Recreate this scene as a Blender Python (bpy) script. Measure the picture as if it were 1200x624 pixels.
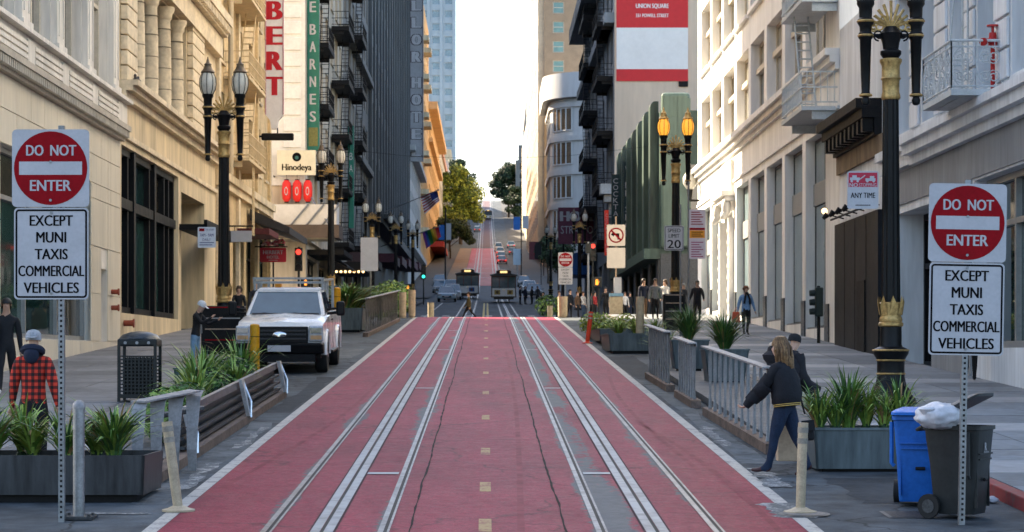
import bpy, bmesh, math, random
from mathutils import Vector, Matrix, Euler
random.seed(7)
R = math.radians
for o in list(bpy.data.objects): bpy.data.objects.remove(o)
SC = bpy.context.scene
COL = SC.collection

# ---------------------------------------------------------------- camera
CAMZ = 2.58
FPX = 2500.0
cam = bpy.data.cameras.new('camera'); camo = bpy.data.objects.new('camera', cam); COL.objects.link(camo)
camo.location = (0, 0, CAMZ); camo.rotation_euler = (R(90), 0, 0)
cam.sensor_width = 36; cam.lens = 36 * FPX / 1200
cam.shift_x = 30 / 1200; cam.shift_y = 106 / 1200
cam.clip_start = 0.5; cam.clip_end = 6000
cam.dof.use_dof = True; cam.dof.focus_distance = 26.0; cam.dof.aperture_fstop = 6.3
SC.camera = camo

# ---------------------------------------------------------------- light
SUN_AZ = R(-48.0)          # direction the sun comes from, from +Y towards +X
SUN_EL = R(36.0)
w = bpy.data.worlds.new('World'); SC.world = w; w.use_nodes = True
nt = w.node_tree; nt.nodes.clear()
sky = nt.nodes.new('ShaderNodeTexSky'); sky.sky_type = 'NISHITA'; sky.sun_disc = False
sky.sun_elevation = SUN_EL; sky.sun_rotation = SUN_AZ
sky.air_density = 1.0; sky.dust_density = 2.4; sky.ozone_density = 1.0
bg = nt.nodes.new('ShaderNodeBackground'); bg.inputs['Strength'].default_value = 0.10
out = nt.nodes.new('ShaderNodeOutputWorld')
nt.links.new(sky.outputs[0], bg.inputs[0]); nt.links.new(bg.outputs[0], out.inputs[0])
sl = bpy.data.lights.new('sun', 'SUN'); sl.energy = 5.0; sl.angle = R(0.5); sl.color = (1.0, 0.83, 0.60)
so = bpy.data.objects.new('sun', sl); COL.objects.link(so)
sd = Vector((math.sin(SUN_AZ) * math.cos(SUN_EL), math.cos(SUN_AZ) * math.cos(SUN_EL), math.sin(SUN_EL)))
so.rotation_euler = sd.to_track_quat('Z', 'Y').to_euler()
so.location = (-60, 60, 80)
SC.view_settings.view_transform = 'Standard'; SC.view_settings.look = 'None'
SC.view_settings.gamma = 1.0; SC.view_settings.use_curve_mapping = False
SC.view_settings.exposure = 2.3
SC.render.engine = 'CYCLES'
SC.cycles.use_denoising = True
SC.cycles.max_bounces = 7; SC.cycles.diffuse_bounces = 4; SC.cycles.glossy_bounces = 3
SC.cycles.transparent_max_bounces = 8; SC.cycles.transmission_bounces = 4
SC.cycles.caustics_reflective = False; SC.cycles.caustics_refractive = False
SC.cycles.sample_clamp_indirect = 6.0

# ---------------------------------------------------------------- terrain profile of the street
PROFILE = [(-80, -3.0), (0, 0.0), (92, 4.16), (97, 4.36), (104, 4.45), (125, 4.60), (132, 4.78), (140, 5.05), (150, 5.42),
           (210, 7.9), (260, 10.2), (300, 12.5), (400, 20.0), (500, 27.9), (600, 37.6), (700, 47.8), (800, 59.0), (850, 64.6),
           (880, 66.2), (950, 64.0), (1400, 30.0)]
def gz(y):
    for (a, za), (b, zb) in zip(PROFILE, PROFILE[1:]):
        if y <= b: return za + (zb - za) * (y - a) / (b - a)
    return PROFILE[-1][1]
KERB = 0.14
XL, XR = -10.6, 10.2       # building lines
KL, KR = -6.1, 5.5         # kerb lines
def S(y): return FPX / y   # pixels per metre in the photograph at distance y (a measuring aid)

# ---------------------------------------------------------------- materials
MATS = {}
def M(name, col, rough=0.6, var=0.12, scale=2.0, bump=0.0, bscale=None, metal=0.0, streak=False, col2=None, spec=0.28, detail=6.0, coat=0.0, emit=None, estr=0.0, mask=(0.42, 0.62), sub=0.0):
    if name in MATS: return MATS[name]
    m = bpy.data.materials.new(name); m.use_nodes = True
    n = m.node_tree; N = n.nodes; L = n.links
    b = N['Principled BSDF']
    b.inputs['Roughness'].default_value = rough; b.inputs['Metallic'].default_value = metal
    b.inputs['Specular IOR Level'].default_value = spec
    if coat: b.inputs['Coat Weight'].default_value = coat; b.inputs['Coat Roughness'].default_value = 0.06
    g = N.new('ShaderNodeNewGeometry')
    mp = N.new('ShaderNodeMapping'); L.new(g.outputs['Position'], mp.inputs['Vector'])
    if streak: mp.inputs['Scale'].default_value = (1, 1, 0.14)
    t = N.new('ShaderNodeTexNoise'); t.inputs['Scale'].default_value = scale; t.inputs['Detail'].default_value = detail
    t.inputs['Roughness'].default_value = 0.62
    L.new(mp.outputs[0], t.inputs['Vector'])
    tf = N.new('ShaderNodeTexNoise'); tf.inputs['Scale'].default_value = scale*6.3; tf.inputs['Detail'].default_value = 5; L.new(mp.outputs[0], tf.inputs['Vector'])
    mxf = N.new('ShaderNodeMath'); mxf.operation = 'MULTIPLY_ADD'; mxf.inputs[1].default_value = .38; L.new(tf.outputs['Fac'], mxf.inputs[0])
    mf0 = N.new('ShaderNodeMath'); mf0.operation = 'MULTIPLY'; mf0.inputs[1].default_value = .62; L.new(t.outputs['Fac'], mf0.inputs[0]); L.new(mf0.outputs[0], mxf.inputs[2])
    r = N.new('ShaderNodeValToRGB'); L.new(mxf.outputs[0], r.inputs[0])
    c = Vector(col)
    if col2 is None:
        a = [max(0, x * (1 - var * 1.6)) for x in c]; z = [min(1, x * (1 + var)) for x in c]
        r.color_ramp.elements[0].position = 0.34; r.color_ramp.elements[1].position = 0.62
    else:
        a = list(col); z = list(col2)
        r.color_ramp.elements[0].position = mask[0]; r.color_ramp.elements[1].position = mask[1]
    r.color_ramp.elements[0].color = (*a, 1); r.color_ramp.elements[1].color = (*z, 1)
    L.new(r.outputs[0], b.inputs['Base Color'])
    if rough > 0.12:
        mr = N.new('ShaderNodeMapRange'); mr.inputs['To Min'].default_value = max(0.03, rough - 0.12); mr.inputs['To Max'].default_value = min(1, rough + 0.12)
        L.new(t.outputs['Fac'], mr.inputs['Value']); L.new(mr.outputs[0], b.inputs['Roughness'])
    if bump:
        t2 = N.new('ShaderNodeTexNoise'); t2.inputs['Scale'].default_value = bscale or scale * 12; t2.inputs['Detail'].default_value = 4
        L.new(g.outputs['Position'], t2.inputs['Vector'])
        bm_ = N.new('ShaderNodeBump'); bm_.inputs['Strength'].default_value = bump; bm_.inputs['Distance'].default_value = 0.02
        L.new(t2.outputs['Fac'], bm_.inputs['Height']); L.new(bm_.outputs[0], b.inputs['Normal'])
    if emit:
        b.inputs['Emission Color'].default_value = (*emit, 1); b.inputs['Emission Strength'].default_value = estr
    if sub:
        b.inputs['Subsurface Weight'].default_value = sub
    MATS[name] = m
    return m
def glass(name, col, rough=0.03, wav=0.03, spec=0.9):
    if name in MATS: return MATS[name]
    m = M(name, col, rough=rough, var=0.25, scale=0.35, spec=spec)
    n = m.node_tree; b = n.nodes['Principled BSDF']; b.inputs['IOR'].default_value = 1.55
    g = n.nodes.new('ShaderNodeNewGeometry'); t = n.nodes.new('ShaderNodeTexNoise'); t.inputs['Scale'].default_value = 0.7
    n.links.new(g.outputs['Position'], t.inputs['Vector'])
    bb = n.nodes.new('ShaderNodeBump'); bb.inputs['Strength'].default_value = wav; bb.inputs['Distance'].default_value = 0.1
    n.links.new(t.outputs['Fac'], bb.inputs['Height']); n.links.new(bb.outputs[0], b.inputs['Normal'])
    return m
def clear_glass(name, tint=(0.75, 0.85, 0.85), mixv=0.25):
    if name in MATS: return MATS[name]
    m = bpy.data.materials.new(name); m.use_nodes = True; n = m.node_tree; n.nodes.clear()
    tr = n.nodes.new('ShaderNodeBsdfTransparent'); tr.inputs[0].default_value = (*tint, 1)
    gl = n.nodes.new('ShaderNodeBsdfGlossy'); gl.inputs['Roughness'].default_value = 0.03
    fr = n.nodes.new('ShaderNodeFresnel'); fr.inputs['IOR'].default_value = 1.6
    ad = n.nodes.new('ShaderNodeMath'); ad.operation = 'ADD'; ad.inputs[1].default_value = mixv; ad.use_clamp = True
    mx = n.nodes.new('ShaderNodeMixShader'); o = n.nodes.new('ShaderNodeOutputMaterial')
    n.links.new(fr.outputs[0], ad.inputs[0]); n.links.new(ad.outputs[0], mx.inputs[0]); n.links.new(tr.outputs[0], mx.inputs[1]); n.links.new(gl.outputs[0], mx.inputs[2]); n.links.new(mx.outputs[0], o.inputs[0])
    MATS[name] = m; return m

# ---------------------------------------------------------------- mesh collector
class MB:
    def __init__(s): s.v = []; s.f = []; s.m = []; s.mi = 0
    def add(s, vs, fs):
        k = len(s.v); s.v += [tuple(p) for p in vs]
        s.f += [tuple(i + k for i in f) for f in fs]; s.m += [s.mi] * len(fs); return s
    def box(s, x0, x1, y0, y1, z0, z1):
        if x0 > x1: x0, x1 = x1, x0
        if y0 > y1: y0, y1 = y1, y0
        if z0 > z1: z0, z1 = z1, z0
        return s.add([(x0,y0,z0),(x1,y0,z0),(x1,y1,z0),(x0,y1,z0),(x0,y0,z1),(x1,y0,z1),(x1,y1,z1),(x0,y1,z1)],
              [(0,3,2,1),(4,5,6,7),(0,1,5,4),(1,2,6,5),(2,3,7,6),(3,0,4,7)])
    def hexa(s, p):   # 8 points, bottom ring then top ring
        return s.add(p, [(0,3,2,1),(4,5,6,7),(0,1,5,4),(1,2,6,5),(2,3,7,6),(3,0,4,7)])
    def quad(s, a, b, c, d): return s.add([a,b,c,d], [(0,1,2,3)])
    def cyl(s, p0, p1, r0, r1=None, n=12, caps=True):
        r1 = r0 if r1 is None else r1
        p0 = Vector(p0); p1 = Vector(p1); d = (p1 - p0)
        if d.length < 1e-6: return s
        d.normalize(); u = d.orthogonal().normalized(); w_ = d.cross(u)
        vs = []
        for p, r in ((p0, r0), (p1, r1)):
            for i in range(n):
                a = 2 * math.pi * i / n; vs.append(p + u * (r * math.cos(a)) + w_ * (r * math.sin(a)))
        fs = [(i, (i + 1) % n, n + (i + 1) % n, n + i) for i in range(n)]
        if caps: fs += [tuple(range(n - 1, -1, -1)), tuple(range(n, 2 * n))]
        return s.add(vs, fs)
    def tube(s, pts, r, n=6, caps=True):
        pts = [Vector(p) for p in pts]; rs = r if isinstance(r, (list, tuple)) else [r] * len(pts)
        vs = []; prev = None
        for i, p in enumerate(pts):
            d = (pts[min(i + 1, len(pts) - 1)] - pts[max(i - 1, 0)]).normalized()
            u = d.orthogonal().normalized() if prev is None else (prev - d * prev.dot(d)).normalized()
            prev = u; w_ = d.cross(u)
            for k in range(n):
                a = 2 * math.pi * k / n; vs.append(p + u * (rs[i] * math.cos(a)) + w_ * (rs[i] * math.sin(a)))
        fs = []
        for i in range(len(pts) - 1):
            for k in range(n):
                fs.append((i*n+k, i*n+(k+1)%n, (i+1)*n+(k+1)%n, (i+1)*n+k))
        if caps: fs += [tuple(range(n-1,-1,-1)), tuple(range((len(pts)-1)*n, len(pts)*n))]
        return s.add(vs, fs)
    def lathe(s, prof, c=(0,0,0), n=16, sx=1, sy=1, flute=0, fd=0.0):
        vs = []
        for r, z in prof:
            for i in range(n):
                a = 2*math.pi*i/n; rr = r * (1 - fd * (i % 2)) if flute else r
                vs.append((c[0]+rr*math.cos(a)*sx, c[1]+rr*math.sin(a)*sy, c[2]+z))
        fs = []
        for j in range(len(prof)-1):
            for i in range(n):
                fs.append((j*n+i, j*n+(i+1)%n, (j+1)*n+(i+1)%n, (j+1)*n+i))
        fs += [tuple(range(n-1,-1,-1)), tuple(range((len(prof)-1)*n, len(prof)*n))]
        return s.add(vs, fs)
    def prism(s, poly, fn, t0, t1):   # poly: 2D points; fn(p2, t) -> 3D
        n = len(poly)
        vs = [fn(p, t0) for p in poly] + [fn(p, t1) for p in poly]
        fs = [tuple(range(n-1,-1,-1)), tuple(range(n, 2*n))] + [(i, (i+1)%n, n+(i+1)%n, n+i) for i in range(n)]
        return s.add(vs, fs)
    def ball(s, c, rx, ry=None, rz=None, n=10, k=7):
        ry = rx if ry is None else ry; rz = rx if rz is None else rz
        vs = [(c[0], c[1], c[2]-rz)]
        for j in range(1, k):
            t = -math.pi/2 + math.pi*j/k
            for i in range(n):
                a = 2*math.pi*i/n; vs.append((c[0]+rx*math.cos(t)*math.cos(a), c[1]+ry*math.cos(t)*math.sin(a), c[2]+rz*math.sin(t)))
        vs.append((c[0], c[1], c[2]+rz)); fs = []
        for i in range(n): fs.append((0, 1+(i+1)%n, 1+i))
        for j in range(k-2):
            for i in range(n): fs.append((1+j*n+i, 1+j*n+(i+1)%n, 1+(j+1)*n+(i+1)%n, 1+(j+1)*n+i))
        e = len(vs)-1; b = 1+(k-2)*n
        for i in range(n): fs.append((b+i, b+(i+1)%n, e))
        return s.add(vs, fs)
    def xf(s, mat):
        s.v = [tuple(mat @ Vector(p)) for p in s.v]; return s

ORG = {}
def top(o):
    while o.parent: o = o.parent
    return o
def obj(name, mb, mat, parent=None, smooth=False, bevel=0.0, kind=None, ang=40, fix=False):
    org = ORG.get(top(parent).name, Vector((0,0,0))) if parent else Vector((0,0,0))
    me = bpy.data.meshes.new(name)
    me.from_pydata([(a-org.x, b-org.y, c-org.z) for a, b, c in mb.v], [], mb.f)
    mats = mat if isinstance(mat, (list, tuple)) else [mat]
    for m in mats: me.materials.append(m)
    if len(mats) > 1: me.polygons.foreach_set('material_index', mb.m)
    if fix:
        b = bmesh.new(); b.from_mesh(me); bmesh.ops.recalc_face_normals(b, faces=b.faces); b.to_mesh(me); b.free()
    if smooth:
        me.shade_smooth(); me.set_sharp_from_angle(angle=R(ang))
    me.update()
    o = bpy.data.objects.new(name, me); COL.objects.link(o)
    if parent: o.parent = parent
    if kind: o['kind'] = kind
    if bevel:
        b = o.modifiers.new('bevel', 'BEVEL'); b.width = bevel; b.segments = 2; b.limit_method = 'ANGLE'; b.angle_limit = R(40)
    return o
def tag(o, label, cat, group=None, kind=None):
    o['label'] = label; o['category'] = cat
    if group: o['group'] = group
    if kind: o['kind'] = kind
    return o
def thing(name, label, cat, loc=(0,0,0), rz=0.0, group=None):
    o = bpy.data.objects.new(name, None); COL.objects.link(o); o.empty_display_size = 0.2
    o.location = loc; o.rotation_euler = (0,0,rz)
    tag(o, label, cat, group)
    ORG[o.name] = Vector(loc) if rz == 0.0 else Vector((0,0,0))
    return o
def local_thing(name, label, cat, loc, rz=0.0, group=None):   # parts given in the thing's own frame
    o = thing(name, label, cat, loc, rz, group); ORG[o.name] = Vector((0,0,0)); return o
def copy_tree(o, parent=None):
    c = o.copy(); COL.objects.link(c); c.parent = parent
    for ch in list(o.children): copy_tree(ch, c)
    return c
def dup(o, label, loc, rz=0.0, group=None, scale=1.0):
    c = copy_tree(o); c['label'] = label; c.location = loc; c.rotation_euler = (0,0,rz); c.scale = (scale,)*3
    if group: c['group'] = group
    return c
def structure(name, mb, mat, parent=None, **k):
    o = obj(name, mb, mat, parent, **k)
    if parent is None: o['kind'] = 'structure'
    return o

# ---------------------------------------------------------------- facade frame: a along the front, d outwards, z up
class Fr:
    def __init__(s, o, a, d): s.o = Vector(o); s.a = Vector(a); s.d = Vector(d)
    def p(s, a, d, z): return s.o + s.a * a + s.d * d + Vector((0,0,z))
    def box(s, mb, a0, a1, d0, d1, z0, z1):
        P = s.p
        mb.hexa([P(a0,d0,z0),P(a1,d0,z0),P(a1,d1,z0),P(a0,d1,z0),P(a0,d0,z1),P(a1,d0,z1),P(a1,d1,z1),P(a0,d1,z1)]); return mb
FL = Fr((XL,0,0), (0,1,0), (1,0,0))
FRT = Fr((XR,0,0), (0,1,0), (-1,0,0))
def south(y): return Fr((0,y,0), (1,0,0), (0,-1,0))

def wall(F, a0, a1, z0, z1, ops, rev=0.35, depth=14.0, d=0.0):
    mb = MB(); P = F.p
    A = sorted({a0, a1, *[o[0] for o in ops], *[o[1] for o in ops]}); Z = sorted({z0, z1, *[o[2] for o in ops], *[o[3] for o in ops]})
    A = [a for a in A if a0 - 1e-6 <= a <= a1 + 1e-6]; Z = [z for z in Z if z0 - 1e-6 <= z <= z1 + 1e-6]
    for i in range(len(A)-1):
        j = 0
        while j < len(Z)-1:
            ca = (A[i]+A[i+1])/2
            def inop(k):
                cz = (Z[k]+Z[k+1])/2
                return any(o[0] < ca < o[1] and o[2] < cz < o[3] for o in ops)
            if inop(j): j += 1; continue
            k = j
            while k+1 < len(Z)-1 and not inop(k+1): k += 1
            mb.quad(P(A[i],d,Z[j]),P(A[i+1],d,Z[j]),P(A[i+1],d,Z[k+1]),P(A[i],d,Z[k+1])); j = k+1
    for o in ops:
        b0,b1,c0,c1 = o[:4]; r = o[4] if len(o) > 4 else rev
        mb.quad(P(b0,d,c0),P(b0,d-r,c0),P(b0,d-r,c1),P(b0,d,c1)); mb.quad(P(b1,d,c0),P(b1,d,c1),P(b1,d-r,c1),P(b1,d-r,c0))
        mb.quad(P(b0,d,c1),P(b0,d-r,c1),P(b1,d-r,c1),P(b1,d,c1)); mb.quad(P(b0,d,c0),P(b1,d,c0),P(b1,d-r,c0),P(b0,d-r,c0))
        e = 0.12   # solid back so that nothing shines through
        mb.quad(P(b0-e,d-r-e,c0-e),P(b1+e,d-r-e,c0-e),P(b1+e,d-r-e,c1+e),P(b0-e,d-r-e,c1+e))
    # the rest of the shell
    D = d - depth
    mb.quad(P(a0,d,z0),P(a0,D,z0),P(a0,D,z1),P(a0,d,z1)); mb.quad(P(a1,d,z0),P(a1,d,z1),P(a1,D,z1),P(a1,D,z0))
    mb.quad(P(a0,D,z0),P(a1,D,z0),P(a1,D,z1),P(a0,D,z1)); mb.quad(P(a0,d,z1),P(a0,D,z1),P(a1,D,z1),P(a1,d,z1))
    return mb

def window(par, F, a0, a1, z0, z1, d, fm, gm, nx=1, zs=(), fw=0.07, ft=0.07, name='window', sill=None, wav=0.006, xs=None):
    """frame with mullions, and one pane for each light"""
    mb = MB()
    F.box(mb, a0+.003, a0+fw, d, d+ft, z0+.003, z1-.003); F.box(mb, a1-fw, a1-.003, d, d+ft, z0+.003, z1-.003)
    F.box(mb, a0+fw, a1-fw, d, d+ft, z0+.003, z0+fw); F.box(mb, a0+fw, a1-fw, d, d+ft, z1-fw, z1-.003)
    xs = xs or [a0 + (a1-a0)*i/nx for i in range(1, nx)]
    for x in xs: F.box(mb, x-fw*.42, x+fw*.42, d+.004, d+ft-.004, z0+fw, z1-fw)
    zz = [z0 + (z1-z0)*t for t in zs]
    for z in zz: F.box(mb, a0+fw, a1-fw, d+.008, d+ft-.008, z-fw*.42, z+fw*.42)
    fo = obj(name, mb, fm, par)
    X = [a0+fw*.5] + list(xs) + [a1-fw*.5]; Zc = [z0+fw*.5] + zz + [z1-fw*.5]
    for i in range(len(X)-1):
        for j in range(len(Zc)-1):
            e = [random.uniform(-wav, wav) for _ in range(3)]
            p = MB(); q = F.p
            p.quad(q(X[i],d+.02+e[0],Zc[j]), q(X[i+1],d+.02+e[1],Zc[j]), q(X[i+1],d+.02+e[1]+e[2],Zc[j+1]), q(X[i],d+.02+e[0]+e[2],Zc[j+1]))
            obj('pane', p, gm if not isinstance(gm, list) else random.choice(gm), fo)
    if sill:
        s_ = MB(); F.box(s_, a0-.1, a1+.1, d+ft*.5, .10, z0-.12, z0-.002); obj('sill', s_, sill, fo)
    return fo

# ---------------------------------------------------------------- text
TXT = {}
TMP = bpy.data.scenes.new('tmp')
def bake(o):
    """evaluated copy of an object's mesh, worked out in a small scratch scene"""
    TMP.collection.objects.link(o); vl = TMP.view_layers[0]; vl.update()
    me = bpy.data.meshes.new_from_object(o.evaluated_get(vl.depsgraph))
    TMP.collection.objects.unlink(o); return me
def text_raw(s, bold=0.0):
    k = (s, bold)
    if k in TXT: return TXT[k]
    cu = bpy.data.curves.new('t', 'FONT'); cu.body = s; cu.align_x = 'CENTER'; cu.offset = bold; cu.resolution_u = 3
    o = bpy.data.objects.new('t', cu)
    me = bake(o)
    vs = [tuple(v.co) for v in me.vertices]; fs = [tuple(p.vertices) for p in me.polygons]
    bpy.data.objects.remove(o); bpy.data.curves.remove(cu); bpy.data.meshes.remove(me)
    x0 = min(v[0] for v in vs); x1 = max(v[0] for v in vs); y0 = min(v[1] for v in vs); y1 = max(v[1] for v in vs)
    TXT[k] = (vs, fs, x0, x1, y0, y1); return TXT[k]
def text(mb, s, c, right, up, w, h, bold=0.0):
    """letters filling w x h, centred at c"""
    vs, fs, x0, x1, y0, y1 = text_raw(s, 0.0)
    c = Vector(c); right = Vector(right); up = Vector(up)
    sx = (w / (x1-x0)) if w else (h / (y1-y0)); sy = h / (y1-y0)
    nrm = right.cross(up)
    for k in ((0,) if not bold else (-1, 0, 1)):      # heavier strokes: three passes, each a hair in front of the last
        e = c + right * (k*bold*h*3.2) + nrm * (k*.0007)
        mb.add([e + right * ((v[0]-(x0+x1)/2)*sx) + up * ((v[1]-(y0+y1)/2)*sy) for v in vs], fs)
    return mb
EX, EY, EZ = Vector((1,0,0)), Vector((0,1,0)), Vector((0,0,1))

# ---------------------------------------------------------------- material palette
STEEL = M('galvanised_steel', (.24,.25,.26), .45, .2, 9, metal=.7)
DARKSTEEL = M('weathered_steel', (.06,.062,.065), .5, .3, 7, metal=.5, bump=.1)
ALU = M('brushed_aluminium', (.27,.265,.265), .6, .22, 5, metal=.35, bump=.05)
BLACK = M('black_paint', (.004,.0043,.005), .42, .4, 8, bump=.12, spec=.2)
BLACKM = M('black_metal', (.009,.009,.010), .55, .3, 5, spec=.15)
GOLD = M('gold_paint', (.46,.30,.11), .38, .35, 14, metal=.55, bump=.25)
WHITEP = M('white_paint', (.74,.74,.72), .5, .08, 3)
CREAMP = M('cream_plastic', (.42,.34,.23), .55, .18, 9)
YELLOWP = M('yellow_paint', (.55,.27,.008), .45, .15, 6)
SIGNW = M('sign_white', (.42,.42,.44), .45, .06, 5)
SIGNR = M('sign_red', (.25,.003,.008), .5, .1, 5, spec=.08)
SIGNK = M('sign_black', (.004,.004,.005), .6, .1, 5, spec=.05)
GLASS = glass('window_glass', (.018,.026,.03))
GLASS2 = glass('window_glass_pale', (.07,.09,.10))
GLASS3 = glass('window_blind_glass', (.24,.235,.20), .08)
SHOPG2 = glass('shop_glass_reflection', (.02,.055,.05), .05, .06, spec=.6); SHOPG3 = glass('shop_glass_interior', (.05,.042,.03), .06, .05, spec=.4)  # greenish and warm tints stand in for reflections and lit interiors
SHOPG = [glass('shop_glass', (.008,.026,.026), .03, .05, spec=.5), MATS['shop_glass'], SHOPG2, SHOPG3]
# ================================================================ GROUND
def strip(x0, x1, ys, dz, nx=1):
    mb = MB()
    xs = [x0 + (x1-x0)*i/nx for i in range(nx+1)]
    vs = [(x, y, gz(y)+dz) for y in ys for x in xs]; n = nx+1
    fs = [(j*n+i, j*n+i+1, (j+1)*n+i+1, (j+1)*n+i) for j in range(len(ys)-1) for i in range(nx)]
    return mb.add(vs, fs)
def yrange(a, b, step):
    ks = [p[0] for p in PROFILE if a < p[0] < b]; k = a; r = {a, b, *ks}
    while k < b: r.add(k); k += step
    return sorted(r)
def asphalt_mat():
    m = M('asphalt', (.068,.079,.088), .75, .45, .45, spec=.15, bump=.35, bscale=60)
    n = m.node_tree; N = n.nodes; L = n.links; b = N['Principled BSDF']
    src = b.inputs['Base Color'].links[0].from_socket
    g = N.new('ShaderNodeNewGeometry')
    v = N.new('ShaderNodeTexVoronoi'); v.feature = 'DISTANCE_TO_EDGE'; v.inputs['Scale'].default_value = .35
    nz = N.new('ShaderNodeTexNoise'); nz.inputs['Scale'].default_value = 1.6; nz.inputs['Detail'].default_value = 5
    L.new(g.outputs['Position'], nz.inputs['Vector'])
    mx = N.new('ShaderNodeMixRGB'); mx.inputs[0].default_value = .25; L.new(g.outputs['Position'], mx.inputs[1]); L.new(nz.outputs['Color'], mx.inputs[2])
    ad = N.new('ShaderNodeVectorMath'); ad.operation = 'ADD'; L.new(g.outputs['Position'], ad.inputs[0]); L.new(nz.outputs['Color'], ad.inputs[1]); L.new(ad.outputs[0], v.inputs['Vector'])
    r = N.new('ShaderNodeValToRGB'); r.color_ramp.elements[0].position = .004; r.color_ramp.elements[1].position = .012
    r.color_ramp.elements[0].color = (.35,.35,.35,1); r.color_ramp.elements[1].color = (1,1,1,1)
    L.new(v.outputs['Distance'], r.inputs[0])
    fine = N.new('ShaderNodeTexNoise'); fine.inputs['Scale'].default_value = 45; L.new(g.outputs['Position'], fine.inputs['Vector'])
    fr = N.new('ShaderNodeValToRGB'); fr.color_ramp.elements[0].color = (.6,.6,.6,1); fr.color_ramp.elements[1].color = (1.35,1.35,1.35,1); L.new(fine.outputs['Fac'], fr.inputs[0])
    m1 = N.new('ShaderNodeMixRGB'); m1.blend_type = 'MULTIPLY'; m1.inputs[0].default_value = 1; L.new(src, m1.inputs[1]); L.new(r.outputs[0], m1.inputs[2])
    m2 = N.new('ShaderNodeMixRGB'); m2.blend_type = 'MULTIPLY'; m2.inputs[0].default_value = .8; L.new(m1.outputs[0], m2.inputs[1]); L.new(fr.outputs[0], m2.inputs[2])
    L.new(m2.outputs[0], b.inputs['Base Color'])
    return m
ASPH = asphalt_mat()
xs = [-700, -300, -100, -40, -12, 0, 12, 40, 100, 300, 700]
ys = yrange(-80, 1400, 12)
mb = MB(); n = len(xs)
mb.add([(x, y, gz(y)) for y in ys for x in xs], [(j*n+i, j*n+i+1, (j+1)*n+i+1, (j+1)*n+i) for j in range(len(ys)-1) for i in range(n-1)])
structure('road', mb, ASPH)

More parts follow.
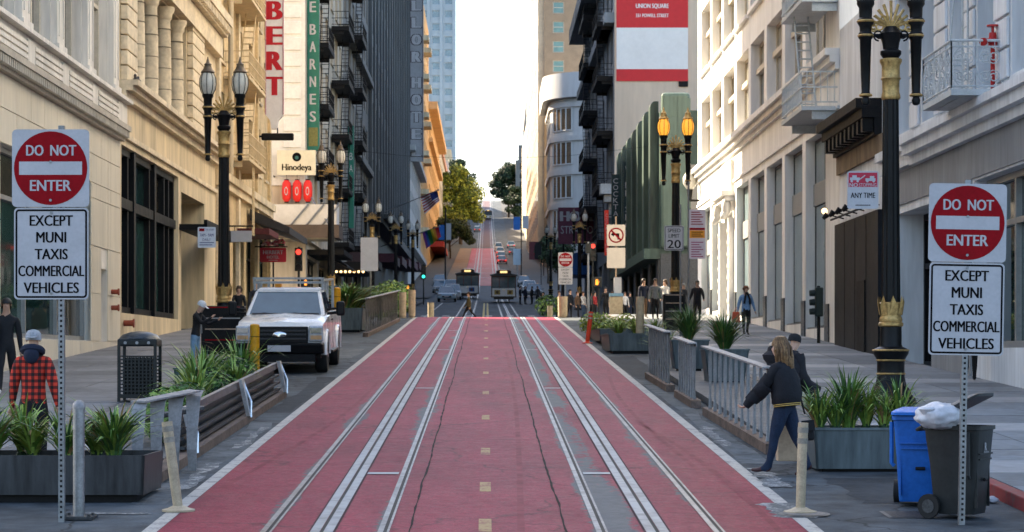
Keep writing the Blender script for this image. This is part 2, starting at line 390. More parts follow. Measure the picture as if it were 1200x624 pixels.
def red_mat(name, base, worn):
    """red lane paint, worn through to asphalt in ragged bands beside the rails"""
    m = bpy.data.materials.new(name); m.use_nodes = True; n = m.node_tree; N = n.nodes; L = n.links; b = N['Principled BSDF']
    g = N.new('ShaderNodeNewGeometry'); sp = N.new('ShaderNodeSeparateXYZ'); L.new(g.outputs['Position'], sp.inputs[0])
    def noise(scale, det=6, vec=None, rough=.65):
        t = N.new('ShaderNodeTexNoise'); t.inputs['Scale'].default_value = scale; t.inputs['Detail'].default_value = det; t.inputs['Roughness'].default_value = rough
        L.new(vec or g.outputs['Position'], t.inputs['Vector']); return t.outputs['Fac']
    def math_(op, a, b_=None, c=None):
        q = N.new('ShaderNodeMath'); q.operation = op
        for i, x in enumerate((a, b_, c)):
            if x is None: continue
            if isinstance(x, (int, float)): q.inputs[i].default_value = x
            else: L.new(x, q.inputs[i])
        return q.outputs[0]
    mp = N.new('ShaderNodeMapping'); mp.inputs['Scale'].default_value = (1, .16, .16); L.new(g.outputs['Position'], mp.inputs[0])
    n_long = noise(1.1, 7, mp.outputs[0]); n_fine = noise(6, 8)
    # distance to each worn line (beside the rails)
    wears = []
    for x0, wd, amt in worn:
        d = math_('ABSOLUTE', math_('SUBTRACT', sp.outputs['X'], x0))
        k = math_('SUBTRACT', 1.0, math_('DIVIDE', d, wd)); k = math_('MAXIMUM', k, 0.0)
        wears.append(math_('MULTIPLY', k, amt))
    s = wears[0]
    for k in wears[1:]: s = math_('ADD', s, k)
    mixn = math_('ADD', math_('MULTIPLY', n_long, 1.0), math_('MULTIPLY', n_fine, .45))
    thr = math_('ADD', s, math_('SUBTRACT', mixn, 1.06))
    mr = N.new('ShaderNodeMapRange'); mr.inputs['From Min'].default_value = 0.0; mr.inputs['From Max'].default_value = .07; L.new(thr, mr.inputs['Value'])
    col = N.new('ShaderNodeValToRGB'); e = col.color_ramp.elements
    e[0].position = .34; e[1].position = .66
    e[0].color = (*[c*.62 for c in base], 1); e[1].color = (*[min(1, c*1.22+.004) for c in base], 1)
    L.new(math_('ADD', math_('MULTIPLY', noise(.5, 7), .45), math_('MULTIPLY', n_long, .55)), col.inputs[0])
    spk = N.new('ShaderNodeValToRGB'); spk.color_ramp.elements[0].position = .35; spk.color_ramp.elements[1].position = .65
    spk.color_ramp.elements[0].color = (.55,.55,.55,1); spk.color_ramp.elements[1].color = (1.4,1.4,1.4,1); L.new(noise(26, 4, rough=.8), spk.inputs[0])
    mu = N.new('ShaderNodeMixRGB'); mu.blend_type = 'MULTIPLY'; mu.inputs[0].default_value = .95; L.new(col.outputs[0], mu.inputs[1]); L.new(spk.outputs[0], mu.inputs[2])
    # cracks
    vo = N.new('ShaderNodeTexVoronoi'); vo.feature = 'DISTANCE_TO_EDGE'; vo.inputs['Scale'].default_value = .22
    ad = N.new('ShaderNodeVectorMath'); ad.operation = 'ADD'; L.new(g.outputs['Position'], ad.inputs[0])
    cn = N.new('ShaderNodeTexNoise'); cn.inputs['Scale'].default_value = .9; cn.inputs['Detail'].default_value = 6; L.new(g.outputs['Position'], cn.inputs['Vector']); 
    sc = N.new('ShaderNodeVectorMath'); sc.operation = 'SCALE'; sc.inputs['Scale'].default_value = 1.5; L.new(cn.outputs['Color'], sc.inputs[0]); L.new(sc.outputs[0], ad.inputs[1]); L.new(ad.outputs[0], vo.inputs['Vector'])
    cr = N.new('ShaderNodeValToRGB'); cr.color_ramp.elements[0].position = .0015; cr.color_ramp.elements[1].position = .006
    cr.color_ramp.elements[0].color = (.3,.3,.3,1); cr.color_ramp.elements[1].color = (1,1,1,1); L.new(vo.outputs['Distance'], cr.inputs[0])
    mc = N.new('ShaderNodeMixRGB'); mc.blend_type = 'MULTIPLY'; mc.inputs[0].default_value = .8; L.new(mu.outputs[0], mc.inputs[1]); L.new(cr.outputs[0], mc.inputs[2])
    gy = N.new('ShaderNodeValToRGB'); gy.color_ramp.elements[0].color = (.055,.06,.066,1); gy.color_ramp.elements[1].color = (.115,.12,.125,1); L.new(noise(9, 6), gy.inputs[0])
    mx = N.new('ShaderNodeMixRGB'); L.new(mr.outputs[0], mx.inputs[0]); L.new(mc.outputs[0], mx.inputs[1]); L.new(gy.outputs[0], mx.inputs[2])
    L.new(mx.outputs[0], b.inputs['Base Color']); b.inputs['Roughness'].default_value = .55; b.inputs['Specular IOR Level'].default_value = .12
    rr = N.new('ShaderNodeMapRange'); rr.inputs['To Min'].default_value = .42; rr.inputs['To Max'].default_value = .72; L.new(n_fine, rr.inputs['Value']); L.new(rr.outputs[0], b.inputs['Roughness'])
    bp = N.new('ShaderNodeBump'); bp.inputs['Strength'].default_value = .3; bp.inputs['Distance'].default_value = .02; L.new(noise(55, 4), bp.inputs['Height']); L.new(bp.outputs[0], b.inputs['Normal'])
    return m
TC = 1.59; X0 = 0.03; GA = 0.555
worn = [(X0+sx*TC+g_*GA, .30, .43) for sx in (-1,1) for g_ in (-1,1)] + [(X0+TC-.27, .33, .42), (X0-TC+.3, .2, .12), (0.02, .14, .05), (.72, .2, .16), (-.72,.2,.1)]
REDL = red_mat('red_lane_paint', (.215,.016,.036), worn)
structure('red_lane', strip(-3.12, 3.05, yrange(12, 97, 3), .004, 2), REDL)
REDF = red_mat('far_red_lane_paint', (.32,.03,.035), [(9, .1, .1)])
structure('red_lane', strip(-3.4, 2.0, yrange(300, 500, 10), .02, 1), REDF)
structure('sunlit_asphalt', strip(-9.5, -3.45, yrange(300, 500, 10), .02, 1), M('sun_toned_asphalt', (.20,.135,.085), .8, .2, .3))  # sunlight on plain asphalt, given as a tan base colour
structure('brick_lane', strip(-1.6, 1.6, yrange(505, 870, 10), .02, 1), M('plum_pavement', (.09,.05,.06), .8, .2, .3))

LINEW = M('lane_paint_white', (.12,.12,.125), .65, .2, 5, col2=(.42,.40,.36), mask=(.36,.5), bump=.1)
LINEY = M('lane_paint_yellow', (.17,.014,.03), .65, .2, 5, col2=(.36,.24,.10), mask=(.40,.52))
structure('lane_line', strip(-3.27, -3.125, yrange(12, 97, 3), .004), LINEW)
structure('lane_line', strip(3.055, 3.2, yrange(12, 97, 3), .004), LINEW)
for y in (20.2, 23.7, 28.2, 34.4, 40.9, 48.2, 55.3, 62.5, 69.7, 76.9, 84.1, 91.3):
    structure('road_marking', strip(-.075, .05, [y, y+1.0], .008), LINEY)
# centre pavement seam
TAR = M('tar', (.010,.005,.006), .7, .3, 6, spec=.08)
for xs0, sd_ in ((.76, 5), (-.74, 6)):       # ragged open seams either side of the centre strip
    rnd = random.Random(sd_); vs = []; y = 12.0; dx = 0.0
    while y < 97:
        dx = max(-.022, min(.022, dx+rnd.uniform(-.008,.008))); wd = rnd.uniform(.005,.015); vs += [(xs0+dx-wd, y, gz(y)+.008), (xs0+dx+wd, y, gz(y)+.008)]; y += .35
    mb = MB(); mb.add(vs, [(2*i,2*i+1,2*i+3,2*i+2) for i in range(len(vs)//2-1)]); structure('pavement_seam', mb, TAR)
# beyond the crossing: yellow centre line, lane line
structure('lane_line', strip(-.28, -.13, yrange(128, 205, 6), .01), M('far_yellow', (.55,.40,.12), .7, .15, 2))
structure('lane_line', strip(.02, .17, yrange(128, 205, 6), .01), MATS['far_yellow'])
structure('lane_line', strip(-4.3, -4.15, yrange(128, 205, 6), .01), MATS['lane_paint_white'])
for k in range(7):   # crossing bars at the far side of the side street
    structure('crosswalk_bar', strip(-4.6+k*1.5, -4.1+k*1.5, [148, 151], .012), MATS['lane_paint_white'])
for yy in (330, 350, 372, 396, 424, 455, 492):
    structure('road_marking', strip(-3.2, 1.8, [yy, yy+.5], .028), MATS['lane_paint_white'])

# cable car tracks
RAILM = M('polished_rail', (.06,.055,.05), .42, .4, 2.2, metal=.5, col2=(.27,.265,.26), mask=(.38,.58))
SLOTM = M('slot_steel', (.13,.13,.13), .5, .35, 1.1, metal=.25, bump=.15, col2=(.30,.31,.315), mask=(.36,.56))
DARKG = M('groove_dark', (.012,.012,.013), .7)
GRIME = M('track_grime', (.035,.03,.03), .8, .4, 4, col2=(.10,.04,.05), mask=(.4,.6), spec=.1)
CONC = M('track_concrete', (.17,.165,.16), .75, .35, 2.5, bump=.2)
def track(xc, y0, y1, step, dz=.008, w=1.0):
    t = thing('cable_car_track', '', 'track', (xc, y0, gz(y0)))
    t['kind'] = 'structure'; del t['category']; del t['label']
    ys_ = yrange(y0, y1, step)
    for sx in (-1, 1):
        obj('rail', strip(xc+sx*GA-.025*w, xc+sx*GA+.028*w, ys_, dz+.004), RAILM, t)
        obj('rail', strip(xc+sx*GA+.062*w, xc+sx*GA+.085*w, ys_, dz+.004), RAILM, t)
        obj('groove', strip(xc+sx*GA+.028*w, xc+sx*GA+.062*w, ys_, dz), DARKG, t)
    obj('slot_plate', strip(xc-.108*w, xc-.018*w, ys_, dz+.004), SLOTM, t)
    obj('slot_plate', strip(xc+.018*w, xc+.108*w, ys_, dz+.004), SLOTM, t)
    if w < 1.1:
        for sg in (-1, 1): obj('grime_strip', strip(xc+sg*.108-.022, xc+sg*.108+.022, ys_, dz-.001), GRIME, t)
    obj('slot', strip(xc-.016*w, xc+.016*w, ys_, dz), DARKG, t)
    return t
for sx in (-1, 1):
    t = track(X0+sx*TC, 12, 300, 3)
    for k, yy in enumerate((25.6, 42.7, 61, 77.7)):
        xa = X0+sx*TC
        x0_, x1_ = (xa+.13, xa+GA-.05) if sx < 0 else (xa-GA+.1, xa-.13)
        obj('cover_plate', strip(x0_, x1_, [yy, yy+.22], .012), SLOTM, t)
    FARRAIL = track(X0+sx*TC, 300, 870, 10, .035, 1.15)

# sidewalks: bed, slabs, kerb stones
SLABA = M('concrete_slab', (.155,.172,.188), .7, .2, .9, spec=.25, bump=.18, bscale=30)
SLABB = M('concrete_slab_pale', (.27,.28,.29), .7, .15, .9, spec=.25, bump=.15, bscale=30)
SLABC = M('concrete_slab_warm', (.195,.192,.19), .7, .22, .8, spec=.25, bump=.18, bscale=30)
for m in (SLABA, SLABB, SLABC):
    n = m.node_tree; oi = n.nodes.new('ShaderNodeObjectInfo'); hs = n.nodes.new('ShaderNodeHueSaturation')
    mr = n.nodes.new('ShaderNodeMapRange'); mr.inputs['To Min'].default_value = .8; mr.inputs['To Max'].default_value = 1.18
    n.links.new(oi.outputs['Random'], mr.inputs['Value']); n.links.new(mr.outputs[0], hs.inputs['Value'])
    src = n.nodes['Principled BSDF'].inputs['Base Color'].links[0].from_socket
    n.links.new(src, hs.inputs['Color']); n.links.new(hs.outputs[0], n.nodes['Principled BSDF'].inputs['Base Color'])
BED = M('sidewalk_joint', (.05,.05,.052), .85)
KERBM = M('kerb_granite', (.15,.145,.14), .7, .3, 3, bump=.2)
KERBR = M('kerb_red_paint', (.09,.075,.07), .65, .2, 4, col2=(.21,.035,.035), mask=(.36,.5))
SLOPE = (gz(90)-gz(10))/80
def sidewalk(xa, xb, y0, y1, side):
    t = structure('sidewalk', strip(xa, xb, yrange(y0, y1, 4), KERB-.02), BED)
    return t
def slab_mesh(wd, ln, mat):
    mb = MB(); h = SLOPE*ln
    mb.hexa([(0,0,-.06),(wd,0,-.06),(wd,ln,h-.06),(0,ln,h-.06),(0,0,0),(wd,0,0),(wd,ln,h),(0,ln,h)])
    me = bpy.data.meshes.new('paving_slab'); me.from_pydata(mb.v, [], mb.f); me.materials.append(mat); return me
for side, xa, xb in ((-1, XL, KL), (1, KR, XR)):
    bed = sidewalk(xa, xb, 10, 104, side)
    cols = 3; wd = (xb-xa-.16)/cols; x_in = xa if side < 0 else xa+.16
    ms = [slab_mesh(wd-.018, 1.5-.02, m) for m in ((SLABC, SLABC, SLABB) if side < 0 else (SLABA, SLABA, SLABB))]
    EXT = slab_mesh(1.05, 1.48, SLABC)
    k = 0; y = 14.0
    while y < 91:
        for c in range(cols):
            band = (side > 0 and k % 4 == 3)
            o = bpy.data.objects.new('paving_slab', ms[2] if band else ms[0]); COL.objects.link(o); o.parent = bed
            o.location = (x_in + c*wd + .008, y, gz(y)+KERB + random.uniform(-.003, .003))
        if side < 0 and 24 < y < 42:      # the pavement reaches out to the deck here
            o = bpy.data.objects.new('paving_slab', EXT); COL.objects.link(o); o.parent = bed; o.location = (KL+.01, y, gz(y)+KERB+.002)
        y += 1.5; k += 1
    obj('paving_sheet', strip(x_in, x_in+cols*wd, yrange(y, 104, 3), KERB), SLABC if side < 0 else SLABA, bed)
    kx0, kx1 = (KL-.16, KL) if side < 0 else (KR, KR+.16)
    y = 12.0
    while y < 104:
        ln = 2.4; mb = MB(); e = min(y+ln-.015, 104)
        mb.hexa([(kx0,y,gz(y)-.1),(kx1,y,gz(y)-.1),(kx1,e,gz(e)-.1),(kx0,e,gz(e)-.1),(kx0,y,gz(y)+KERB+.004),(kx1,y,gz(y)+KERB+.004),(kx1,e,gz(e)+KERB+.004),(kx0,e,gz(e)+KERB+.004)])
        obj('kerb_stone', mb, KERBR if (side > 0 and y < 27) else KERBM, bed, bevel=.015)
        y += ln
for xa, xb in ((XL, KL), (KR, XR+30)):
    for y0, y1 in ((125, 215), (228, 520), (535, 900)):
        a = max(xa, -60)
        mb = strip(a, xb if xb < XR else XR+(30 if y0 == 228 else 0), yrange(y0, y1, 6), KERB)
        structure('sidewalk', mb, M('far_sidewalk', (.055,.055,.055), .8, .2, .5))
for x0, x1, yy in ((XR+.01, 60, 104), (-60, XL-.01, 104)):
    structure('sidewalk', strip(x0, x1, [yy-.0, yy+3], KERB), SLABC)

# manhole, drain grate
def disc(c, r, dz=.01, n=24):
    return MB().add([(c[0]+r*math.cos(2*math.pi*i/n), c[1]+r*math.sin(2*math.pi*i/n), gz(c[1]+r*math.sin(2*math.pi*i/n))+dz) for i in range(n)], [tuple(range(n))])
t = local_thing('manhole_cover', 'small round cast iron utility cover at the right red lane edge', 'manhole', (3.22, 21.6, 0))
t.location = (3.22, 21.6, 0)
mb = MB(); n = 24
cx, cy = 0, 0
def disc_l(r, z, yb): return [(r*math.cos(2*math.pi*i/24), r*math.sin(2*math.pi*i/24), gz(yb+r*math.sin(2*math.pi*i/24))+z) for i in range(24)]
obj('rim', MB().add(disc_l(.26,.012,21.6), [tuple(range(24))]), M('cast_iron', (.12,.12,.12), .5, .3, 20, metal=.4, bump=.3), t)
obj('lid', MB().add(disc_l(.21,.017,21.6), [tuple(range(24))]), M('cast_iron_lid', (.2,.195,.19), .5, .4, 30, metal=.4, bump=.6), t)
t = thing('drain_grate', 'square steel storm drain grate in the gutter before the blue bin', 'drain', (4.28, 21.55, gz(21.55)))
obj('grate_frame', strip(4.02, 4.55, [21.3, 21.85], .008), MATS['cast_iron'], t)
for k in range(9):
    obj('slot', strip(4.06, 4.51, [21.33+k*.057, 21.36+k*.057], .013), DARKG, t)

# repair patches and smears in the side lanes
PATCH = M('asphalt_patch', (.040,.045,.050), .8, .3, 1.2, bump=.3, bscale=50, spec=.12); PATCHL = M('asphalt_patch_pale', (.12,.13,.135), .8, .35, 1.5, bump=.3, bscale=50, spec=.12)
def patch(x0, x1, y0, y1, m, seed, dz=.003):
    rnd = random.Random(seed); n = 9; L_ = [(x0+rnd.uniform(-.08,.08), y0+(y1-y0)*i/n) for i in range(n+1)]; R_ = [(x1+rnd.uniform(-.08,.08), y0+(y1-y0)*i/n) for i in range(n+1)]
    mb = MB(); mb.add([(x, y, gz(y)+dz) for p in zip(L_, R_) for x, y in p], [(2*i, 2*i+1, 2*i+3, 2*i+2) for i in range(n)])
    structure('asphalt_patch', mb, m)
for k, a in enumerate(((-3.72,-3.35,22.5,34,PATCHL),(-3.7,-3.32,36,47,PATCH),(3.25,3.55,27,44,PATCHL),(3.24,3.9,46,57,PATCH),(3.4,5.3,16,20,PATCHL),(-5.8,-4.4,15,19.6,PATCH),(4.0,5.2,22.6,25.2,PATCH),(-5.9,-3.5,56,62,PATCHL))): patch(*a, 90+k)
SM = M('paint_smear', (.07,.08,.085), .7, .2, 6, col2=(.36,.36,.35), mask=(.48,.60))
for k, a in enumerate(((-4.1,-3.45,21.6,21.75,SM),(-3.55,-3.38,24,27,SM),(-3.5,-3.36,29,33,SM),(3.22,3.5,24.2,26.4,SM),(3.25,3.45,29.5,33,SM),(2.9,3.35,21.3,22.6,SM))): patch(*a, 120+k, .007)
# tyre marks on the red paint
TYM = M('tyre_mark', (.215,.02,.036), .6, .3, 3, col2=(.13,.016,.026), mask=(.42,.62), spec=.1)
for k, (xa, ya, xb, yb, bow) in enumerate(((-3.0,24,-2.3,46,.25),(2.6,26,2.95,52,-.3),(.3,18,.55,60,.1),(2.75,18,2.4,34,.2))):
    mb = MB(); n = 16; vs = []
    for i in range(n+1):
        q = i/n; x = xa+(xb-xa)*q+bow*math.sin(q*math.pi); y = ya+(yb-ya)*q; vs += [(x-.035, y, gz(y)+.0065), (x+.035, y, gz(y)+.0065)]
    mb.add(vs, [(2*i,2*i+1,2*i+3,2*i+2) for i in range(n)]); structure('tyre_mark', mb, TYM)
# ================================================================ BUILDINGS ON THE LEFT
MARB = M('cream_marble', (.72,.64,.50), .35, .1, 1.2, streak=True)
MARBW = M('white_plaster', (.74,.69,.61), .6, .16, 1.0, streak=True, bump=.05)
BEIGE = M('beige_stone', (.64,.52,.34), .7, .22, .9, streak=True, bump=.12)
BEIGE2 = M('beige_stone_light', (.68,.57,.40), .7, .18, 1.2, bump=.1)
BUFF = M('buff_brick', (.58,.44,.25), .8, .2, 1.3, bump=.2, bscale=25)
TERRA = M('terracotta_brick', (.38,.21,.11), .8, .2, 1.3, bump=.2, bscale=25)
PALEY = M('pale_yellow_iron', (.62,.48,.28), .55, .15, 3)
JOINT = M('joint_dark', (.17,.14,.10), .85)
GREYST = M('grey_stone', (.24,.225,.20), .75, .2, .8, streak=True, bump=.1)
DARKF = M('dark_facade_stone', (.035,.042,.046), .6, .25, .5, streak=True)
ORANGE = M('orange_stucco', (.58,.40,.21), .75, .12, .3)
WFRAME = M('window_frame_cream', (.58,.51,.40), .5, .1, 3)
BFRAME = M('window_frame_black', (.006,.006,.007), .45, .2, 3, spec=.15)
BROWNF = M('window_frame_brown', (.06,.04,.028), .5, .2, 3)
DENT = M('dentil_stone', (.48,.43,.35), .7, .15, 2)

# ---- near left: cream marble shop building
b = thing('shop_building', 'cream marble shop building with fluted white upper bays at the left edge', 'building', (XL, 50, gz(50)))
y0, y1 = 36.0, 61.55
pil = [40.45, 44.4, 48.4, 52.35, 56.3, 60.2]
ops = [(38.5, 45.9, 3.0, 7.25, .5), (46.35, 57.2, 3.0, 7.25, .5), (58.55, 59.55, 2.9, 5.0, .3)]
bays = []
for p, q in zip(pil, pil[1:]):
    for z0, z1 in ((9.95, 15.2), (16.2, 20.5)):
        bays.append((p+.5, q-.5, z0, z1, .45))
obj('wall', wall(FL, y0, y1, 0, 40, ops+bays, depth=18), MARBW, b)  # unseen upper wall raised to keep the front opposite in shade
for (a0,a1,z0,z1,r) in bays:
    window(b, FL, a0, a1, z0, z1, -.40, WFRAME, [GLASS2, GLASS3, GLASS2], xs=[a0+(a1-a0)*.33, a0+(a1-a0)*.67], zs=(.45,), fw=.12, ft=.16)
fl = MB()
for p in pil:                      # pilasters with sunk faces
    m_ = MB()
    FL.box(m_, p-.43, p+.43, .003, .16, 9.85, 22); FL.box(m_, p-.5, p+.5, .003, .22, 9.82, 10.2)
    FL.box(m_, p-.28, p-.22, .16, .19, 10.4, 21); FL.box(m_, p+.22, p+.28, .16, .19, 10.4, 21)
    obj('pilaster', m_, MARBW, b)
m_ = MB(); FL.box(m_, y0, y1, .003, .24, 9.2, 9.82); obj('belt_course', m_, MARBW, b)
k = 0
for p, q in zip(pil, pil[1:]):
    for zz in (9.27, 9.42, 9.57):
        m_ = MB(); FL.box(m_, p+.42, q-.42, .242, .30, zz, zz+.095); obj('moulding', m_, MARBW, b)
    m_ = MB(); FL.box(m_, q-.36, q+.36, .242, .29, 9.24, 9.74); obj('moulding', m_, MARBW, b)
m_ = MB(); FL.box(m_, y0, y1, .003, .42, 9.74+.09, 9.93); obj('moulding', m_, MARBW, b)
m_ = MB(); FL.box(m_, y0, y1, .003, .36, 9.05, 9.197); FL.box(m_, y0, y1, .003, .18, 8.78, 8.86)
obj('cornice', m_, DENT, b)
m_ = MB(); y = y0+.1
while y < y1-.1: FL.box(m_, y, y+.11, .183, .33, 8.86, 9.047); y += .21
o = obj('dentil_course', m_, DENT, b, kind='stuff')
# marble panels of the ground floor
cols = [36.0 + 1.5*i for i in range(18)]
rows = [1.3, 2.3, 3.0, 4.28, 5.56, 6.84, 7.25, 8.02, 8.78]
cuts = sorted(set([c for c in cols if c < 61.5] + [45.9, 46.35, 57.2, 58.55, 59.55, 61.55]))
cuts = [c for i, c in enumerate(cuts) if i == 0 or c - cuts[i-1] > .3]
for i in range(len(cuts)-1):
    for j in range(len(rows)-1):
        ca = (cuts[i]+cuts[i+1])/2; cz = (rows[j]+rows[j+1])/2
        if any(o_[0]-.02 < ca < o_[1]+.02 and o_[2]-.05 < cz < o_[3] for o_ in ops): continue
        if rows[j+1] < gz(ca): continue
        m_ = MB(); FL.box(m_, cuts[i]+.012, cuts[i+1]-.012, .003, .035+random.uniform(0,.006), rows[j]+.012, rows[j+1]-.012); obj('stone_panel', m_, MARB, b)
# shop front: glass, display floor, back wall, display plinths
SHOPF = M('shop_frame_grey', (.30,.31,.31), .4, .1, 3, metal=.5)
window(b, FL, 46.35, 57.2, 3.0, 7.25, -.3, SHOPF, SHOPG, xs=[49.9, 53.6], zs=(.74,), fw=.12, ft=.12, name='shop_window')
window(b, FL, 38.5, 45.9, 3.0, 7.25, -.3, SHOPF, SHOPG, xs=[42.2], fw=.12, ft=.12, name='shop_window')
m_ = MB(); FL.box(m_, 58.58, 59.52, -.28, -.24, 2.9, 4.97); obj('door', m_, BEIGE, b)
for yy, zz in ((60.1, 3.95), (60.1, 4.4)):
    m_ = MB(); m_.cyl((XL+.03, yy, zz), (XL+.22, yy, zz), .07, n=10); m_.cyl((XL+.22, yy, zz), (XL+.26, yy, zz), .1, n=10); obj('standpipe', m_, M('brass_red', (.30,.07,.04), .4, .2, 8, metal=.3), b, smooth=True)

# ---- beige bank with columns
b = thing('bank_building', 'beige stone building with tall round columns above big black framed windows', 'building', (XL, 71, gz(71)))
y0, y1 = 61.6, 83.4
ops = [(61.95, 73.4, 3.85, 8.75, .45), (74.1, 80.2, 2.5, 8.3, 2.2), (63.6, 75.3, 10.65, 14.2, 1.5), (79.4, 80.9, 11.2, 13.6, .3)]
obj('wall', wall(FL, y0, y1, 0, 40, ops, depth=18), BEIGE, b)  # height out of view chosen to shade the far side
window(b, FL, 61.95, 73.4, 3.85, 8.75, -.35, BFRAME, SHOPG, xs=[64.0, 65.2, 68.1, 69.0, 71.2, 72.2], zs=(.66,), fw=.2, ft=.2, name='shop_window')
m_ = MB()
for x in (64.6, 68.6): FL.box(m_, x-.16, x+.16, -.34, -.04, 3.86, 8.74)
FL.box(m_, 62.0, 73.35, -.34, -.08, 6.95, 7.25); obj('mullion', m_, BFRAME, b)
window(b, FL, 74.3, 79.9, 2.8, 7.0, -2.1, BFRAME, SHOPG, nx=3, zs=(.75,), fw=.12, name='shop_window')
window(b, FL, 63.6, 75.3, 10.65, 14.2, -1.4, BROWNF, GLASS, nx=5, zs=(.6,), fw=.15)
m_ = MB(); FL.box(m_, 73.6, 81.0, .003, .95, 6.95, 7.15); FL.box(m_, 73.6, 81.0, .85, .97, 6.9, 7.3); obj('awning', m_, BLACKM, b)
m_ = MB(); FL.box(m_, y0, y1, .003, .55, 10.42, 10.58); FL.box(m_, y0, y1, .003, .4, 10.28, 10.417); FL.box(m_, y0, y1, .003, .2, 10.05, 10.277); obj('cornice', m_, BEIGE2, b)
m_ = MB(); FL.box(m_, y0, y1, .003, .10, 8.95, 9.1); obj('moulding', m_, BEIGE2, b)
for yc in (65.3, 67.95, 70.75, 73.6):
    m_ = MB(); c = (XL-.12, yc, 0)
    m_.lathe([(.36,10.58),(.36,10.72),(.30,10.76),(.33,10.82),(.27,10.9),(.275,11.5),(.27,12.5),(.235,13.7),(.26,13.75),(.30,13.8),(.30,13.9),(.38,14.05),(.38,14.15)], c, n=20)
    co = obj('column', m_, BEIGE2, b, smooth=True)
    for zz in (11.4, 12.1, 12.8, 13.4):
        m_ = MB(); m_.cyl((XL-.12,yc,zz), (XL-.12,yc,zz+.025), .279, n=20); obj('joint', m_, JOINT, co)
for ya, yb in ((61.75, 63.5), (75.5, 78.6)):    # banded piers: every block its own stone
    zz = 10.6
    while zz < 15.2:
        m_ = MB(); FL.box(m_, ya, yb, .003, .22, zz, zz+.40); obj('stone_block', m_, BEIGE2, b, bevel=.02); zz += .44
m_ = MB(); FL.box(m_, y0, y1, .003, .3, 14.25, 15.0); FL.box(m_, y0, y1, .003, .7, 15.4, 15.75); FL.box(m_, y0, y1, .003, .5, 15.03, 15.37); obj('entablature', m_, BEIGE2, b)
m_ = MB(); y = y0+.1
while y < y1-.2: FL.box(m_, y, y+.22, .503, .66, 15.1, 15.37); y += .44
obj('dentil_course', m_, BEIGE2, b, kind='stuff')
for yc, zz in ((80.1, 12.3),):                      # carved wreath panel
    m_ = MB(); pts = [(XL+.12, yc+.45*math.cos(t*math.pi/8), zz+.8*math.sin(t*math.pi/8)) for t in range(17)]
    m_.tube(pts, .13, 8, caps=False); m_.ball((XL+.1, yc, zz-.9), .15, .4, .18); m_.ball((XL+.1, yc, zz+.95), .12, .25, .2); obj('wreath', m_, BEIGE2, b, smooth=True)
for (yy, zz) in ((62.7, 10.58), (63.2, 10.58), (78.9, 10.58)):
    k = thing('pigeon', 'dark pigeon perched on the left stone ledge, ' + {62.7:'the smaller one at the near end', 63.2:'beside the first column', 78.9:'near the lamp post'}[yy], 'pigeon', (XL+.3, yy, zz))
    m_ = MB(); m_.ball((XL+.3, yy, zz+.13), .08, .15, .085); m_.ball((XL+.3, yy-.13, zz+.24), .045, .05, .05); m_.cyl((XL+.3, yy-.08, zz+.15), (XL+.3, yy-.13, zz+.24), .05, .035, 8)
    m_.hexa([(XL+.26,yy+.1,zz+.1),(XL+.34,yy+.1,zz+.1),(XL+.33,yy+.3,zz+.06),(XL+.27,yy+.3,zz+.06),(XL+.26,yy+.1,zz+.13),(XL+.34,yy+.1,zz+.13),(XL+.33,yy+.3,zz+.075),(XL+.27,yy+.3,zz+.075)])
    PIG = M('pigeon_grey', (.05,.05,.06), .6, .3, 20)
    obj('body', m_, PIG, k, smooth=True)
    for s in (-.03,.03):
        l_ = MB(); l_.cyl((XL+.3+s, yy, zz), (XL+.3+s, yy, zz+.07), .008, n=5); obj('leg', l_, PIG, k)
m_ = MB(); m_.cyl((XL+.03, 62.2, 3.55), (XL+.3, 62.2, 3.55), .09, n=10); m_.cyl((XL+.3,62.2,3.55),(XL+.34,62.2,3.55),.13,n=10); obj('standpipe', m_, MATS['brass_red'], b, smooth=True)

# ---- fire escape builder (parts: platform, railing, ladder)
def fire_escape(par, F, a0, a1, levels, d, m, h=1.0, step=.16, ladder=True, deck=.12):
    for k, z in enumerate(levels):
        p = MB(); F.box(p, a0, a1, .01, d, z-deck, z)
        for x in (a0+.15, a1-.15): F.box(p, x-.03, x+.03, .01, d*.7, z-deck-.25, z-deck)
        pl = obj('platform', p, m, par)
        r = MB()
        for zz in (z+h, z+h*.55, z+.12): F.box(r, a0, a1, d-.03, d, zz-.02, zz+.02); F.box(r, a0, a0+.03, .01, d-.033, zz-.02, zz+.02); F.box(r, a1-.03, a1, .01, d-.033, zz-.02, zz+.02)
        x = a0+step
        while x < a1: F.box(r, x-.011, x+.011, d-.026, d-.006, z+.125, z+h-.02); x += step
        x = .1
        while x < d-.05: F.box(r, a0+.004, a0+.026, x-.01, x+.01, z+.125, z+h-.02); F.box(r, a1-.026, a1-.004, x-.01, x+.01, z+.125, z+h-.02); x += step
        obj('railing', r, m, pl)
        if ladder and k+1 < len(levels):
            l = MB(); z2 = levels[k+1]
            aa, ab = a0+(a1-a0)*.28, a0+(a1-a0)*.66
            for dd in (d*.42, d*.82):
                l.tube([F.p(aa, dd, z), F.p(ab, dd, z2-deck)], .03, 5)
            nst = 11
            for i in range(1, nst):
                t_ = i/nst; F.box(l, aa+(ab-aa)*t_-.08, aa+(ab-aa)*t_+.08, d*.42, d*.82, z+(z2-deck-z)*t_-.012, z+(z2-deck-z)*t_+.012)
            obj('ladder', l, m, pl)
    return
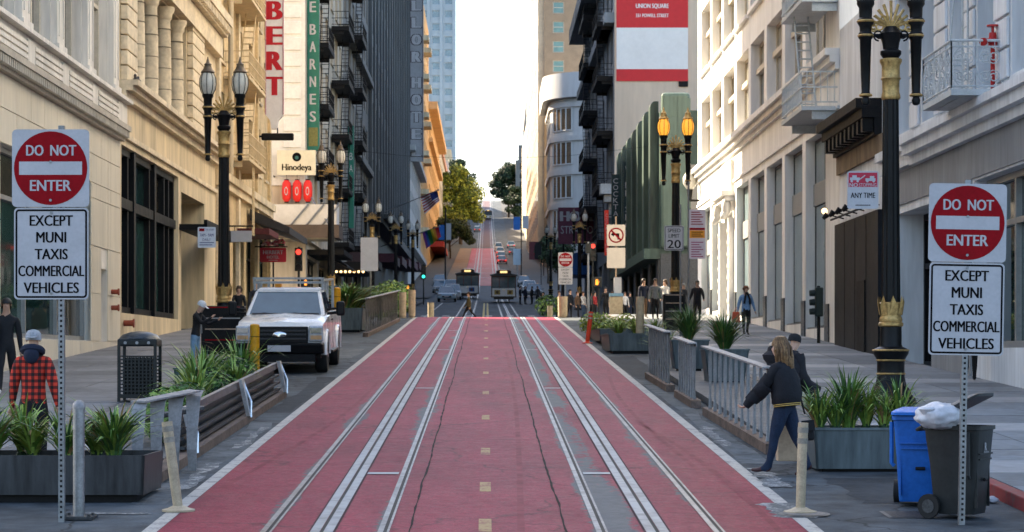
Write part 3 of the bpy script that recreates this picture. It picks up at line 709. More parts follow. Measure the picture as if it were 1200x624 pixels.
# ---- buff building with pale fire escapes
b = thing('fire_escape_building', 'buff yellow building with pale fire escape balconies on the left corner', 'building', (XL, 94, gz(94)))
y0, y1 = 83.45, 104.0
ops = []
for z in (11.0, 14.4, 17.8, 21.2, 24.6):
    for a in (84.6, 87.6, 91.2, 95.2, 98.6, 101.6): ops.append((a, a+1.5, z, z+2.2, .35))
gops = [(84.4, 88.2, 4.0, 8.2, .4), (89.2, 93.2, 4.0, 7.6, 1.2), (94.2, 98.8, 4.0, 8.2, .5), (99.6, 103.2, 4.3, 8.2, .4)]
obj('wall', wall(FL, y0, y1, 0, 40, ops+gops, depth=18), BUFF, b)  # carried up past the view to hold back the low sun
for o_ in ops: window(b, FL, *o_[:4], -.28, BROWNF, [GLASS, GLASS2], zs=(.5,), fw=.09, sill=BEIGE)
for o_ in gops: window(b, FL, *o_[:4], -o_[4]+.1, BFRAME, SHOPG, nx=2, zs=(.72,), fw=.12, name='shop_window')
m_ = MB(); FL.box(m_, y0, y1, .003, .35, 9.6, 9.9); FL.box(m_, y0, y1, .003, .22, 9.3, 9.597); obj('cornice', m_, BEIGE, b)
for a in (83.6, 90.2, 97.6, 103.3):
    m_ = MB(); FL.box(m_, a, a+.6, .003, .14, 3.6, 9.29); FL.box(m_, a, a+.6, .003, .14, 9.91, 27); obj('pilaster', m_, BEIGE2 if a < 91 else BUFF, b)
fire_escape(b, FL, 86.0, 92.4, (10.6, 13.9, 17.2, 20.6), 1.05, PALEY, step=.24)
m_ = MB()
for s in (0, .5): m_.tube([(XL+.9, 88.5+s, 10.5), (XL+.9, 88.5+s, 7.6)], .03, 5)
for k in range(9): m_.tube([(XL+.9, 88.5, 7.8+k*.3), (XL+.9, 89.0, 7.8+k*.3)], .018, 4)
obj('drop_ladder', m_, PALEY, b)
m_ = MB(); m_.tube([(XL+.3, 86.0, 9.9), (XL+.3, 86.0, 30)], .11, 8); obj('drainpipe', m_, BEIGE, b)
m_ = MB(); FL.box(m_, 89.4, 93.4, .15, 1.5, 7.7, 7.95); obj('awning', m_, M('maroon_awning', (.09,.02,.02), .7, .2, 2), b)
m_ = MB()
m_.hexa([FL.p(94.3,.15,8.6),FL.p(103.6,.15,8.6),FL.p(103.6,1.9,8.0),FL.p(94.3,1.9,8.0),FL.p(94.3,.15,9.1),FL.p(103.6,.15,9.1),FL.p(103.6,1.9,8.3),FL.p(94.3,1.9,8.3)]); obj('awning', m_, M('dark_awning', (.03,.03,.032), .7, .2, 2), b)

# ---- far side of the crossing, left: white sided corner block
VENT = M('white_siding', (.66,.65,.62), .6, .08, 1)
b = thing('corner_building', 'narrow cream block with black fire escapes beyond the left crossing', 'building', (XL, 141, gz(141)))
y0, y1 = 125.0, 157.5
ops = []
for z in (11.5, 15.2, 18.9, 22.6, 26.3):
    for a in (127, 131.5, 136, 140.5, 145, 149.5, 153.6): ops.append((a, a+2.2, z, z+2.4, .35))
gops = [(126.2, 133.8, 5.0, 8.4, .5), (135, 142.5, 5.0, 8.4, .5), (144, 156, 5.2, 8.4, .5)]
CREAMD = M('cream_stone_dirty', (.50,.43,.33), .75, .25, .5, streak=True)
obj('wall', wall(FL, y0, y1, 2, 33, ops+gops, depth=13), CREAMD, b)
for o_ in ops: window(b, FL, *o_[:4], -.28, BROWNF, [GLASS, GLASS2, GLASS], zs=(.5,), fw=.12, sill=CREAMD)
for o_ in gops: window(b, FL, *o_[:4], -.35, BFRAME, SHOPG, nx=3, zs=(.75,), fw=.15, name='shop_window')
fire_escape(b, FL, 128.5, 133.5, (10.4, 14.1, 17.8, 21.5, 25.2), 1.1, BLACKM, step=.3, deck=.3)
fire_escape(b, FL, 146, 152, (10.4, 14.1, 17.8, 21.5, 25.2), 1.2, BLACKM, step=.3, deck=.3)
SF = south(125)
m_ = MB(); SF.box(m_, -14.5, XL-.02, .003, .12, 12.6, 30); sd_ = obj('siding', m_, VENT, b)
for zz in range(0, 18):
    m_ = MB(); SF.box(m_, -11.9, XL-.25, .121, .20, 12.9+zz*.95, 13.65+zz*.95); obj('louvre_panel', m_, VENT, b, bevel=.03)
m_ = MB(); FL.box(m_, y0, y1, .003, .9, 31.5, 32.2); FL.box(m_, y0, y1, .003, .3, 9.3, 9.8); obj('cornice', m_, CREAMD, b)
m_ = MB(); FL.box(m_, 126, 134, .01, 2.2, 8.6, 8.9); obj('awning', m_, BLACKM, b)
m_ = MB(); FL.hex = None
m_.hexa([FL.p(134.5,.01,9.2),FL.p(143,.01,9.2),FL.p(143,1.8,8.2),FL.p(134.5,1.8,8.2),FL.p(134.5,.01,9.6),FL.p(143,.01,9.6),FL.p(143,1.8,8.35),FL.p(134.5,1.8,8.35)]); obj('awning', m_, BLACKM, b)
m_ = MB(); FL.box(m_, 144.5, 156, .01, 2.4, 8.4, 9.0); aw = obj('marquee', m_, BLACKM, b)
BULB = M('warm_bulb', (.9,.7,.4), .4, emit=(1,.62,.25), estr=.8)
for k in range(7):
    m_ = MB(); m_.ball((XL+.45+k*.3, 144.42, 8.32), .09, n=8, k=6); obj('bulb', m_, BULB, aw)
# ---- next: grey brown hotel with fire escapes
b = thing('hotel_building', 'grey stone block with fire escapes between the cream corner and dark facade', 'building', (XL, 175, gz(175)))
y0, y1 = 157.55, 191.5
ops = []
for z in (12, 16, 20, 24, 28, 32):
    for a in (159, 164, 169, 174, 179, 184, 188): ops.append((a, a+2.4, z, z+2.6, .4))
gops = [(159, 168, 6.2, 9.6, .6), (170, 180, 6.6, 9.8, .6), (182, 190, 7.0, 10, .6)]
obj('wall', wall(FL, y0, y1, 3, 37, ops+gops, depth=13), GREYST, b)
for o_ in ops: window(b, FL, *o_[:4], -.3, BROWNF, GLASS, zs=(.5,), fw=.14)
for o_ in gops: window(b, FL, *o_[:4], -.4, BFRAME, SHOPG, nx=3, fw=.15, name='shop_window')
fire_escape(b, FL, 162, 168, (11, 15, 19, 23, 27, 31), 1.2, BLACKM, step=.4, deck=.35)
for z in (10.6, 18.6, 26.6):
    m_ = MB(); FL.box(m_, y0, y1, .003, .5, z, z+.5); obj('cornice', m_, GREYST, b)
m_ = MB(); FL.box(m_, 158, 168.5, .01, 2.0, 9.6, 10.3); obj('awning', m_, M('brown_awning', (.05,.03,.035), .7, .2, 1), b)
m_ = MB(); FL.box(m_, 170, 180, .01, 1.8, 9.8, 10.4); obj('awning', m_, BLACKM, b)

# ---- tall dark ribbed facade
b = thing('dark_hotel_building', 'tall dark grey facade with vertical ribs left of the blade sign', 'building', (XL, 240, gz(240)))
y0, y1 = 191.6, 288.0
ops = []
for i in range(16):
    a = 193.2+i*5.9
    for z in range(7): ops.append((a, a+3.3, 17+z*5.2, 17+z*5.2+3.3, .5))
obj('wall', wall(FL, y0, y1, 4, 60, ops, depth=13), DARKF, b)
for o_ in ops: window(b, FL, *o_[:4], -.4, BFRAME, GLASS, zs=(.5,), fw=.2)
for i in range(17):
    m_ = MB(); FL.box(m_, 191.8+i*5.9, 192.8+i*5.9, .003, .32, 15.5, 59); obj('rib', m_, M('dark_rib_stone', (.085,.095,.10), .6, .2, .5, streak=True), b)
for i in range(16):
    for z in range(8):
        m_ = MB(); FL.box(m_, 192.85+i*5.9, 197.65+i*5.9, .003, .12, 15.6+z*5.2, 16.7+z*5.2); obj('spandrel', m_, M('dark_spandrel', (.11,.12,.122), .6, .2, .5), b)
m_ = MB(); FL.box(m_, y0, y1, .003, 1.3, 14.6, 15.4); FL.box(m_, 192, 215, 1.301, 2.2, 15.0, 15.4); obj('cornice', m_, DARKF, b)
for i in range(5):
    m_ = MB(); FL.box(m_, 195+i*18, 207+i*18, .01, 2.2, 11.2+i*.6, 12.0+i*.6); obj('awning', m_, M('plum_awning', (.06,.02,.03), .7, .2, 1), b)

# ---- grey stone behind the blade sign
b = thing('grey_bay_building', 'pale grey building behind the long vertical hotel sign', 'building', (XL, 318, gz(318)))
ops = []
for i in range(9):
    for z in range(8): ops.append((292+i*5.6, 295+i*5.6, 19+z*4.2, 21.6+z*4.2, .4))
PALEG = M('pale_grey_stone', (.40,.40,.39), .75, .15, .4, streak=True)
obj('wall', wall(FL, 288.1, 343.5, 8, 56, ops, depth=13), PALEG, b)
for o_ in ops: window(b, FL, *o_[:4], -.3, WFRAME, GLASS, fw=.2)
for z in (17.2, 30.5):
    m_ = MB(); FL.box(m_, 288.1, 343.5, .003, 1.0, z, z+.7); obj('cornice', m_, PALEG, b)
# ---- orange stucco pair
b = thing('orange_tower', 'slim tall orange stucco building right of the vertical hotel sign', 'building', (XL, 368, gz(368)))
ops = [(346+i*7.6, 349+i*7.6, 24+z*6.2, 27.4+z*6.2, .4) for i in range(6) for z in range(6)]
obj('wall', wall(FL, 343.6, 391.5, 10, 62, ops, depth=9), ORANGE, b)
for o_ in ops: window(b, FL, *o_[:4], -.3, BROWNF, GLASS, fw=.25)
for z in range(6):
    m_ = MB(); FL.box(m_, 344, 348.5, .003, 1.3, 22.6+z*6.2, 23.4+z*6.2); FL.box(m_, 358, 364, .003, 1.3, 22.6+z*6.2, 23.4+z*6.2); obj('balcony', m_, BEIGE, b)
b = thing('orange_building', 'lower orange stucco building with a deep cornice above the street tree', 'building', (XL, 435, gz(435)))
ops = [(394+i*9, 399+i*9, 26+z*5.4, 29.2+z*5.4, .4) for i in range(9) for z in range(4)]
obj('wall', wall(FL, 391.6, 480, 14, 49.5, ops, depth=9), ORANGE, b)
for o_ in ops: window(b, FL, *o_[:4], -.3, BROWNF, GLASS, fw=.25)
for z0, z1, d in ((48.0, 49.4, 1.6), (42.0, 42.7, .8), (25.0, 25.5, .6)):
    m_ = MB(); FL.box(m_, 391.6, 480, .003, d, z0, z1); obj('cornice', m_, ORANGE, b)
m_ = MB(); FL.box(m_, 400, 440, .02, 2.6, 23.2, 24.2); obj('awning', m_, M('red_awning', (.42,.05,.04), .7, .1, 1), b)
b = thing('pink_roofed_building', 'grey building with a rose band below the haze toned tower', 'building', (XL, 540, gz(540)))
ops = [(484+i*11, 490+i*11, 34+z*5, 37.2+z*5, .4) for i in range(9) for z in range(3)]
obj('wall', wall(FL, 480.1, 585, 22, 50, ops[:], depth=9), PALEG, b)
for o_ in ops: window(b, FL, *o_[:4], -.3, WFRAME, GLASS, fw=.3)
m_ = MB(); FL.box(m_, 480.1, 585, -9, .4, 50.01, 51.5); obj('attic', m_, M('rose_stucco', (.45,.25,.2), .8, .1, .3), b)
# ---- tower far behind, haze put into its pale blue colour
HAZEW = M('hazed_panel', (.42,.50,.54), .5, .06, .1)
b = thing('high_rise_tower', 'haze toned pale high rise tower far up the hill on the left', 'building', (XL-12, 705, gz(705)))
F2 = south(690)
ops = [(-34+i*4.1, -34+i*4.1+2.6, 66+z*4.2, 66+z*4.2+2.3, .5) for i in range(6) for z in range(17)]
obj('wall', wall(F2, -36, -10.2, 40, 140, ops, depth=25), HAZEW, b)
BG1 = glass('tower_glass', (.16,.25,.30), .1)
for o_ in ops: window(b, F2, *o_[:4], -.35, HAZEW, BG1, fw=.2)
for i in range(7):
    m_ = MB(); F2.box(m_, -35.6+i*4.1, -34.7+i*4.1, .003, .6, 60, 139); obj('rib', m_, HAZEW, b)
# ================================================================ BUILDINGS ON THE RIGHT
GREYP = M('grey_painted_stone', (.25,.265,.28), .65, .16, 1.0, streak=True, bump=.08)
PALEP = M('pale_painted_stone', (.68,.71,.735), .6, .15, 1.0, streak=True, bump=.05)
WHITEB = M('white_painted_facade', (.80,.785,.75), .6, .12, .8, streak=True, bump=.05)
GRANITE = M('dark_granite', (.055,.06,.068), .3, .35, 12)
SLATE = M('dark_hoarding', (.008,.0115,.016), .5, .5, 1.2, bump=.08, spec=.2)
IRONG = M('pale_iron', (.52,.56,.57), .5, .12, 4)
b = thing('grey_shop_building', 'grey painted building with a scrollwork balcony behind the right lamp post', 'building', (XR, 50, gz(50)))
y0, y1 = 34.0, 54.4
wins = [(39.7,41.4),(42.8,44.3),(45.5,47.0),(48.5,50.0),(51.3,52.8)]
ops = [(a, c, 8.05, 11.4, .55) for a, c in wins] + [(a, c, 12.6, 15.4, .55) for a, c in wins]
gops = [(35.0, 44.6, 2.75, 6.25, .5), (48.9, 53.0, 2.3, 6.1, .9)]
obj('wall', wall(FRT, y0, y1, 0, 40, ops+gops, depth=18), PALEP, b)  # unseen upper wall made taller to bounce warm sun across
for o_ in ops: window(b, FRT, *o_[:4], -.48, WFRAME, [GLASS2, GLASS3], zs=(.5,), fw=.08)
window(b, FRT, 35.0, 44.6, 2.75, 6.25, -.4, SHOPF, SHOPG, xs=[37.4, 39.8, 42.2], zs=(.72,), fw=.14, ft=.14, name='shop_window')
window(b, FRT, 48.9, 53.0, 2.3, 6.1, -.8, BFRAME, SHOPG, xs=[50.3, 51.7], zs=(.66,), fw=.16, ft=.14, name='shop_door')
m_ = MB(); FRT.box(m_, y0, y1, .003, .04, 6.3, 7.1); FRT.box(m_, 44.8, 48.7, .003, .04, 2.0, 6.297); FRT.box(m_, 53.2, 54.4, .003, .04, 2.0, 6.297); obj('stone_facing', m_, GREYP, b)
m_ = MB(); FRT.box(m_, y0, 50.5, .003, .5, 7.55, 7.72); FRT.box(m_, y0, 50.5, .003, .38, 7.32, 7.547); FRT.box(m_, y0, 50.5, .003, .2, 7.1, 7.317)
FRT.box(m_, 50.5, y1, .003, .3, 7.5, 7.72); FRT.box(m_, 50.5, y1, .003, .18, 7.15, 7.497); obj('cornice', m_, PALEP, b)
for zz in [8.0+.62*k for k in range(7)]:
    for a0, a1 in ((41.55,42.65),(44.45,45.35),(47.15,48.35),(50.15,51.15),(52.95,54.35)):
        m_ = MB(); FRT.box(m_, a0, a1, .003, .07, zz+.03, zz+.59); obj('stone_block', m_, PALEP, b, bevel=.02)
# scrollwork balcony
m_ = MB(); FRT.box(m_, 42.1, 44.85, .01, 1.03, 7.74, 7.86); FRT.box(m_, 42.3, 44.6, .01, .8, 7.725, 7.738); bal = obj('balcony', m_, IRONG, b)
def scroll(c, r, ua, n=14, turns=1.6, sgn=1):
    pts = []
    for i in range(n+1):
        t = i/n; a = sgn*turns*2*math.pi*t; rr = r*(1-.75*t)
        pts.append(Vector(c) + ua*(rr*math.cos(a)) + EZ*(rr*math.sin(a)))
    return pts
XO = XR-1.02
for side in ('front', 'near', 'far'):
    r_ = MB(); zb, zt = 7.88, 8.82
    if side == 'front': A = Vector((XO, 42.12, 0)); ua = EY; ln = 2.7
    elif side == 'near': A = Vector((XO, 42.12, 0)); ua = EX; ln = 1.0
    else: A = Vector((XO, 44.82, 0)); ua = EX; ln = 1.0
    for zz, rr in ((zt, .028), (zt-.12, .016), (zb+.04, .02)): r_.tube([A+EZ*zz, A+ua*ln+EZ*zz], rr, 6)
    nb = int(ln/.14)
    for i in range(nb+1): r_.tube([A+ua*(ln*i/nb)+EZ*(zt-.12), A+ua*(ln*i/nb)+EZ*zt], .009, 4)
    ns = max(2, int(round(ln/.5)))
    for i in range(ns):
        c = A+ua*(ln*(i+.5)/ns)+EZ*(zb+.42)
        for sg, dz_, dx in ((1,.19,-.09),(-1,.19,.09),(-1,-.19,-.09),(1,-.19,.09)):
            r_.tube(scroll(c+EZ*dz_+ua*dx, .14, ua*(1 if dx < 0 else -1), sgn=sg), .013, 4)
        r_.tube([c+ua*.25*math.cos(t*math.pi/8)+EZ*.4*math.sin(t*math.pi/8) for t in range(17)], .012, 4)
        r_.tube([A+ua*(ln*i/ns)+EZ*zb, A+ua*(ln*i/ns)+EZ*zt], .018, 4)
    r_.tube([A+ua*ln+EZ*zb, A+ua*ln+EZ*zt], .018, 4)
    obj('railing', r_, IRONG, bal)
m_ = MB()
for s in (0, .48): m_.tube([(XR-.25, 44.1+s, 7.9), (XR-.25, 44.1+s, 13.5)], .022, 5)
for k in range(16): m_.tube([(XR-.25, 44.1, 8.1+k*.33), (XR-.25, 44.58, 8.1+k*.33)], .014, 4)
m_.tube([(XR-.7, 44.1, 8.85), (XR-.6, 44.1, 9.2), (XR-.3, 44.1, 13)], .02, 5); obj('ladder', m_, IRONG, bal)
RV = M('red_valve_paint', (.45,.02,.02), .35, .15, 8)
m_ = MB(); x = XR-.16; m_.cyl((x,42.3,7.88),(x,42.3,8.75),.045,n=10); m_.cyl((x,42.3,8.75),(x,42.3,9.0),.09,.07,n=12); m_.cyl((x+.0,42.3,8.85),(x-.22,42.15,8.80),.055,n=10); m_.cyl((x-.2,42.16,8.80),(x-.25,42.12,8.79),.08,n=10); m_.cyl((x,42.3,9.0),(x,42.3,9.12),.03,n=8); m_.cyl((x,42.3,9.12),(x,42.3,9.15),.12,n=14); obj('standpipe_valve', m_, RV, bal, smooth=True)

# ---- narrow hoarded shop with black cornice
b = thing('hoarded_shop', 'narrow shop with dark hoarding under a black bracketed cornice', 'building', (XR, 58, gz(58)))
obj('wall', wall(FRT, 54.45, 61.6, 0, 12.0, [], depth=14), PALEP, b)
m_ = MB(); FRT.box(m_, 54.6, 61.4, .003, .18, 1.8, 6.35); ho = obj('hoarding', m_, SLATE, b)
for a in (56.3, 58.0, 59.7):
    m_ = MB(); FRT.box(m_, a-.01, a+.01, .181, .19, 1.9, 6.3); obj('seam', m_, BLACKM, ho)
m_ = MB(); FRT.box(m_, 56.4, 57.6, .182, .21, 2.3, 4.6); obj('door', m_, BLACKM, ho)
m_ = MB(); m_.tube([(XR-.3, 54.7, 6.5), (XR-.3, 61.3, 6.5)], .03, 6)
for k in range(6):
    y = 55.2+k*1.1; m_.tube([(XR-.03, y, 6.5), (XR-.5, y, 6.62)], .02, 5); m_.cyl((XR-.5, y, 6.62), (XR-.62, y, 6.5), .09, .05, 8)
obj('lamp_rail', m_, BLACKM, b)
m_ = MB(); m_.ball((XR-.5, 61.2, 6.75), .09); obj('lit_bulb', m_, BULB, b)
m_ = MB(); FRT.box(m_, 55.0, 61.58, .003, .68, 9.0, 9.25); FRT.box(m_, 55.0, 61.58, .003, .52, 8.75, 8.997); FRT.box(m_, 55.0, 61.58, .003, .2, 8.3, 8.747); co = obj('cornice', m_, BLACKM, b)
for k in range(10):
    m_ = MB(); FRT.box(m_, 55.15+k*.66, 55.4+k*.66, .203, .48, 8.4, 8.747); obj('bracket', m_, BLACK, co)
m_ = MB(); FRT.box(m_, 54.5, 61.6, .003, .1, 7.8, 8.297); obj('frieze', m_, M('stained_frieze', (.20,.15,.10), .8, .4, 2, streak=True), b)
t = thing('side_traffic_signal', 'dark side on traffic signal head low on the white building corner', 'signal', (9.7, 62.6, gz(62.6)+KERB))
m_ = MB(); m_.cyl((9.75,62.6,gz(62.6)+KERB),(9.75,62.6,4.65),.05,n=8); obj('post', m_, BLACKM, t)
m_ = MB(); m_.box(9.62,9.85,62.35,62.55,3.75,4.6); sg = obj('housing', m_, M('signal_green_black', (.02,.03,.025), .5, .2, 4), t, bevel=.03)
for k in range(3):
    m_ = MB(); m_.cyl((9.61,62.45,3.9+k*.27),(9.46,62.45,3.89+k*.27),.10,.09,10); obj('visor', m_, MATS['signal_green_black'], sg)

# ---- white building with deep bays
b = thing('white_building', 'long white painted building with deep window bays, its far end in sunlight', 'building', (XR, 83, gz(83)))
y0, y1 = 61.65, 102.9
st = [101.2-4.72*k-4.0 for k in range(8)]
ops = []
for a in st:
    for z0, z1 in ((11.75, 14.6), (15.9, 18.9), (20.1, 23.0)): ops.append((a, a+4.0, z0, z1, .45))
gops = [(a, a+4.0, 3.4+.0452*(a-63)*.9, 9.45, .38) for i, a in enumerate(st) if i != 2]
ent = (st[2]+.5, st[2]+3.5, 3.2, 8.6, 1.1)
obj('wall', wall(FRT, y0, y1, 0, 40, ops+gops+[ent], depth=18), WHITEB, b)  # raised above the view so its lit top bounces light over the street
SHOPB = glass('shop_glass_pale_reflection', (.19,.26,.29), .05, .04)  # pale base colour stands in for what this glass mirrors
BRZ = M('bronze_frame', (.05,.045,.042), .45, .2, 3)
GREYF = M('window_frame_grey', (.26,.27,.27), .5, .1, 3)
for o_ in ops: window(b, FRT, *o_[:4], -.40, WFRAME, [GLASS2, GLASS, GLASS3], xs=[o_[0]+1.33, o_[0]+2.67], zs=(.62,), fw=.11, ft=.06)
for o_ in ops[:]:
    m_ = MB(); FRT.box(m_, o_[0]+.05, o_[1]-.05, -.39, -.2, o_[2]+(o_[3]-o_[2])*.62-.1, o_[2]+(o_[3]-o_[2])*.62+.1); obj('transom', m_, WFRAME, b)
for o_ in gops:
    window(b, FRT, *o_[:4], -.33, BRZ, SHOPB, xs=[o_[0]+2.0], zs=(.70,), fw=.10, ft=.035, name='shop_window')
    m_ = MB(); FRT.box(m_, o_[0]+.06, o_[1]-.06, -.29, -.24, 7.35, 8.05); obj('transom', m_, GREYF, b)
    m_ = MB(); FRT.box(m_, o_[0]+.003, o_[1]-.003, -.36, -.06, 2.0, o_[2]+.05); obj('stall_riser', m_, GRANITE, b)
window(b, FRT, *ent[:4], -1.0, BFRAME, SHOPG, nx=2, zs=(.7,), fw=.14, name='door')
for i in range(9):       # dark granite plinths of the piers
    a0 = 101.2-4.72*i; a1 = min(a0+.72, y1); 
    if a0 > y1-.1 or a1 < y0: continue
    m_ = MB(); FRT.box(m_, max(a0, y0), a1, .003, .05, 1.8, gz(a0)+1.28); obj('plinth', m_, GRANITE, b)
m_ = MB(); FRT.box(m_, y0, y1, .003, .42, 11.3, 11.5); FRT.box(m_, y0, y1, .003, .28, 11.1, 11.297); FRT.box(m_, y0, y1, .003, .12, 10.9, 11.097); FRT.box(m_, y0, y1, .003, .07, 9.75, 9.85); obj('cornice', m_, WHITEB, b)
for o_ in ops:
    m_ = MB(); FRT.box(m_, o_[0]-.08, o_[1]+.08, .003, .14, o_[2]-.16, o_[2]-.01)
    if o_[2] > 12: obj('sill', m_, WHITEB, b)
# carved entrance surround: consoles, hood, relief panel
a0, a1 = ent[0], ent[1]
for a in (a0-.45, a1+.0):
    m_ = MB(); FRT.box(m_, a, a+.45, .003, .22, 3.0, 8.3); pi = obj('door_pilaster', m_, WHITEB, b)
    for k in range(9):
        m_ = MB(); m_.ball(FRT.p(a+.22, .22, 3.9+k*.48), .06, .13, .15, 8, 6); obj('rosette', m_, WHITEB, pi, smooth=True)
    m_ = MB(); m_.ball(FRT.p(a+.22, .3, 8.75), .2, .22, .42, 10, 8); m_.ball(FRT.p(a+.22, .42, 8.4), .14, .2, .18, 10, 8); obj('console', m_, WHITEB, b, smooth=True)
m_ = MB(); FRT.box(m_, a0-.6, a1+.6, .003, .55, 9.2, 9.42); FRT.box(m_, a0-.5, a1+.5, .003, .4, 9.0, 9.197); FRT.box(m_, a0-.3, a1+.3, .003, .15, 9.45, 10.7); obj('door_hood', m_, WHITEB, b)
m_ = MB()
for k in range(7): m_.ball(FRT.p(a0+.2+k*.45, .16, 10.05), .05, .2, .3, 8, 6)
obj('carving', m_, WHITEB, b, smooth=True)
fire_escape(b, FRT, 61.9, 66.2, (8.95+.9, 13.0, 16.2), 1.05, IRONG, step=.2)
# corner wall lantern
t = thing('wall_lantern', 'grey unlit wall lantern on the far corner of the white building', 'lantern', (9.75, 102.2, 10.0))
m_ = MB(); m_.lathe([(.05,-.55),(.10,-.5),(.13,-.3),(.16,-.02)], (9.75,102.2,10.6), 10); m_.tube([(10.2,102.2,10.05),(9.75,102.2,10.05)], .05, 6); obj('bracket', m_, BLACK, t, smooth=True)
m_ = MB(); m_.lathe([(.16,0),(.33,.25),(.34,.55),(.2,.78)], (9.75,102.2,10.6), 12); obj('lantern_glass', m_, M('frosted_glass', (.62,.60,.52), .3, .08, 6), t, smooth=True)
m_ = MB(); m_.lathe([(.24,.78),(.12,.95),(.05,1.1),(.02,1.3)], (9.75,102.2,10.6), 12); obj('lantern_cap', m_, BLACK, t, smooth=True)

# ---- green terracotta building beyond the crossing
GREENT = M('green_terracotta', (.052,.084,.068), .5, .4, .7, streak=True)
GREEND = M('green_terracotta_dark', (.045,.075,.06), .5, .25, .7, streak=True)
b = thing('green_building', 'green terracotta building with rounded fins beyond the right crossing', 'building', (XR, 142, gz(142)))
y0, y1 = 125.0, 160.0
ops = [(128.2+i*5.2, 131.0+i*5.2, 9.6, 15.6, .5) for i in range(6)]
gops = [(127+i*6.4, 132.4+i*6.4, 4.9, 8.2, .6) for i in range(5)]
obj('wall', wall(FRT, y0, y1, 2, 17.0, ops+gops, depth=22), GREEND, b)
BRASSG = glass('amber_glass', (.10,.06,.04))
for o_ in ops: window(b, FRT, *o_[:4], -.4, BFRAME, [GLASS, BRASSG], nx=2, zs=(.33,.66), fw=.12)
for o_ in gops: window(b, FRT, *o_[:4], -.5, BFRAME, SHOPG, nx=2, zs=(.75,), fw=.15, name='shop_window')
for i in range(7):       # fins with rounded tops
    a = 126.4+i*5.2
    prof = [(0, 8.9), (.5, 8.9), (.5, 17.3)] + [(.5-.3*(1-math.cos(t*math.pi/12)), 17.3+.4*math.sin(t*math.pi/12)) for t in range(1, 7)] + [(0, 17.7)]
    m_ = MB(); m_.prism(prof, lambda p, t_: FRT.p(t_, p[0]+.003, p[1]), a, a+1.25); obj('fin', m_, GREENT, b)
m_ = MB(); FRT.box(m_, y0-.05, y1, .003, .95, 8.3, 8.9); obj('sill_course', m_, GREENT, b)
m_ = MB(); FRT.box(m_, y0-.02, y1, .003, .1, 2.5, 8.297)
for i in range(6):
    pl = MB(); FRT.box(pl, 125.1+i*6.4, 126.9+i*6.4, .003, .12, 3, 8.29); obj('granite_facing', pl, GRANITE, b)
SF = south(125)
m_ = MB(); SF.box(m_, XR+.02, 11.9, .003, .5, 8.9, 18.0); obj('corner_tower', m_, M('green_terracotta_pale', (.10,.145,.115), .5, .25, .7, streak=True), b, bevel=.2)
rows_ = 7
for r_i in range(8):
    for c_i in range(2):
        m_ = MB(); SF.box(m_, XR+.14+c_i*.8, XR+.14+c_i*.8+.77, .502, .525, 9.05+r_i*1.08, 10.1+r_i*1.08); obj('tile_panel', m_, MATS['green_terracotta_pale'], b)
m_ = MB(); m_.prism([(11.95, 8.9), (16, 8.9), (16, 18.2), (13.8, 17.2), (11.95, 15.9)], lambda p, t_: SF.p(p[0], t_, p[1]), .003, .2); obj('gable', m_, GREEND, b)
m_ = MB(); SF.box(m_, 11.95, 15.5, .203, .26, 9.2, 13.8); obj('window_dark', m_, GLASS, b)
m_ = MB(); SF.box(m_, XR-.0, 18, .003, .14, 2.5, 8.6); obj('granite_facing', m_, GRANITE, b)

# ---- cream blank wall with the red banner, fire escape front
CREAMW = M('cream_stucco', (.66,.53,.40), .8, .08, .5, streak=True)
BLUEGR = M('blue_grey_stone', (.19,.21,.225), .7, .2, .6, streak=True)
b = thing('billboard_building', 'tall building with a blank cream side wall and dark fire escapes', 'building', (XR, 195, gz(195)))
y0, y1 = 170.0, 222.0
ops = [(172+i*6.2, 175+i*6.2, 13+z*4.4, 16+z*4.4, .4) for i in range(8) for z in range(5)]
gops = [(171.5+i*8.4, 178+i*8.4, 6.8+i*.35, 10.6, .6) for i in range(6)]
obj('wall', wall(FRT, y0, y1, 4, 36.5, ops+gops, depth=24), BLUEGR, b)
for o_ in ops: window(b, FRT, *o_[:4], -.3, BFRAME, GLASS, zs=(.5,), fw=.16)
for o_ in gops: window(b, FRT, *o_[:4], -.5, BFRAME, SHOPG, nx=2, fw=.16, name='shop_window')
fire_escape(b, FRT, 172, 180, tuple(12+4.4*i for i in range(6)), 1.3, BLACKM, step=.4, deck=.4)
fire_escape(b, FRT, 196, 206, tuple(12+4.4*i for i in range(6)), 1.3, BLACKM, step=.4, deck=.4)
m_ = MB(); FRT.box(m_, y0, y1, .003, 1.6, 35, 36.4); FRT.box(m_, y0, y1, .003, .8, 29.2, 30); obj('cornice', m_, BLUEGR, b)
SF = south(170)
m_ = MB(); SF.box(m_, XR+.01, 33, .003, .12, 10, 36); obj('side_wall', m_, CREAMW, b)
window(b, SF, 17.1, 18.6, 26.0, 30.0, .13, WFRAME, GLASS2, zs=(.5,), fw=.12)
m_ = MB(); SF.box(m_, 9.0, 11.6, .123, 1.9, 15.4, 16.2); SF.box(m_, 9.3, 11.6, .123, 1.5, 14.8, 15.397); SF.box(m_, 9.7, 11.4, .123, 1.0, 13.6, 14.797); obj('balcony', m_, M('pale_stone_trim', (.42,.41,.38), .7, .2, 1), b)
# infill between green and billboard buildings
b = thing('low_shop_building', 'low dark shop building behind the green fins and blade signs', 'building', (XR, 165, gz(165)))
obj('wall', wall(FRT, 160.05, 169.9, 3, 15, [(161, 168.8, 5.9, 9.5, .6), (161.5, 164, 11, 13.4, .4), (165.5, 168, 11, 13.4, .4)], depth=22), GREYST, b)
window(b, FRT, 161, 168.8, 5.9, 9.5, -.5, BFRAME, SHOPG, nx=3, fw=.15, name='shop_window')
for a in (161.5, 165.5): window(b, FRT, a, a+2.5, 11, 13.4, -.3, BFRAME, GLASS, zs=(.5,), fw=.12)

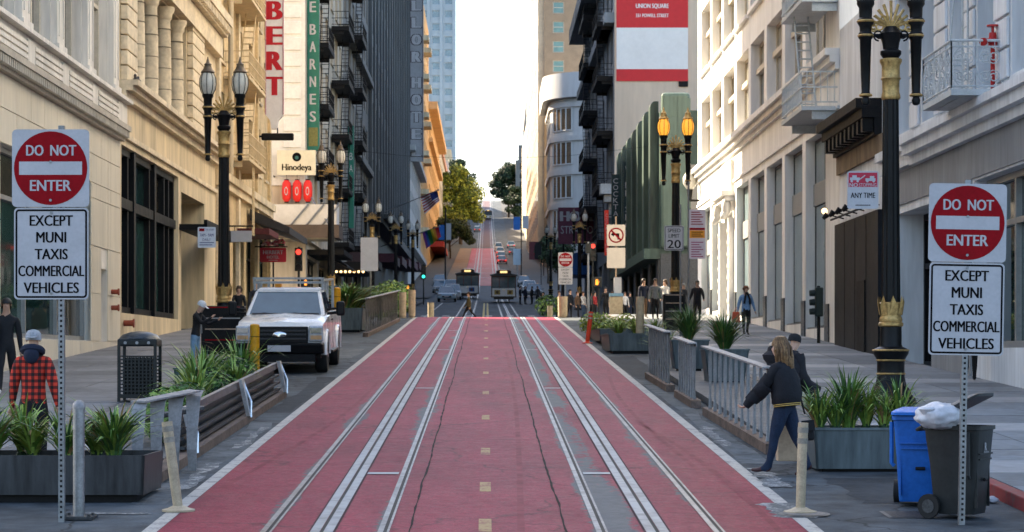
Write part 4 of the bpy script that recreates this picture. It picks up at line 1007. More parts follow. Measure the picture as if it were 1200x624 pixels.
# ---- red advertising banner
t = thing('wall_banner', 'large red and white banner hung high on the cream side wall', 'banner', (13.2, 169.8, 24.4))
BRED = M('banner_red', (.62,.03,.035), .55, .05, .5); BWHITE = M('banner_white', (.80,.79,.76), .55, .04, .5)
sf = south(169.86)
m_ = MB(); sf.box(m_, 10.35, 16.05, .003, .06, 24.5, 34.0); obj('cloth', m_, BRED, t)
m_ = MB(); sf.box(m_, 10.35, 16.05, .062, .075, 25.45, 28.75); obj('white_panel', m_, BWHITE, t)
m_ = MB(); text(m_, 'UNION SQUARE', sf.p(13.2, .08, 30.45), EX, EZ, 2.6, .42, .01); text(m_, '331 POWELL STREET', sf.p(13.2, .08, 29.72), EX, EZ, 2.6, .28, .01); obj('lettering', m_, BWHITE, t)
m_ = MB(); sf.box(m_, 15.3, 16.05, .062, .075, 24.05, 24.48); obj('corner_tag', m_, BLACKM, t)

# ---- rounded corner building
ROUNDW = M('pale_rounded_stone', (.52,.52,.51), .65, .08, .3, streak=True)
b = thing('rounded_building', 'pale grey building with a rounded corner and wide bands of windows', 'building', (16, 355, gz(355)))
def rounded(r_out, z0, z1, y_face=345.0, rad=8.0, off=0.0, n=12):
    pts = []
    for i in range(n+1):
        a = math.pi/2*i/n
        pts.append((XR+.4+rad-(rad+off)*math.cos(a), y_face+rad-(rad+off)*math.sin(a)))
    pts = [(XR+.4-off, 373)] + pts + [(34, y_face-off)] + [(34, 373)]
    m = MB(); m.prism(pts, lambda p, t_: (p[0], p[1], t_), z0, z1); return m
obj('wall', rounded(0, 10, 44.5), ROUNDW, b, smooth=True, fix=True)
obj('cornice', rounded(0, 44.6, 48.6, off=1.3), ROUNDW, b, smooth=True, fix=True)
AMB = glass('bronze_glass', (.11,.075,.05), .06)
for k, z in enumerate((17.5, 22.9, 28.4, 33.9, 39.4)):
    obj('band', rounded(0, z+3.75, z+4.6, off=.35), ROUNDW, b, smooth=True, fix=True)
    # curved window bay
    for (i0, i1, nm) in ((2.6, 7.2, 'bay_window'),):
        m_ = MB(); q = []
        for s_ in range(9):
            a = math.pi/2*(i0+(i1-i0)*s_/8)/12; q.append((XR+.4+8-8.06*math.cos(a), 345+8-8.06*math.sin(a)))
        for s_ in range(8): m_.quad((*q[s_], z), (*q[s_+1], z), (*q[s_+1], z+3.6), (*q[s_], z+3.6))
        wo = obj(nm, m_, AMB, b)
        m_ = MB()
        for s_ in (0, 2, 4, 6, 8): m_.box(q[s_][0]-.1, q[s_][0]+.1, q[s_][1]-.16, q[s_][1]+.05, z, z+3.6)
        for s_ in range(8): m_.tube([(*q[s_], z), (*q[s_+1], z)], .13, 4); m_.tube([(*q[s_], z+3.6), (*q[s_+1], z+3.6)], .13, 4)
        obj('frame', m_, ROUNDW, wo)
    sf = south(345)
    for x in (18.2, 20.6):
        window(b, sf, x, x+1.5, z, z+3.6, .02, ROUNDW, GLASS2, zs=(.3,), fw=.18)
    for yy in (355, 362, 368): window(b, Fr((XR+.4,0,0),(0,1,0),(-1,0,0)), yy, yy+3.5, z, z+3.6, .02, ROUNDW, AMB, fw=.18)
# ---- brick tower
TAN = M('tan_brick', (.36,.26,.17), .85, .12, .8, bump=.1, bscale=6); LITC = M('sunlit_brick_tone', (.60,.50,.36), .8, .1, .5)  # LITC holds the sunlit tone of the street-facing fronts in its colour
b = thing('brick_tower', 'tan brick tower with green windows behind the rounded building', 'building', (18, 430, gz(430)))
sf = south(376)
ops = [(11.7, 13.7, 32+z*3.45, 34.1+z*3.45, .3) for z in range(16)] + [(18.2, 22.5, 68+z*3.45, 70.1+z*3.45, .3) for z in range(5)]
obj('wall', wall(sf, XR, 34, 12, 95, ops, depth=112), TAN, b)
GG = glass('green_tinted_glass', (.10,.22,.18), .15)
for o_ in ops: window(b, sf, *o_[:4], -.25, WFRAME, GG, zs=(.5,), fw=.15)
Fw = Fr((XR,0,0),(0,1,0),(-1,0,0))
for i in range(12):
    m_ = MB(); Fw.box(m_, 377+i*9.4, 381.5+i*9.4, .003, 1.1, 22, 94); obj('bay', m_, LITC, b)
    for z in range(16):
        m_ = MB(); Fw.box(m_, 377.8+i*9.4, 380.6+i*9.4, 1.101, 1.14, 26+z*4.1, 28.4+z*4.1); obj('window', m_, AMB, b)
# ---- sunlit houses further up
b = thing('pale_apartment_building', 'sunlit pale apartment block below the church spire on the right', 'building', (XR, 550, gz(550)))
ops = [(494+i*13, 499+i*13, 36+z*5, 39+z*5, .4) for i in range(9) for z in range(5)]
obj('wall', wall(FRT, 491, 612, 24, 62, ops, depth=10), LITC, b)
for o_ in ops: window(b, FRT, *o_[:4], -.3, WFRAME, GLASS, fw=.3)
b = thing('church', 'grey stone church tower with a pointed spire on the right hill', 'church', (13.5, 650, gz(650)))
m_ = MB(); m_.box(11.2, 17.5, 640, 660, 38, 66); m_.box(11.0, 13.0, 639, 641, 38, 70); obj('wall', m_, PALEG, b)
m_ = MB(); m_.lathe([(1.25,0),(.5,6),(.02,10.5)], (12, 640.5, 70), 8); m_.lathe([(.5,0),(.02,4)], (16.5, 640.5, 66), 6); obj('spire', m_, GREYST, b)
b = thing('dark_apartment_building', 'dark grey apartment block left of the church spire', 'building', (10.5, 720, gz(720)))
m_ = MB(); m_.box(9.6, 26, 700, 760, 44, 67); m_.box(10.5, 14, 700, 704, 67, 72); obj('wall', m_, GREYST, b)
for i in range(4):
    for z in range(5):
        m_ = MB(); m_.box(11+i*3, 12.6+i*3, 699.9, 699.96, 52+z*3, 54+z*3); obj('window', m_, GLASS, b)
# row houses on the left hill, mostly behind the trees
for i, (ya, yb, h, nm) in enumerate(((590, 640, 16, 'first'), (645, 688, 19, 'second'), (725, 800, 15, 'third'))):
    b = thing('row_house', 'pale house on the left hillside, %s one up behind the trees' % nm, 'house', (XL, ya, gz(ya)), group='houses on the left hillside')
    g0 = gz(ya)
    ops = [(ya+3+k*9, ya+7+k*9, g0+3+z*4.5, g0+6+z*4.5, .4) for k in range(4) for z in range(3)]
    obj('wall', wall(FL, ya, yb, g0-4, g0+h+4, ops, depth=10), [PALEG, BEIGE, GREYST][i], b)
    for o_ in ops: window(b, FL, *o_[:4], -.3, WFRAME, GLASS, fw=.3)
# ================================================================ STREET LAMPS
FROST = MATS['frosted_glass']
LITGL = M('lit_amber_glass', (.55,.27,.05), .3, .2, 6, emit=(1,.40,.04), estr=.24)
def lamp_post(lit):
    t = local_thing('street_lamp', 'x', 'street lamp', (0,0,0), group='ornate twin lantern street lamps')
    m = MB(); m.lathe([(.46,0),(.46,.12),(.43,.14),(.42,.2),(.36,.26),(.33,.34),(.27,.42),(.25,.5)], (0,0,-.12), 8); obj('base', m, BLACK, t)
    m = MB(); m.lathe([(.25,.38),(.235,.45),(.235,.72),(.24,.74),(.30,.84),(.31,.9),(.27,.93),(.20,.96),(.185,1.0),(.185,1.32)], n=18); ba = obj('barrel', m, BLACK, t, smooth=True)
    for z in (.5, .73, .9):
        m = MB(); r = .245 if z < .8 else .31; m.lathe([(r,z-.015),(r+.012,z),(r,z+.015)], n=18); obj('ring', m, GOLD, ba, smooth=True)
    m = MB(); m.lathe([(.19,1.30),(.215,1.32),(.215,1.36),(.19,1.38),(.20,1.42),(.19,1.45),(.175,1.48),(.195,1.6),(.20,1.7),(.175,1.72)], n=18); co = obj('collar', m, GOLD, t, smooth=True)
    for i in range(8):
        a = 2*math.pi*i/8; c, s_ = math.cos(a), math.sin(a); l = MB()
        l.add([(.19*c-.06*s_,.19*s_+.06*c,1.5),(.19*c+.06*s_,.19*s_-.06*c,1.5),(.225*c+.045*s_,.225*s_-.045*c,1.72),(.215*c,.215*s_,1.83),(.225*c-.045*s_,.225*s_+.045*c,1.72)], [(0,1,2,3,4)]); obj('leaf', l, GOLD, co)
    m = MB(); m.lathe([(.165,1.72),(.15,3.4),(.135,5.2)], n=24, flute=1, fd=.1); obj('shaft', m, BLACK, t)
    m = MB(); m.lathe([(.145,5.17),(.165,5.2),(.16,5.25),(.145,5.3),(.15,5.5),(.175,5.53),(.155,5.56),(.155,5.75),(.19,5.82),(.19,5.86),(.13,5.88)], n=18); obj('capital', m, GOLD, t, smooth=True)
    m = MB(); m.lathe([(.13,5.88),(.18,5.95),(.18,6.0),(.13,6.03),(.15,6.15),(.2,6.3),(.14,6.36),(.1,6.42)], n=16); obj('neck', m, BLACK, t, smooth=True)
    m = MB(); m.tube([(-.43,0,6.27),(0,0,6.27),(.43,0,6.27)], .035, 8)
    for sx in (-1,1):
        pts = []
        for i in range(15):
            q = i/14; a = -math.pi/2+q*2.6*math.pi; r = .095*(1-.6*q); pts.append((sx*(.21+r*math.cos(a)), -.02, 6.27+r*math.sin(a)))
        m.tube(pts, .016, 5)
    m.ball((0,-.06,6.27), .06, .04, .06); ar = obj('crossarm', m, BLACK, t, smooth=True)
    m = MB()      # palmette
    for i in range(9):
        a = R(-64+16*i); L_ = .50-.11*abs(math.sin(a))*1.6; x1, z1 = L_*math.sin(a), L_*math.cos(a)
        m.tube([(0,-.02,6.36),(x1*.55,-.035,6.36+z1*.6),(x1,-.01,6.36+z1),(x1*1.06,.01,6.36+z1*.96)], [.016,.022,.028,.012], 6)
    for sx in (-1,1):
        for (cx_, cz_, r0, sg) in ((.2,6.42,.10,1),(.13,6.55,.075,-1),(.3,6.40,.07,-1)):
            pts = [(sx*(cx_+r0*(1-.7*i/12)*math.cos(sg*i*.75)), -.02, cz_+r0*(1-.7*i/12)*math.sin(sg*i*.75)) for i in range(13)]
            m.tube(pts, .018, 5)
    obj('palmette', m, GOLD, t, smooth=True)
    for sx in (-1, 1):
        x = sx*.43
        m = MB(); m.lathe([(.03,5.08),(.06,5.1),(.075,5.16),(.055,5.22),(.1,5.25),(.07,5.3),(.075,5.4),(.10,6.2),(.125,6.23),(.125,6.3),(.1,6.33),(.105,6.42),(.14,6.48),(.14,6.54),(.11,6.57),(.115,6.74),(.15,6.8),(.15,6.86)], (x,0,0), 14); to = obj('torch', m, BLACK, t, smooth=True)
        m = MB()
        for z, r in ((5.25,.105),(6.265,.13),(6.51,.145)): m.lathe([(r,z-.02),(r+.012,z),(r,z+.02)], (x,0,0), 14)
        obj('gilt_band', m, GOLD, to, smooth=True)
        m = MB(); m.lathe([(.13,6.865),(.19,6.98),(.215,7.12),(.205,7.28),(.15,7.42)], (x,0,0), 16); obj('lantern_glass', m, LITGL if lit else FROST, to, smooth=True)
        m = MB()
        for i in range(8):
            a = 2*math.pi*i/8; c, s_ = math.cos(a), math.sin(a)
            m.tube([(x+r*c, r*s_, z) for r, z in ((.14,6.86),(.198,6.98),(.223,7.12),(.213,7.28),(.158,7.42))], .011, 4)
        obj('lantern_cage', m, BLACK, to)
        m = MB(); m.lathe([(.17,7.42),(.19,7.45),(.13,7.52),(.09,7.62),(.10,7.66),(.05,7.70),(.03,7.78),(.01,7.86)], (x,0,0), 14); obj('lantern_cap', m, GOLD if lit else M('bronze_cap', (.13,.10,.07), .45, .3, 10, metal=.5), to, smooth=True)
    return t
def on_walk(x, y): return (x, y, gz(y)+KERB)
LP = lamp_post(False); LP.location = on_walk(-7.0, 56.9); LP['label'] = 'ornate black twin lantern lamp post beside the white pickup, nearest on the left'
lamps = [((6.9, 36.4), 'tall black and gold lamp post behind the right planter, lanterns above the frame'),
         ((-7.05, 96.8), 'ornate twin lantern lamp post beyond the pickup, by the left corner'),
         ((-7.5, 140), 'twin lantern lamp post above the blank white sign panel, left side'),
         ((-7.3, 172), 'twin lantern lamp post in front of the dark awnings, second beyond left crossing'),
         ((-6.9, 200), 'distant twin lantern lamp post just left of the flags and green signal'),
         ((7.2, 165), 'twin lantern lamp post before the purple hotel sign on the right'),
         ((6.8, 225), 'distant twin lantern lamp post beside the rounded building')]
for (x, y), lb in lamps: dup(LP, lb, on_walk(x, y))
LQ = lamp_post(True); LQ.location = on_walk(6.72, 75.7); LQ['label'] = 'twin lantern lamp post with both amber lanterns lit, right side'

# ================================================================ SIGNS
def post_perforated(t, x, y, z0, z1, w=.057, m=STEEL):
    p = MB(); p.box(x-w/2, x+w/2, y-w/2, y+w/2, z0, z1); po = obj('post', p, m, t)
    h = MB(); z = z0+.1
    while z < z1-.05: h.box(x-.011, x+.011, y-w/2-.003, y-w/2+.001, z-.011, z+.011); z += .0508
    obj('hole_row', h, BLACKM, po, kind='stuff')
def rrect(w, h, r, n=5):
    pts = []
    for cx_, cz_, a0 in ((w/2-r,h/2-r,0),(-w/2+r,h/2-r,90),(-w/2+r,-h/2+r,180),(w/2-r,-h/2+r,270)):
        for i in range(n+1):
            a = R(a0+90*i/n); pts.append((cx_+r*math.cos(a), cz_+r*math.sin(a)))
    return pts
def plate(c, w, h, r, th=.004, y0=0.0):
    m = MB(); m.prism(rrect(w, h, r), lambda p, t_: (c[0]+p[0], c[1]+t_, c[2]+p[1]), y0, y0-th); return m
def ring_plate(c, w, h, r, lw, y):
    o_, i_ = rrect(w, h, r), rrect(w-2*lw, h-2*lw, max(r-lw,.005)); n = len(o_)
    m = MB(); m.add([(c[0]+p[0], c[1]+y, c[2]+p[1]) for p in o_+i_], [(i, (i+1)%n, n+(i+1)%n, n+i) for i in range(n)]); return m
def disc_v(c, r, y, n=40): return MB().add([(c[0]+r*math.cos(2*math.pi*i/n), c[1]+y, c[2]+r*math.sin(2*math.pi*i/n)) for i in range(n)], [tuple(range(n))])
def annulus_v(c, r0, r1, y, n=40): 
    m = MB(); m.add([(c[0]+r*math.cos(2*math.pi*i/n), c[1]+y, c[2]+r*math.sin(2*math.pi*i/n)) for r in (r0, r1) for i in range(n)], [(i, (i+1)%n, n+(i+1)%n, n+i) for i in range(n)]); return m
def do_not_enter(label, x, y, zb, zc, dx=0.0, post_top=None, sub=True, tilt=0.0, plain=False, rz=0.0):
    """zc: centre height of the square panel above the base zb"""
    t = local_thing('do_not_enter_sign', label, 'road sign', (x, y, zb), rz, 'do not enter signs')
    post_perforated(t, 0, 0, -.05, post_top or zc+.42)
    c = (dx, -.04, zc); g = .762
    pn = obj('panel', plate(c, g, g, .045), SIGNW, t)
    obj('red_disc', disc_v(c, .362, -.0065), SIGNR, pn)
    m = MB(); m.box(c[0]-.31, c[0]+.31, c[1]-.0085, c[1]-.0065, c[2]-.065, c[2]+.065); obj('white_bar', m, SIGNW, pn)
    m = MB(); text(m, 'DO', (c[0]-.155, c[1]-.0085, c[2]+.175), EX, EZ, .165, .105, .012); text(m, 'NOT', (c[0]+.125, c[1]-.0085, c[2]+.175), EX, EZ, .25, .105, .012)
    text(m, 'ENTER', (c[0], c[1]-.0085, c[2]-.17), EX, EZ, .40, .105, .012); obj('lettering', m, SIGNW, pn)
    m = MB()
    for zz in (.06, -.315): m.cyl((c[0], c[1]-.004, c[2]+zz), (c[0], c[1]-.016, c[2]+zz), .014, n=8)
    obj('bolt', m, STEEL, pn)
    if sub:
        h = .90; w_ = .735; c2 = (dx+.005, -.034, zc-g/2-h/2-.008)
        p2 = obj('exception_panel', plate(c2, w_, h, .04), SIGNW, t)
        obj('border', ring_plate(c2, w_-.03, h-.03, .035, .018, -.0065), SIGNK, p2)
        for k, (wd, s_) in enumerate(((.42,'EXCEPT'),(.29,'MUNI'),(.32,'TAXIS'),(.645,'COMMERCIAL'),(.54,'VEHICLES'))):
            m = MB(); text(m, s_, (c2[0], c2[1]-.007, c2[2]+.325-k*.165), EX, EZ, wd, .105, .011); obj('lettering', m, SIGNK, p2)
        m = MB()
        for zz in (.40, -.39): m.cyl((c2[0], c2[1]-.004, c2[2]+zz), (c2[0], c2[1]-.015, c2[2]+zz), .014, n=8)
        obj('bolt', m, STEEL, p2)
    return t
# pixel measurements: left panel 148-240 rows, base row 612 -> 1 m = 119 px
t1 = do_not_enter('red and white do not enter sign on perforated post beside the left planter', -4.18, 21.0, gz(21.0), 3.48, dx=-.10, rz=R(-1))
t2 = do_not_enter('red and white do not enter sign on perforated post behind the dark grey bin', 4.63, 20.8, gz(20.8), 2.94, dx=.0, rz=R(1.5))
t2.rotation_euler = (0, R(1.0), R(1.5))
t3 = do_not_enter('small distant do not enter sign on the right past the crossing', 4.15, 112, gz(112), 3.15, sub=False)
m = MB(); obj('exception_panel', plate((0,-.04,2.3), .74, .9, .04), SIGNW, t3)
m = MB()
for k in range(5): text(m, ('EXCEPT','MUNI','TAXIS','COMMERCIAL','VEHICLES')[k], (0,-.047,2.3+.32-k*.165), EX, EZ, (.42,.29,.32,.64,.54)[k], .1)
obj('lettering', m, SIGNK, t3)

def simple_sign(name, label, x, y, zc, w_, h_, mat, pole=None, border=None, zb=None, poly=STEEL, texts=(), extra=None, group=None, rz=0.0):
    zb = gz(y)+(KERB if (x < KL or x > KR) else 0) if zb is None else zb
    t = local_thing(name, label, 'sign', (x, y, zb), rz, group)
    z = zc-zb
    if pole:
        m = MB(); m.cyl((pole[0],.03,-.02),(pole[0],.03,pole[1]), .03, n=8); obj('post', m, poly, t, smooth=True)
    pn = obj('panel', plate((0,0,z), w_, h_, min(w_,h_)*.07), mat, t)
    if border: obj('border', ring_plate((0,0,z), w_*.94, h_*.94, min(w_,h_)*.06, min(w_,h_)*.03, -.0065), border, pn)
    for s_, dz_, tw, th_, m_ in texts:
        m = MB(); text(m, s_, (0,-.007,z+dz_), EX, EZ, tw, th_, .006); obj('lettering', m, m_, pn)
    if extra: extra(pn, z)
    return t
# speed limit + parking signs on one thin pole, right
def sl_extra(pn, z): pass
simple_sign('speed_limit_sign', 'white speed limit 20 sign on the right lamp post', 5.93, 67.4, 6.32, .62, .78, SIGNW, pole=(.2, 4.2), border=SIGNK,
            texts=(('SPEED', .24, .4, .12, SIGNK), ('LIMIT', .07, .34, .12, SIGNK), ('20', -.19, .42, .26, SIGNK)))
def park_extra(pn, z):
    m = MB(); m.box(-.24,.24,-.006,-.0045,z-.12,z+.12); obj('orange_plate', m, M('sign_orange', (.75,.30,.03), .5, .1, 5), pn)
    m = MB(); m.box(-.24,.24,-.006,-.0045,z+.13,z+.2); obj('red_strip', m, SIGNR, pn)
    for i in range(6):
        m = MB(); m.box(-.19,.19-.05*(i%3),-.0075,-.006,z+.3+i*.075,z+.33+i*.075); obj('print_line', m, SIGNR, pn)
    for i in range(7):
        m = MB(); m.box(-.19,.19-.06*(i%3),-.0075,-.006,z-.72+i*.075,z-.69+i*.075); obj('print_line', m, M('sign_magenta', (.30,.05,.12), .5), pn)
    for i in range(3):
        m = MB(); m.box(-.18,.18-.06*(i%2),-.008,-.006,z-.07+i*.06,z-.045+i*.06); obj('print_line', m, SIGNK, pn)
simple_sign('parking_sign', 'tall stack of pink and orange parking plates on the right', 6.62, 67.0, 6.42, .5, 1.55, M('sign_pale_pink', (.60,.52,.56), .5, .05, 5), pole=(-.27, 4.9), extra=park_extra)
# no stopping sign on the right lamp post
def tow_extra(w_, h_):
    def f(pn, z):
        m = MB(); m.box(-w_*.46,w_*.46,-.006,-.0045,z+h_*.08,z+h_*.46); obj('red_field', m, M('sign_tow_red', (.42,.02,.05), .45, .1, 6), pn)
        m = MB()      # little tow truck and car, white on red
        m.box(-w_*.42,-w_*.1,-.0075,-.006,z+h_*.26,z+h_*.33); m.box(-w_*.34,-w_*.2,-.0075,-.006,z+h_*.33,z+h_*.39); m.box(w_*.08,w_*.4,-.0075,-.006,z+h_*.24,z+h_*.31); m.box(w_*.22,w_*.36,-.0075,-.006,z+h_*.31,z+h_*.37)
        m.add([(-w_*.1,-.0075,z+h_*.3),(w_*.06,-.0075,z+h_*.4),(w_*.08,-.0075,z+h_*.38),(-w_*.08,-.0075,z+h_*.28)], [(0,1,2,3)])
        for x in (-.36,-.17,.14,.34): m.add([(x*w_+.022*math.cos(a*.785),-.0076,z+h_*.235+.022*math.sin(a*.785)) for a in range(8)], [tuple(range(8))])
        obj('pictogram', m, SIGNW, pn)
        m = MB(); text(m, 'NO', (-w_*.3,-.0075,z+h_*.135), EX, EZ, w_*.26, h_*.1, .01); text(m, 'STOPPING', (w_*.15,-.0075,z+h_*.135), EX, EZ, w_*.56, h_*.09, 0); obj('lettering', m, SIGNW, pn)
        m = MB(); text(m, 'ANY TIME', (0,-.0075,z-h_*.14), EX, EZ, w_*.78, h_*.14, .006); obj('lettering', m, SIGNK, pn)
        m = MB(); m.box(-w_*.24,w_*.24,-.007,-.0055,z-h_*.41,z-h_*.39); obj('print_line', m, SIGNK, pn)
    return f
simple_sign('no_stopping_sign', 'white and red no stopping any time sign on the right lamp post', 6.38, 36.15, 5.4, .53, .64, SIGNW, extra=tow_extra(.53,.64))
m = MB(); m.box(.2,.36,.03,.06,3.62-.0,3.66); 
def tow2(pn, z):
    m = MB(); m.box(-.2,-.06,-.006,-.0045,z+.16,z+.24); obj('red_field', m, SIGNR, pn)
    m = MB(); text(m, 'TOW-AWAY', (.07,-.0075,z+.2), EX, EZ, .26, .06); text(m, '7AM - 9AM', (0,-.0075,z+.06), EX, EZ, .36, .08, .006); text(m, 'DAILY', (0,-.0075,z-.06), EX, EZ, .22, .07)
    m.box(-.19,.19,-.0075,-.006,z-.15,z-.13); m.box(-.19,.15,-.0075,-.006,z-.21,z-.19); obj('lettering', m, M('sign_blue_ink', (.05,.05,.16), .5), pn)
simple_sign('tow_away_sign', 'small white tow away plate left of the nearest left lamp post', -7.42, 56.6, 5.74, .48, .55, M('sign_bluish', (.58,.61,.66), .45, .06, 5), extra=tow2)
# no left turn, right
def nlt(pn, z):
    obj('red_ring', annulus_v((0,0,z), .29, .36, -.007), SIGNR, pn)
    m = MB(); m.box(.06,.15,-.0085,-.0045,z-.2,z+.08); m.box(-.12,.15,-.0085,-.0045,z+.0,z+.09); m.add([(-.11,-.0085,z-.07),(-.11,-.0085,z+.16),(-.25,-.0085,z+.045)], [(0,2,1)]); obj('arrow', m, SIGNK, pn)
    m = MB(); q = .24; m.add([(-q-.03,-.0095,z+q-.03),(-q+.03,-.0095,z+q+.03),(q+.03,-.0095,z-q+.03),(q-.03,-.0095,z-q-.03)], [(0,1,2,3)]); obj('slash', m, SIGNR, pn)
t = simple_sign('no_left_turn_sign', 'no left turn sign with red ring on a tan pole, right side', 6.08, 100, 8.26, .86, 1.0, M('sign_cream', (.66,.60,.52), .5, .06, 4), pole=(0, 4.6), extra=nlt, poly=M('tan_pole', (.30,.21,.14), .6, .2, 3))
m = MB(); obj('lower_panel', plate((0,0,7.2-t.location.z), .86, .95, .04), MATS['sign_cream'], t)
m = MB(); m.box(-.1, .25, -.06, .1, .9, 1.75); obj('notice', m, SIGNW, t)
m = MB(); m.box(-.3,.3,-.25,.3,0,.85); obj('cabinet', m, CREAMP, t, bevel=.02)
m = MB(); m.box(-.32,.32,-.28,.33,.852,1.0); obj('cabinet_lid', m, M('faded_blue', (.16,.30,.42), .6, .2, 4), t)
# blank white panels on the left
t = simple_sign('blank_sign_panel', 'large blank white sign panel on a thin pole above the left plants', -4.72, 86, 6.7, .7, 1.35, M('sign_grey_white', (.56,.57,.58), .5, .06, 3), pole=(.05, 3.4))
# small white hanging plate on the buff building
t = thing('hanging_sign_plate', 'blank white hanging plate on an arm beside the left fire escapes', 'sign', (-9.6, 80.5, 6.9))
m = MB(); m.box(-9.66, -8.85, 80.45, 80.5, 6.9, 7.32); obj('panel', m, SIGNW, t)
m = MB(); m.tube([(XL, 80.5, 7.5), (-8.8, 80.5, 7.5)], .03, 6); m.tube([(-9.5,80.48,7.5),(-9.5,80.48,7.3)], .012, 4); m.tube([(-9.0,80.48,7.5),(-9.0,80.48,7.3)], .012, 4); obj('arm', m, BLACKM, t)
# red hotel name board with flower basket
t = thing('hotel_name_board', 'small red hotel name board with a flower basket on top', 'sign', (-9.8, 97.5, 4.5))
m = MB(); m.prism(rrect(1.2,.66,.06), lambda p, q: (-9.75+p[0], 97.5+q, 7.22+p[1]), 0, .06); obj('panel', m, M('hotel_red', (.38,.015,.03), .45, .1, 4), t)
m = MB(); text(m, 'HERBERT', (-9.75,97.495,7.34), EX, EZ, .9, .17, .01); text(m, 'HOTEL', (-9.75,97.495,7.12), EX, EZ, .55, .14, .01); m.box(-9.95,-9.55,97.49,97.495,6.97,6.99); obj('lettering', m, SIGNW, t)
m = MB(); m.cyl((-9.75,97.6,4.5),(-9.75,97.6,6.9),.04,n=8); m.tube([(-10.6,97.6,7.6),(-9.1,97.6,7.6)], .03, 6); obj('bracket', m, BLACKM, t)
m = MB(); random.seed(3)
mats_f = [M('petal_pink', (.50,.10,.14), .7, .3, 9), M('petal_pale', (.55,.35,.36), .7, .3, 9), M('leaf_dark', (.03,.06,.025), .6, .3, 6)]
for k in range(60):
    m.mi = random.choice((0,0,1,2)); c = (-9.75+random.uniform(-.5,.5), 97.55+random.uniform(-.2,.2), 7.68+random.uniform(-.06,.3)*random.random()); m.ball(c, .07, .07, .06, 6, 4)
obj('flower_basket', m, mats_f, t, kind='stuff')
# vertical hotel blade, left
t = thing('vertical_hotel_sign', 'white vertical hotel sign with red letters, upper left of the street', 'sign', (-9.8, 99, 13.3))
NEONW = M('blade_white', (.66,.65,.66), .45, .06, 2)
prof = [(-10.25,13.8),(-10.05,13.55),(-9.98,13.15),(-9.72,13.15),(-9.66,13.55),(-9.42,13.8),(-9.42,30),(-10.25,30)]
m = MB(); m.prism(prof, lambda p, q: (p[0], 99+q, p[1]), 0, .35); obj('blade', m, NEONW, t, fix=True)
m = MB(); 
for a, c in ((-10.27,-10.22),(-9.45,-9.40)): m.box(a, c, 98.97, 99.02, 13.8, 30)
obj('edge_trim', m, M('trim_pink', (.45,.25,.28), .4, .1, 4), t)
for k, ch in enumerate('TREBREH'):
    m = MB(); text(m, ch, (-9.835, 98.985, 15.13+k*1.17), EX, EZ, .62, .86, .03); obj('letter', m, M('letter_red', (.42,.01,.02), .4, .1, 4), t)
m = MB()
for z in (15, 20, 25): m.tube([(-10.6,99.17,z),(-10.25,99.17,z)], .04, 6)
obj('bracket', m, BLACKM, t)
t = thing('sign_bracket_bar', 'black horizontal neon tube bar under the white hotel blade', 'sign', (-9.7, 99, 12.6))
m = MB(); m.box(-10.45,-8.95,99.0,99.25,12.62,12.95); obj('bar', m, BLACKM, t, bevel=.06)
m = MB(); m.tube([(-10.6,99.1,12.8),(-10.4,99.1,12.8)], .05, 6); m.tube([(-9.7,99.1,13.2),(-9.7,99.1,12.95)], .03, 6); obj('bracket', m, BLACKM, t)
# green vertical sign beyond the crossing
GRN = M('sign_deep_green', (.012,.14,.105), .4, .12, 2)
t = thing('vertical_green_sign', 'tall green vertical sign with white letters beyond the left crossing', 'sign', (-10.2, 126, 14.7))
m = MB(); m.box(-10.58,-9.88,126,126.4,14.75,34); obj('blade', m, GRN, t)
m = MB(); m.box(-10.5,-9.96,125.98,126,15.0,16.1); obj('small_panel', m, M('sign_olive', (.16,.16,.05), .5, .2, 9), t)
for k, ch in enumerate('SENRABE'):
    z = 16.75+k*1.03+(.3 if k == 6 else 0); m = MB(); text(m, ch, (-10.25,125.985,z), EX, EZ, .34, .62, .01); obj('letter', m, SIGNW, t)
# smaller green blade further up
t = thing('small_green_blade_sign', 'narrow dark green blade sign lettered BARN further up the left', 'sign', (-9.3, 150, 10))
m = MB(); m.box(-9.72,-9.32,150,150.3,11.6,18.8); obj('blade', m, GRN, t)
for k, ch in enumerate('NRAB'):
    m = MB(); text(m, ch, (-9.52,149.985,14.1+k*.85), EX, EZ, .24, .5); obj('letter', m, SIGNW, t)
m = MB(); m.ball((-9.52,149.98,18.2), .13, .03, .13); obj('roundel', m, SIGNW, t)
m = MB()
for z in (12, 18): m.tube([(XL,150.15,z),(-9.7,150.15,z)], .04, 5)
obj('bracket', m, BLACKM, t)
# ramen shop sign, lanterns and marquee at the far left corner
t = thing('noodle_shop_sign', 'cream shop sign with a round black emblem above red lanterns', 'sign', (-11.4, 124.4, 12.3))
m = MB(); m.box(-12.2,-9.95,124.3,124.5,13.15,14.6); obj('panel', m, M('sign_ivory', (.62,.58,.44), .5, .05, 2), t)
m = MB(); m.add(disc_v((-11.05,124.3,14.2), .26, -.01).v, [tuple(range(40))]); obj('emblem', m, SIGNK, t); m = MB(); m.add(disc_v((-11.05,124.3,14.16), .11, -.014).v, [tuple(range(40))]); obj('emblem_heart', m, M('emblem_teal', (.02,.1,.1), .5), t)
m = MB(); text(m, 'Hinodeya', (-11.05,124.285,13.55), EX, EZ, 1.7, .5, .01); obj('lettering', m, SIGNK, t)
m = MB(); m.tube([(-12.4,124.45,13.1),(-12.4,124.9,13.1)], .05, 5); m.tube([(-10.7,124.5,13.6),(-10.7,124.95,13.6)], .05, 5); obj('bracket', m, BLACKM, t)
LANR = M('lantern_red', (.55,.02,.015), .5, .15, 5, emit=(1,.05,.02), estr=.03)
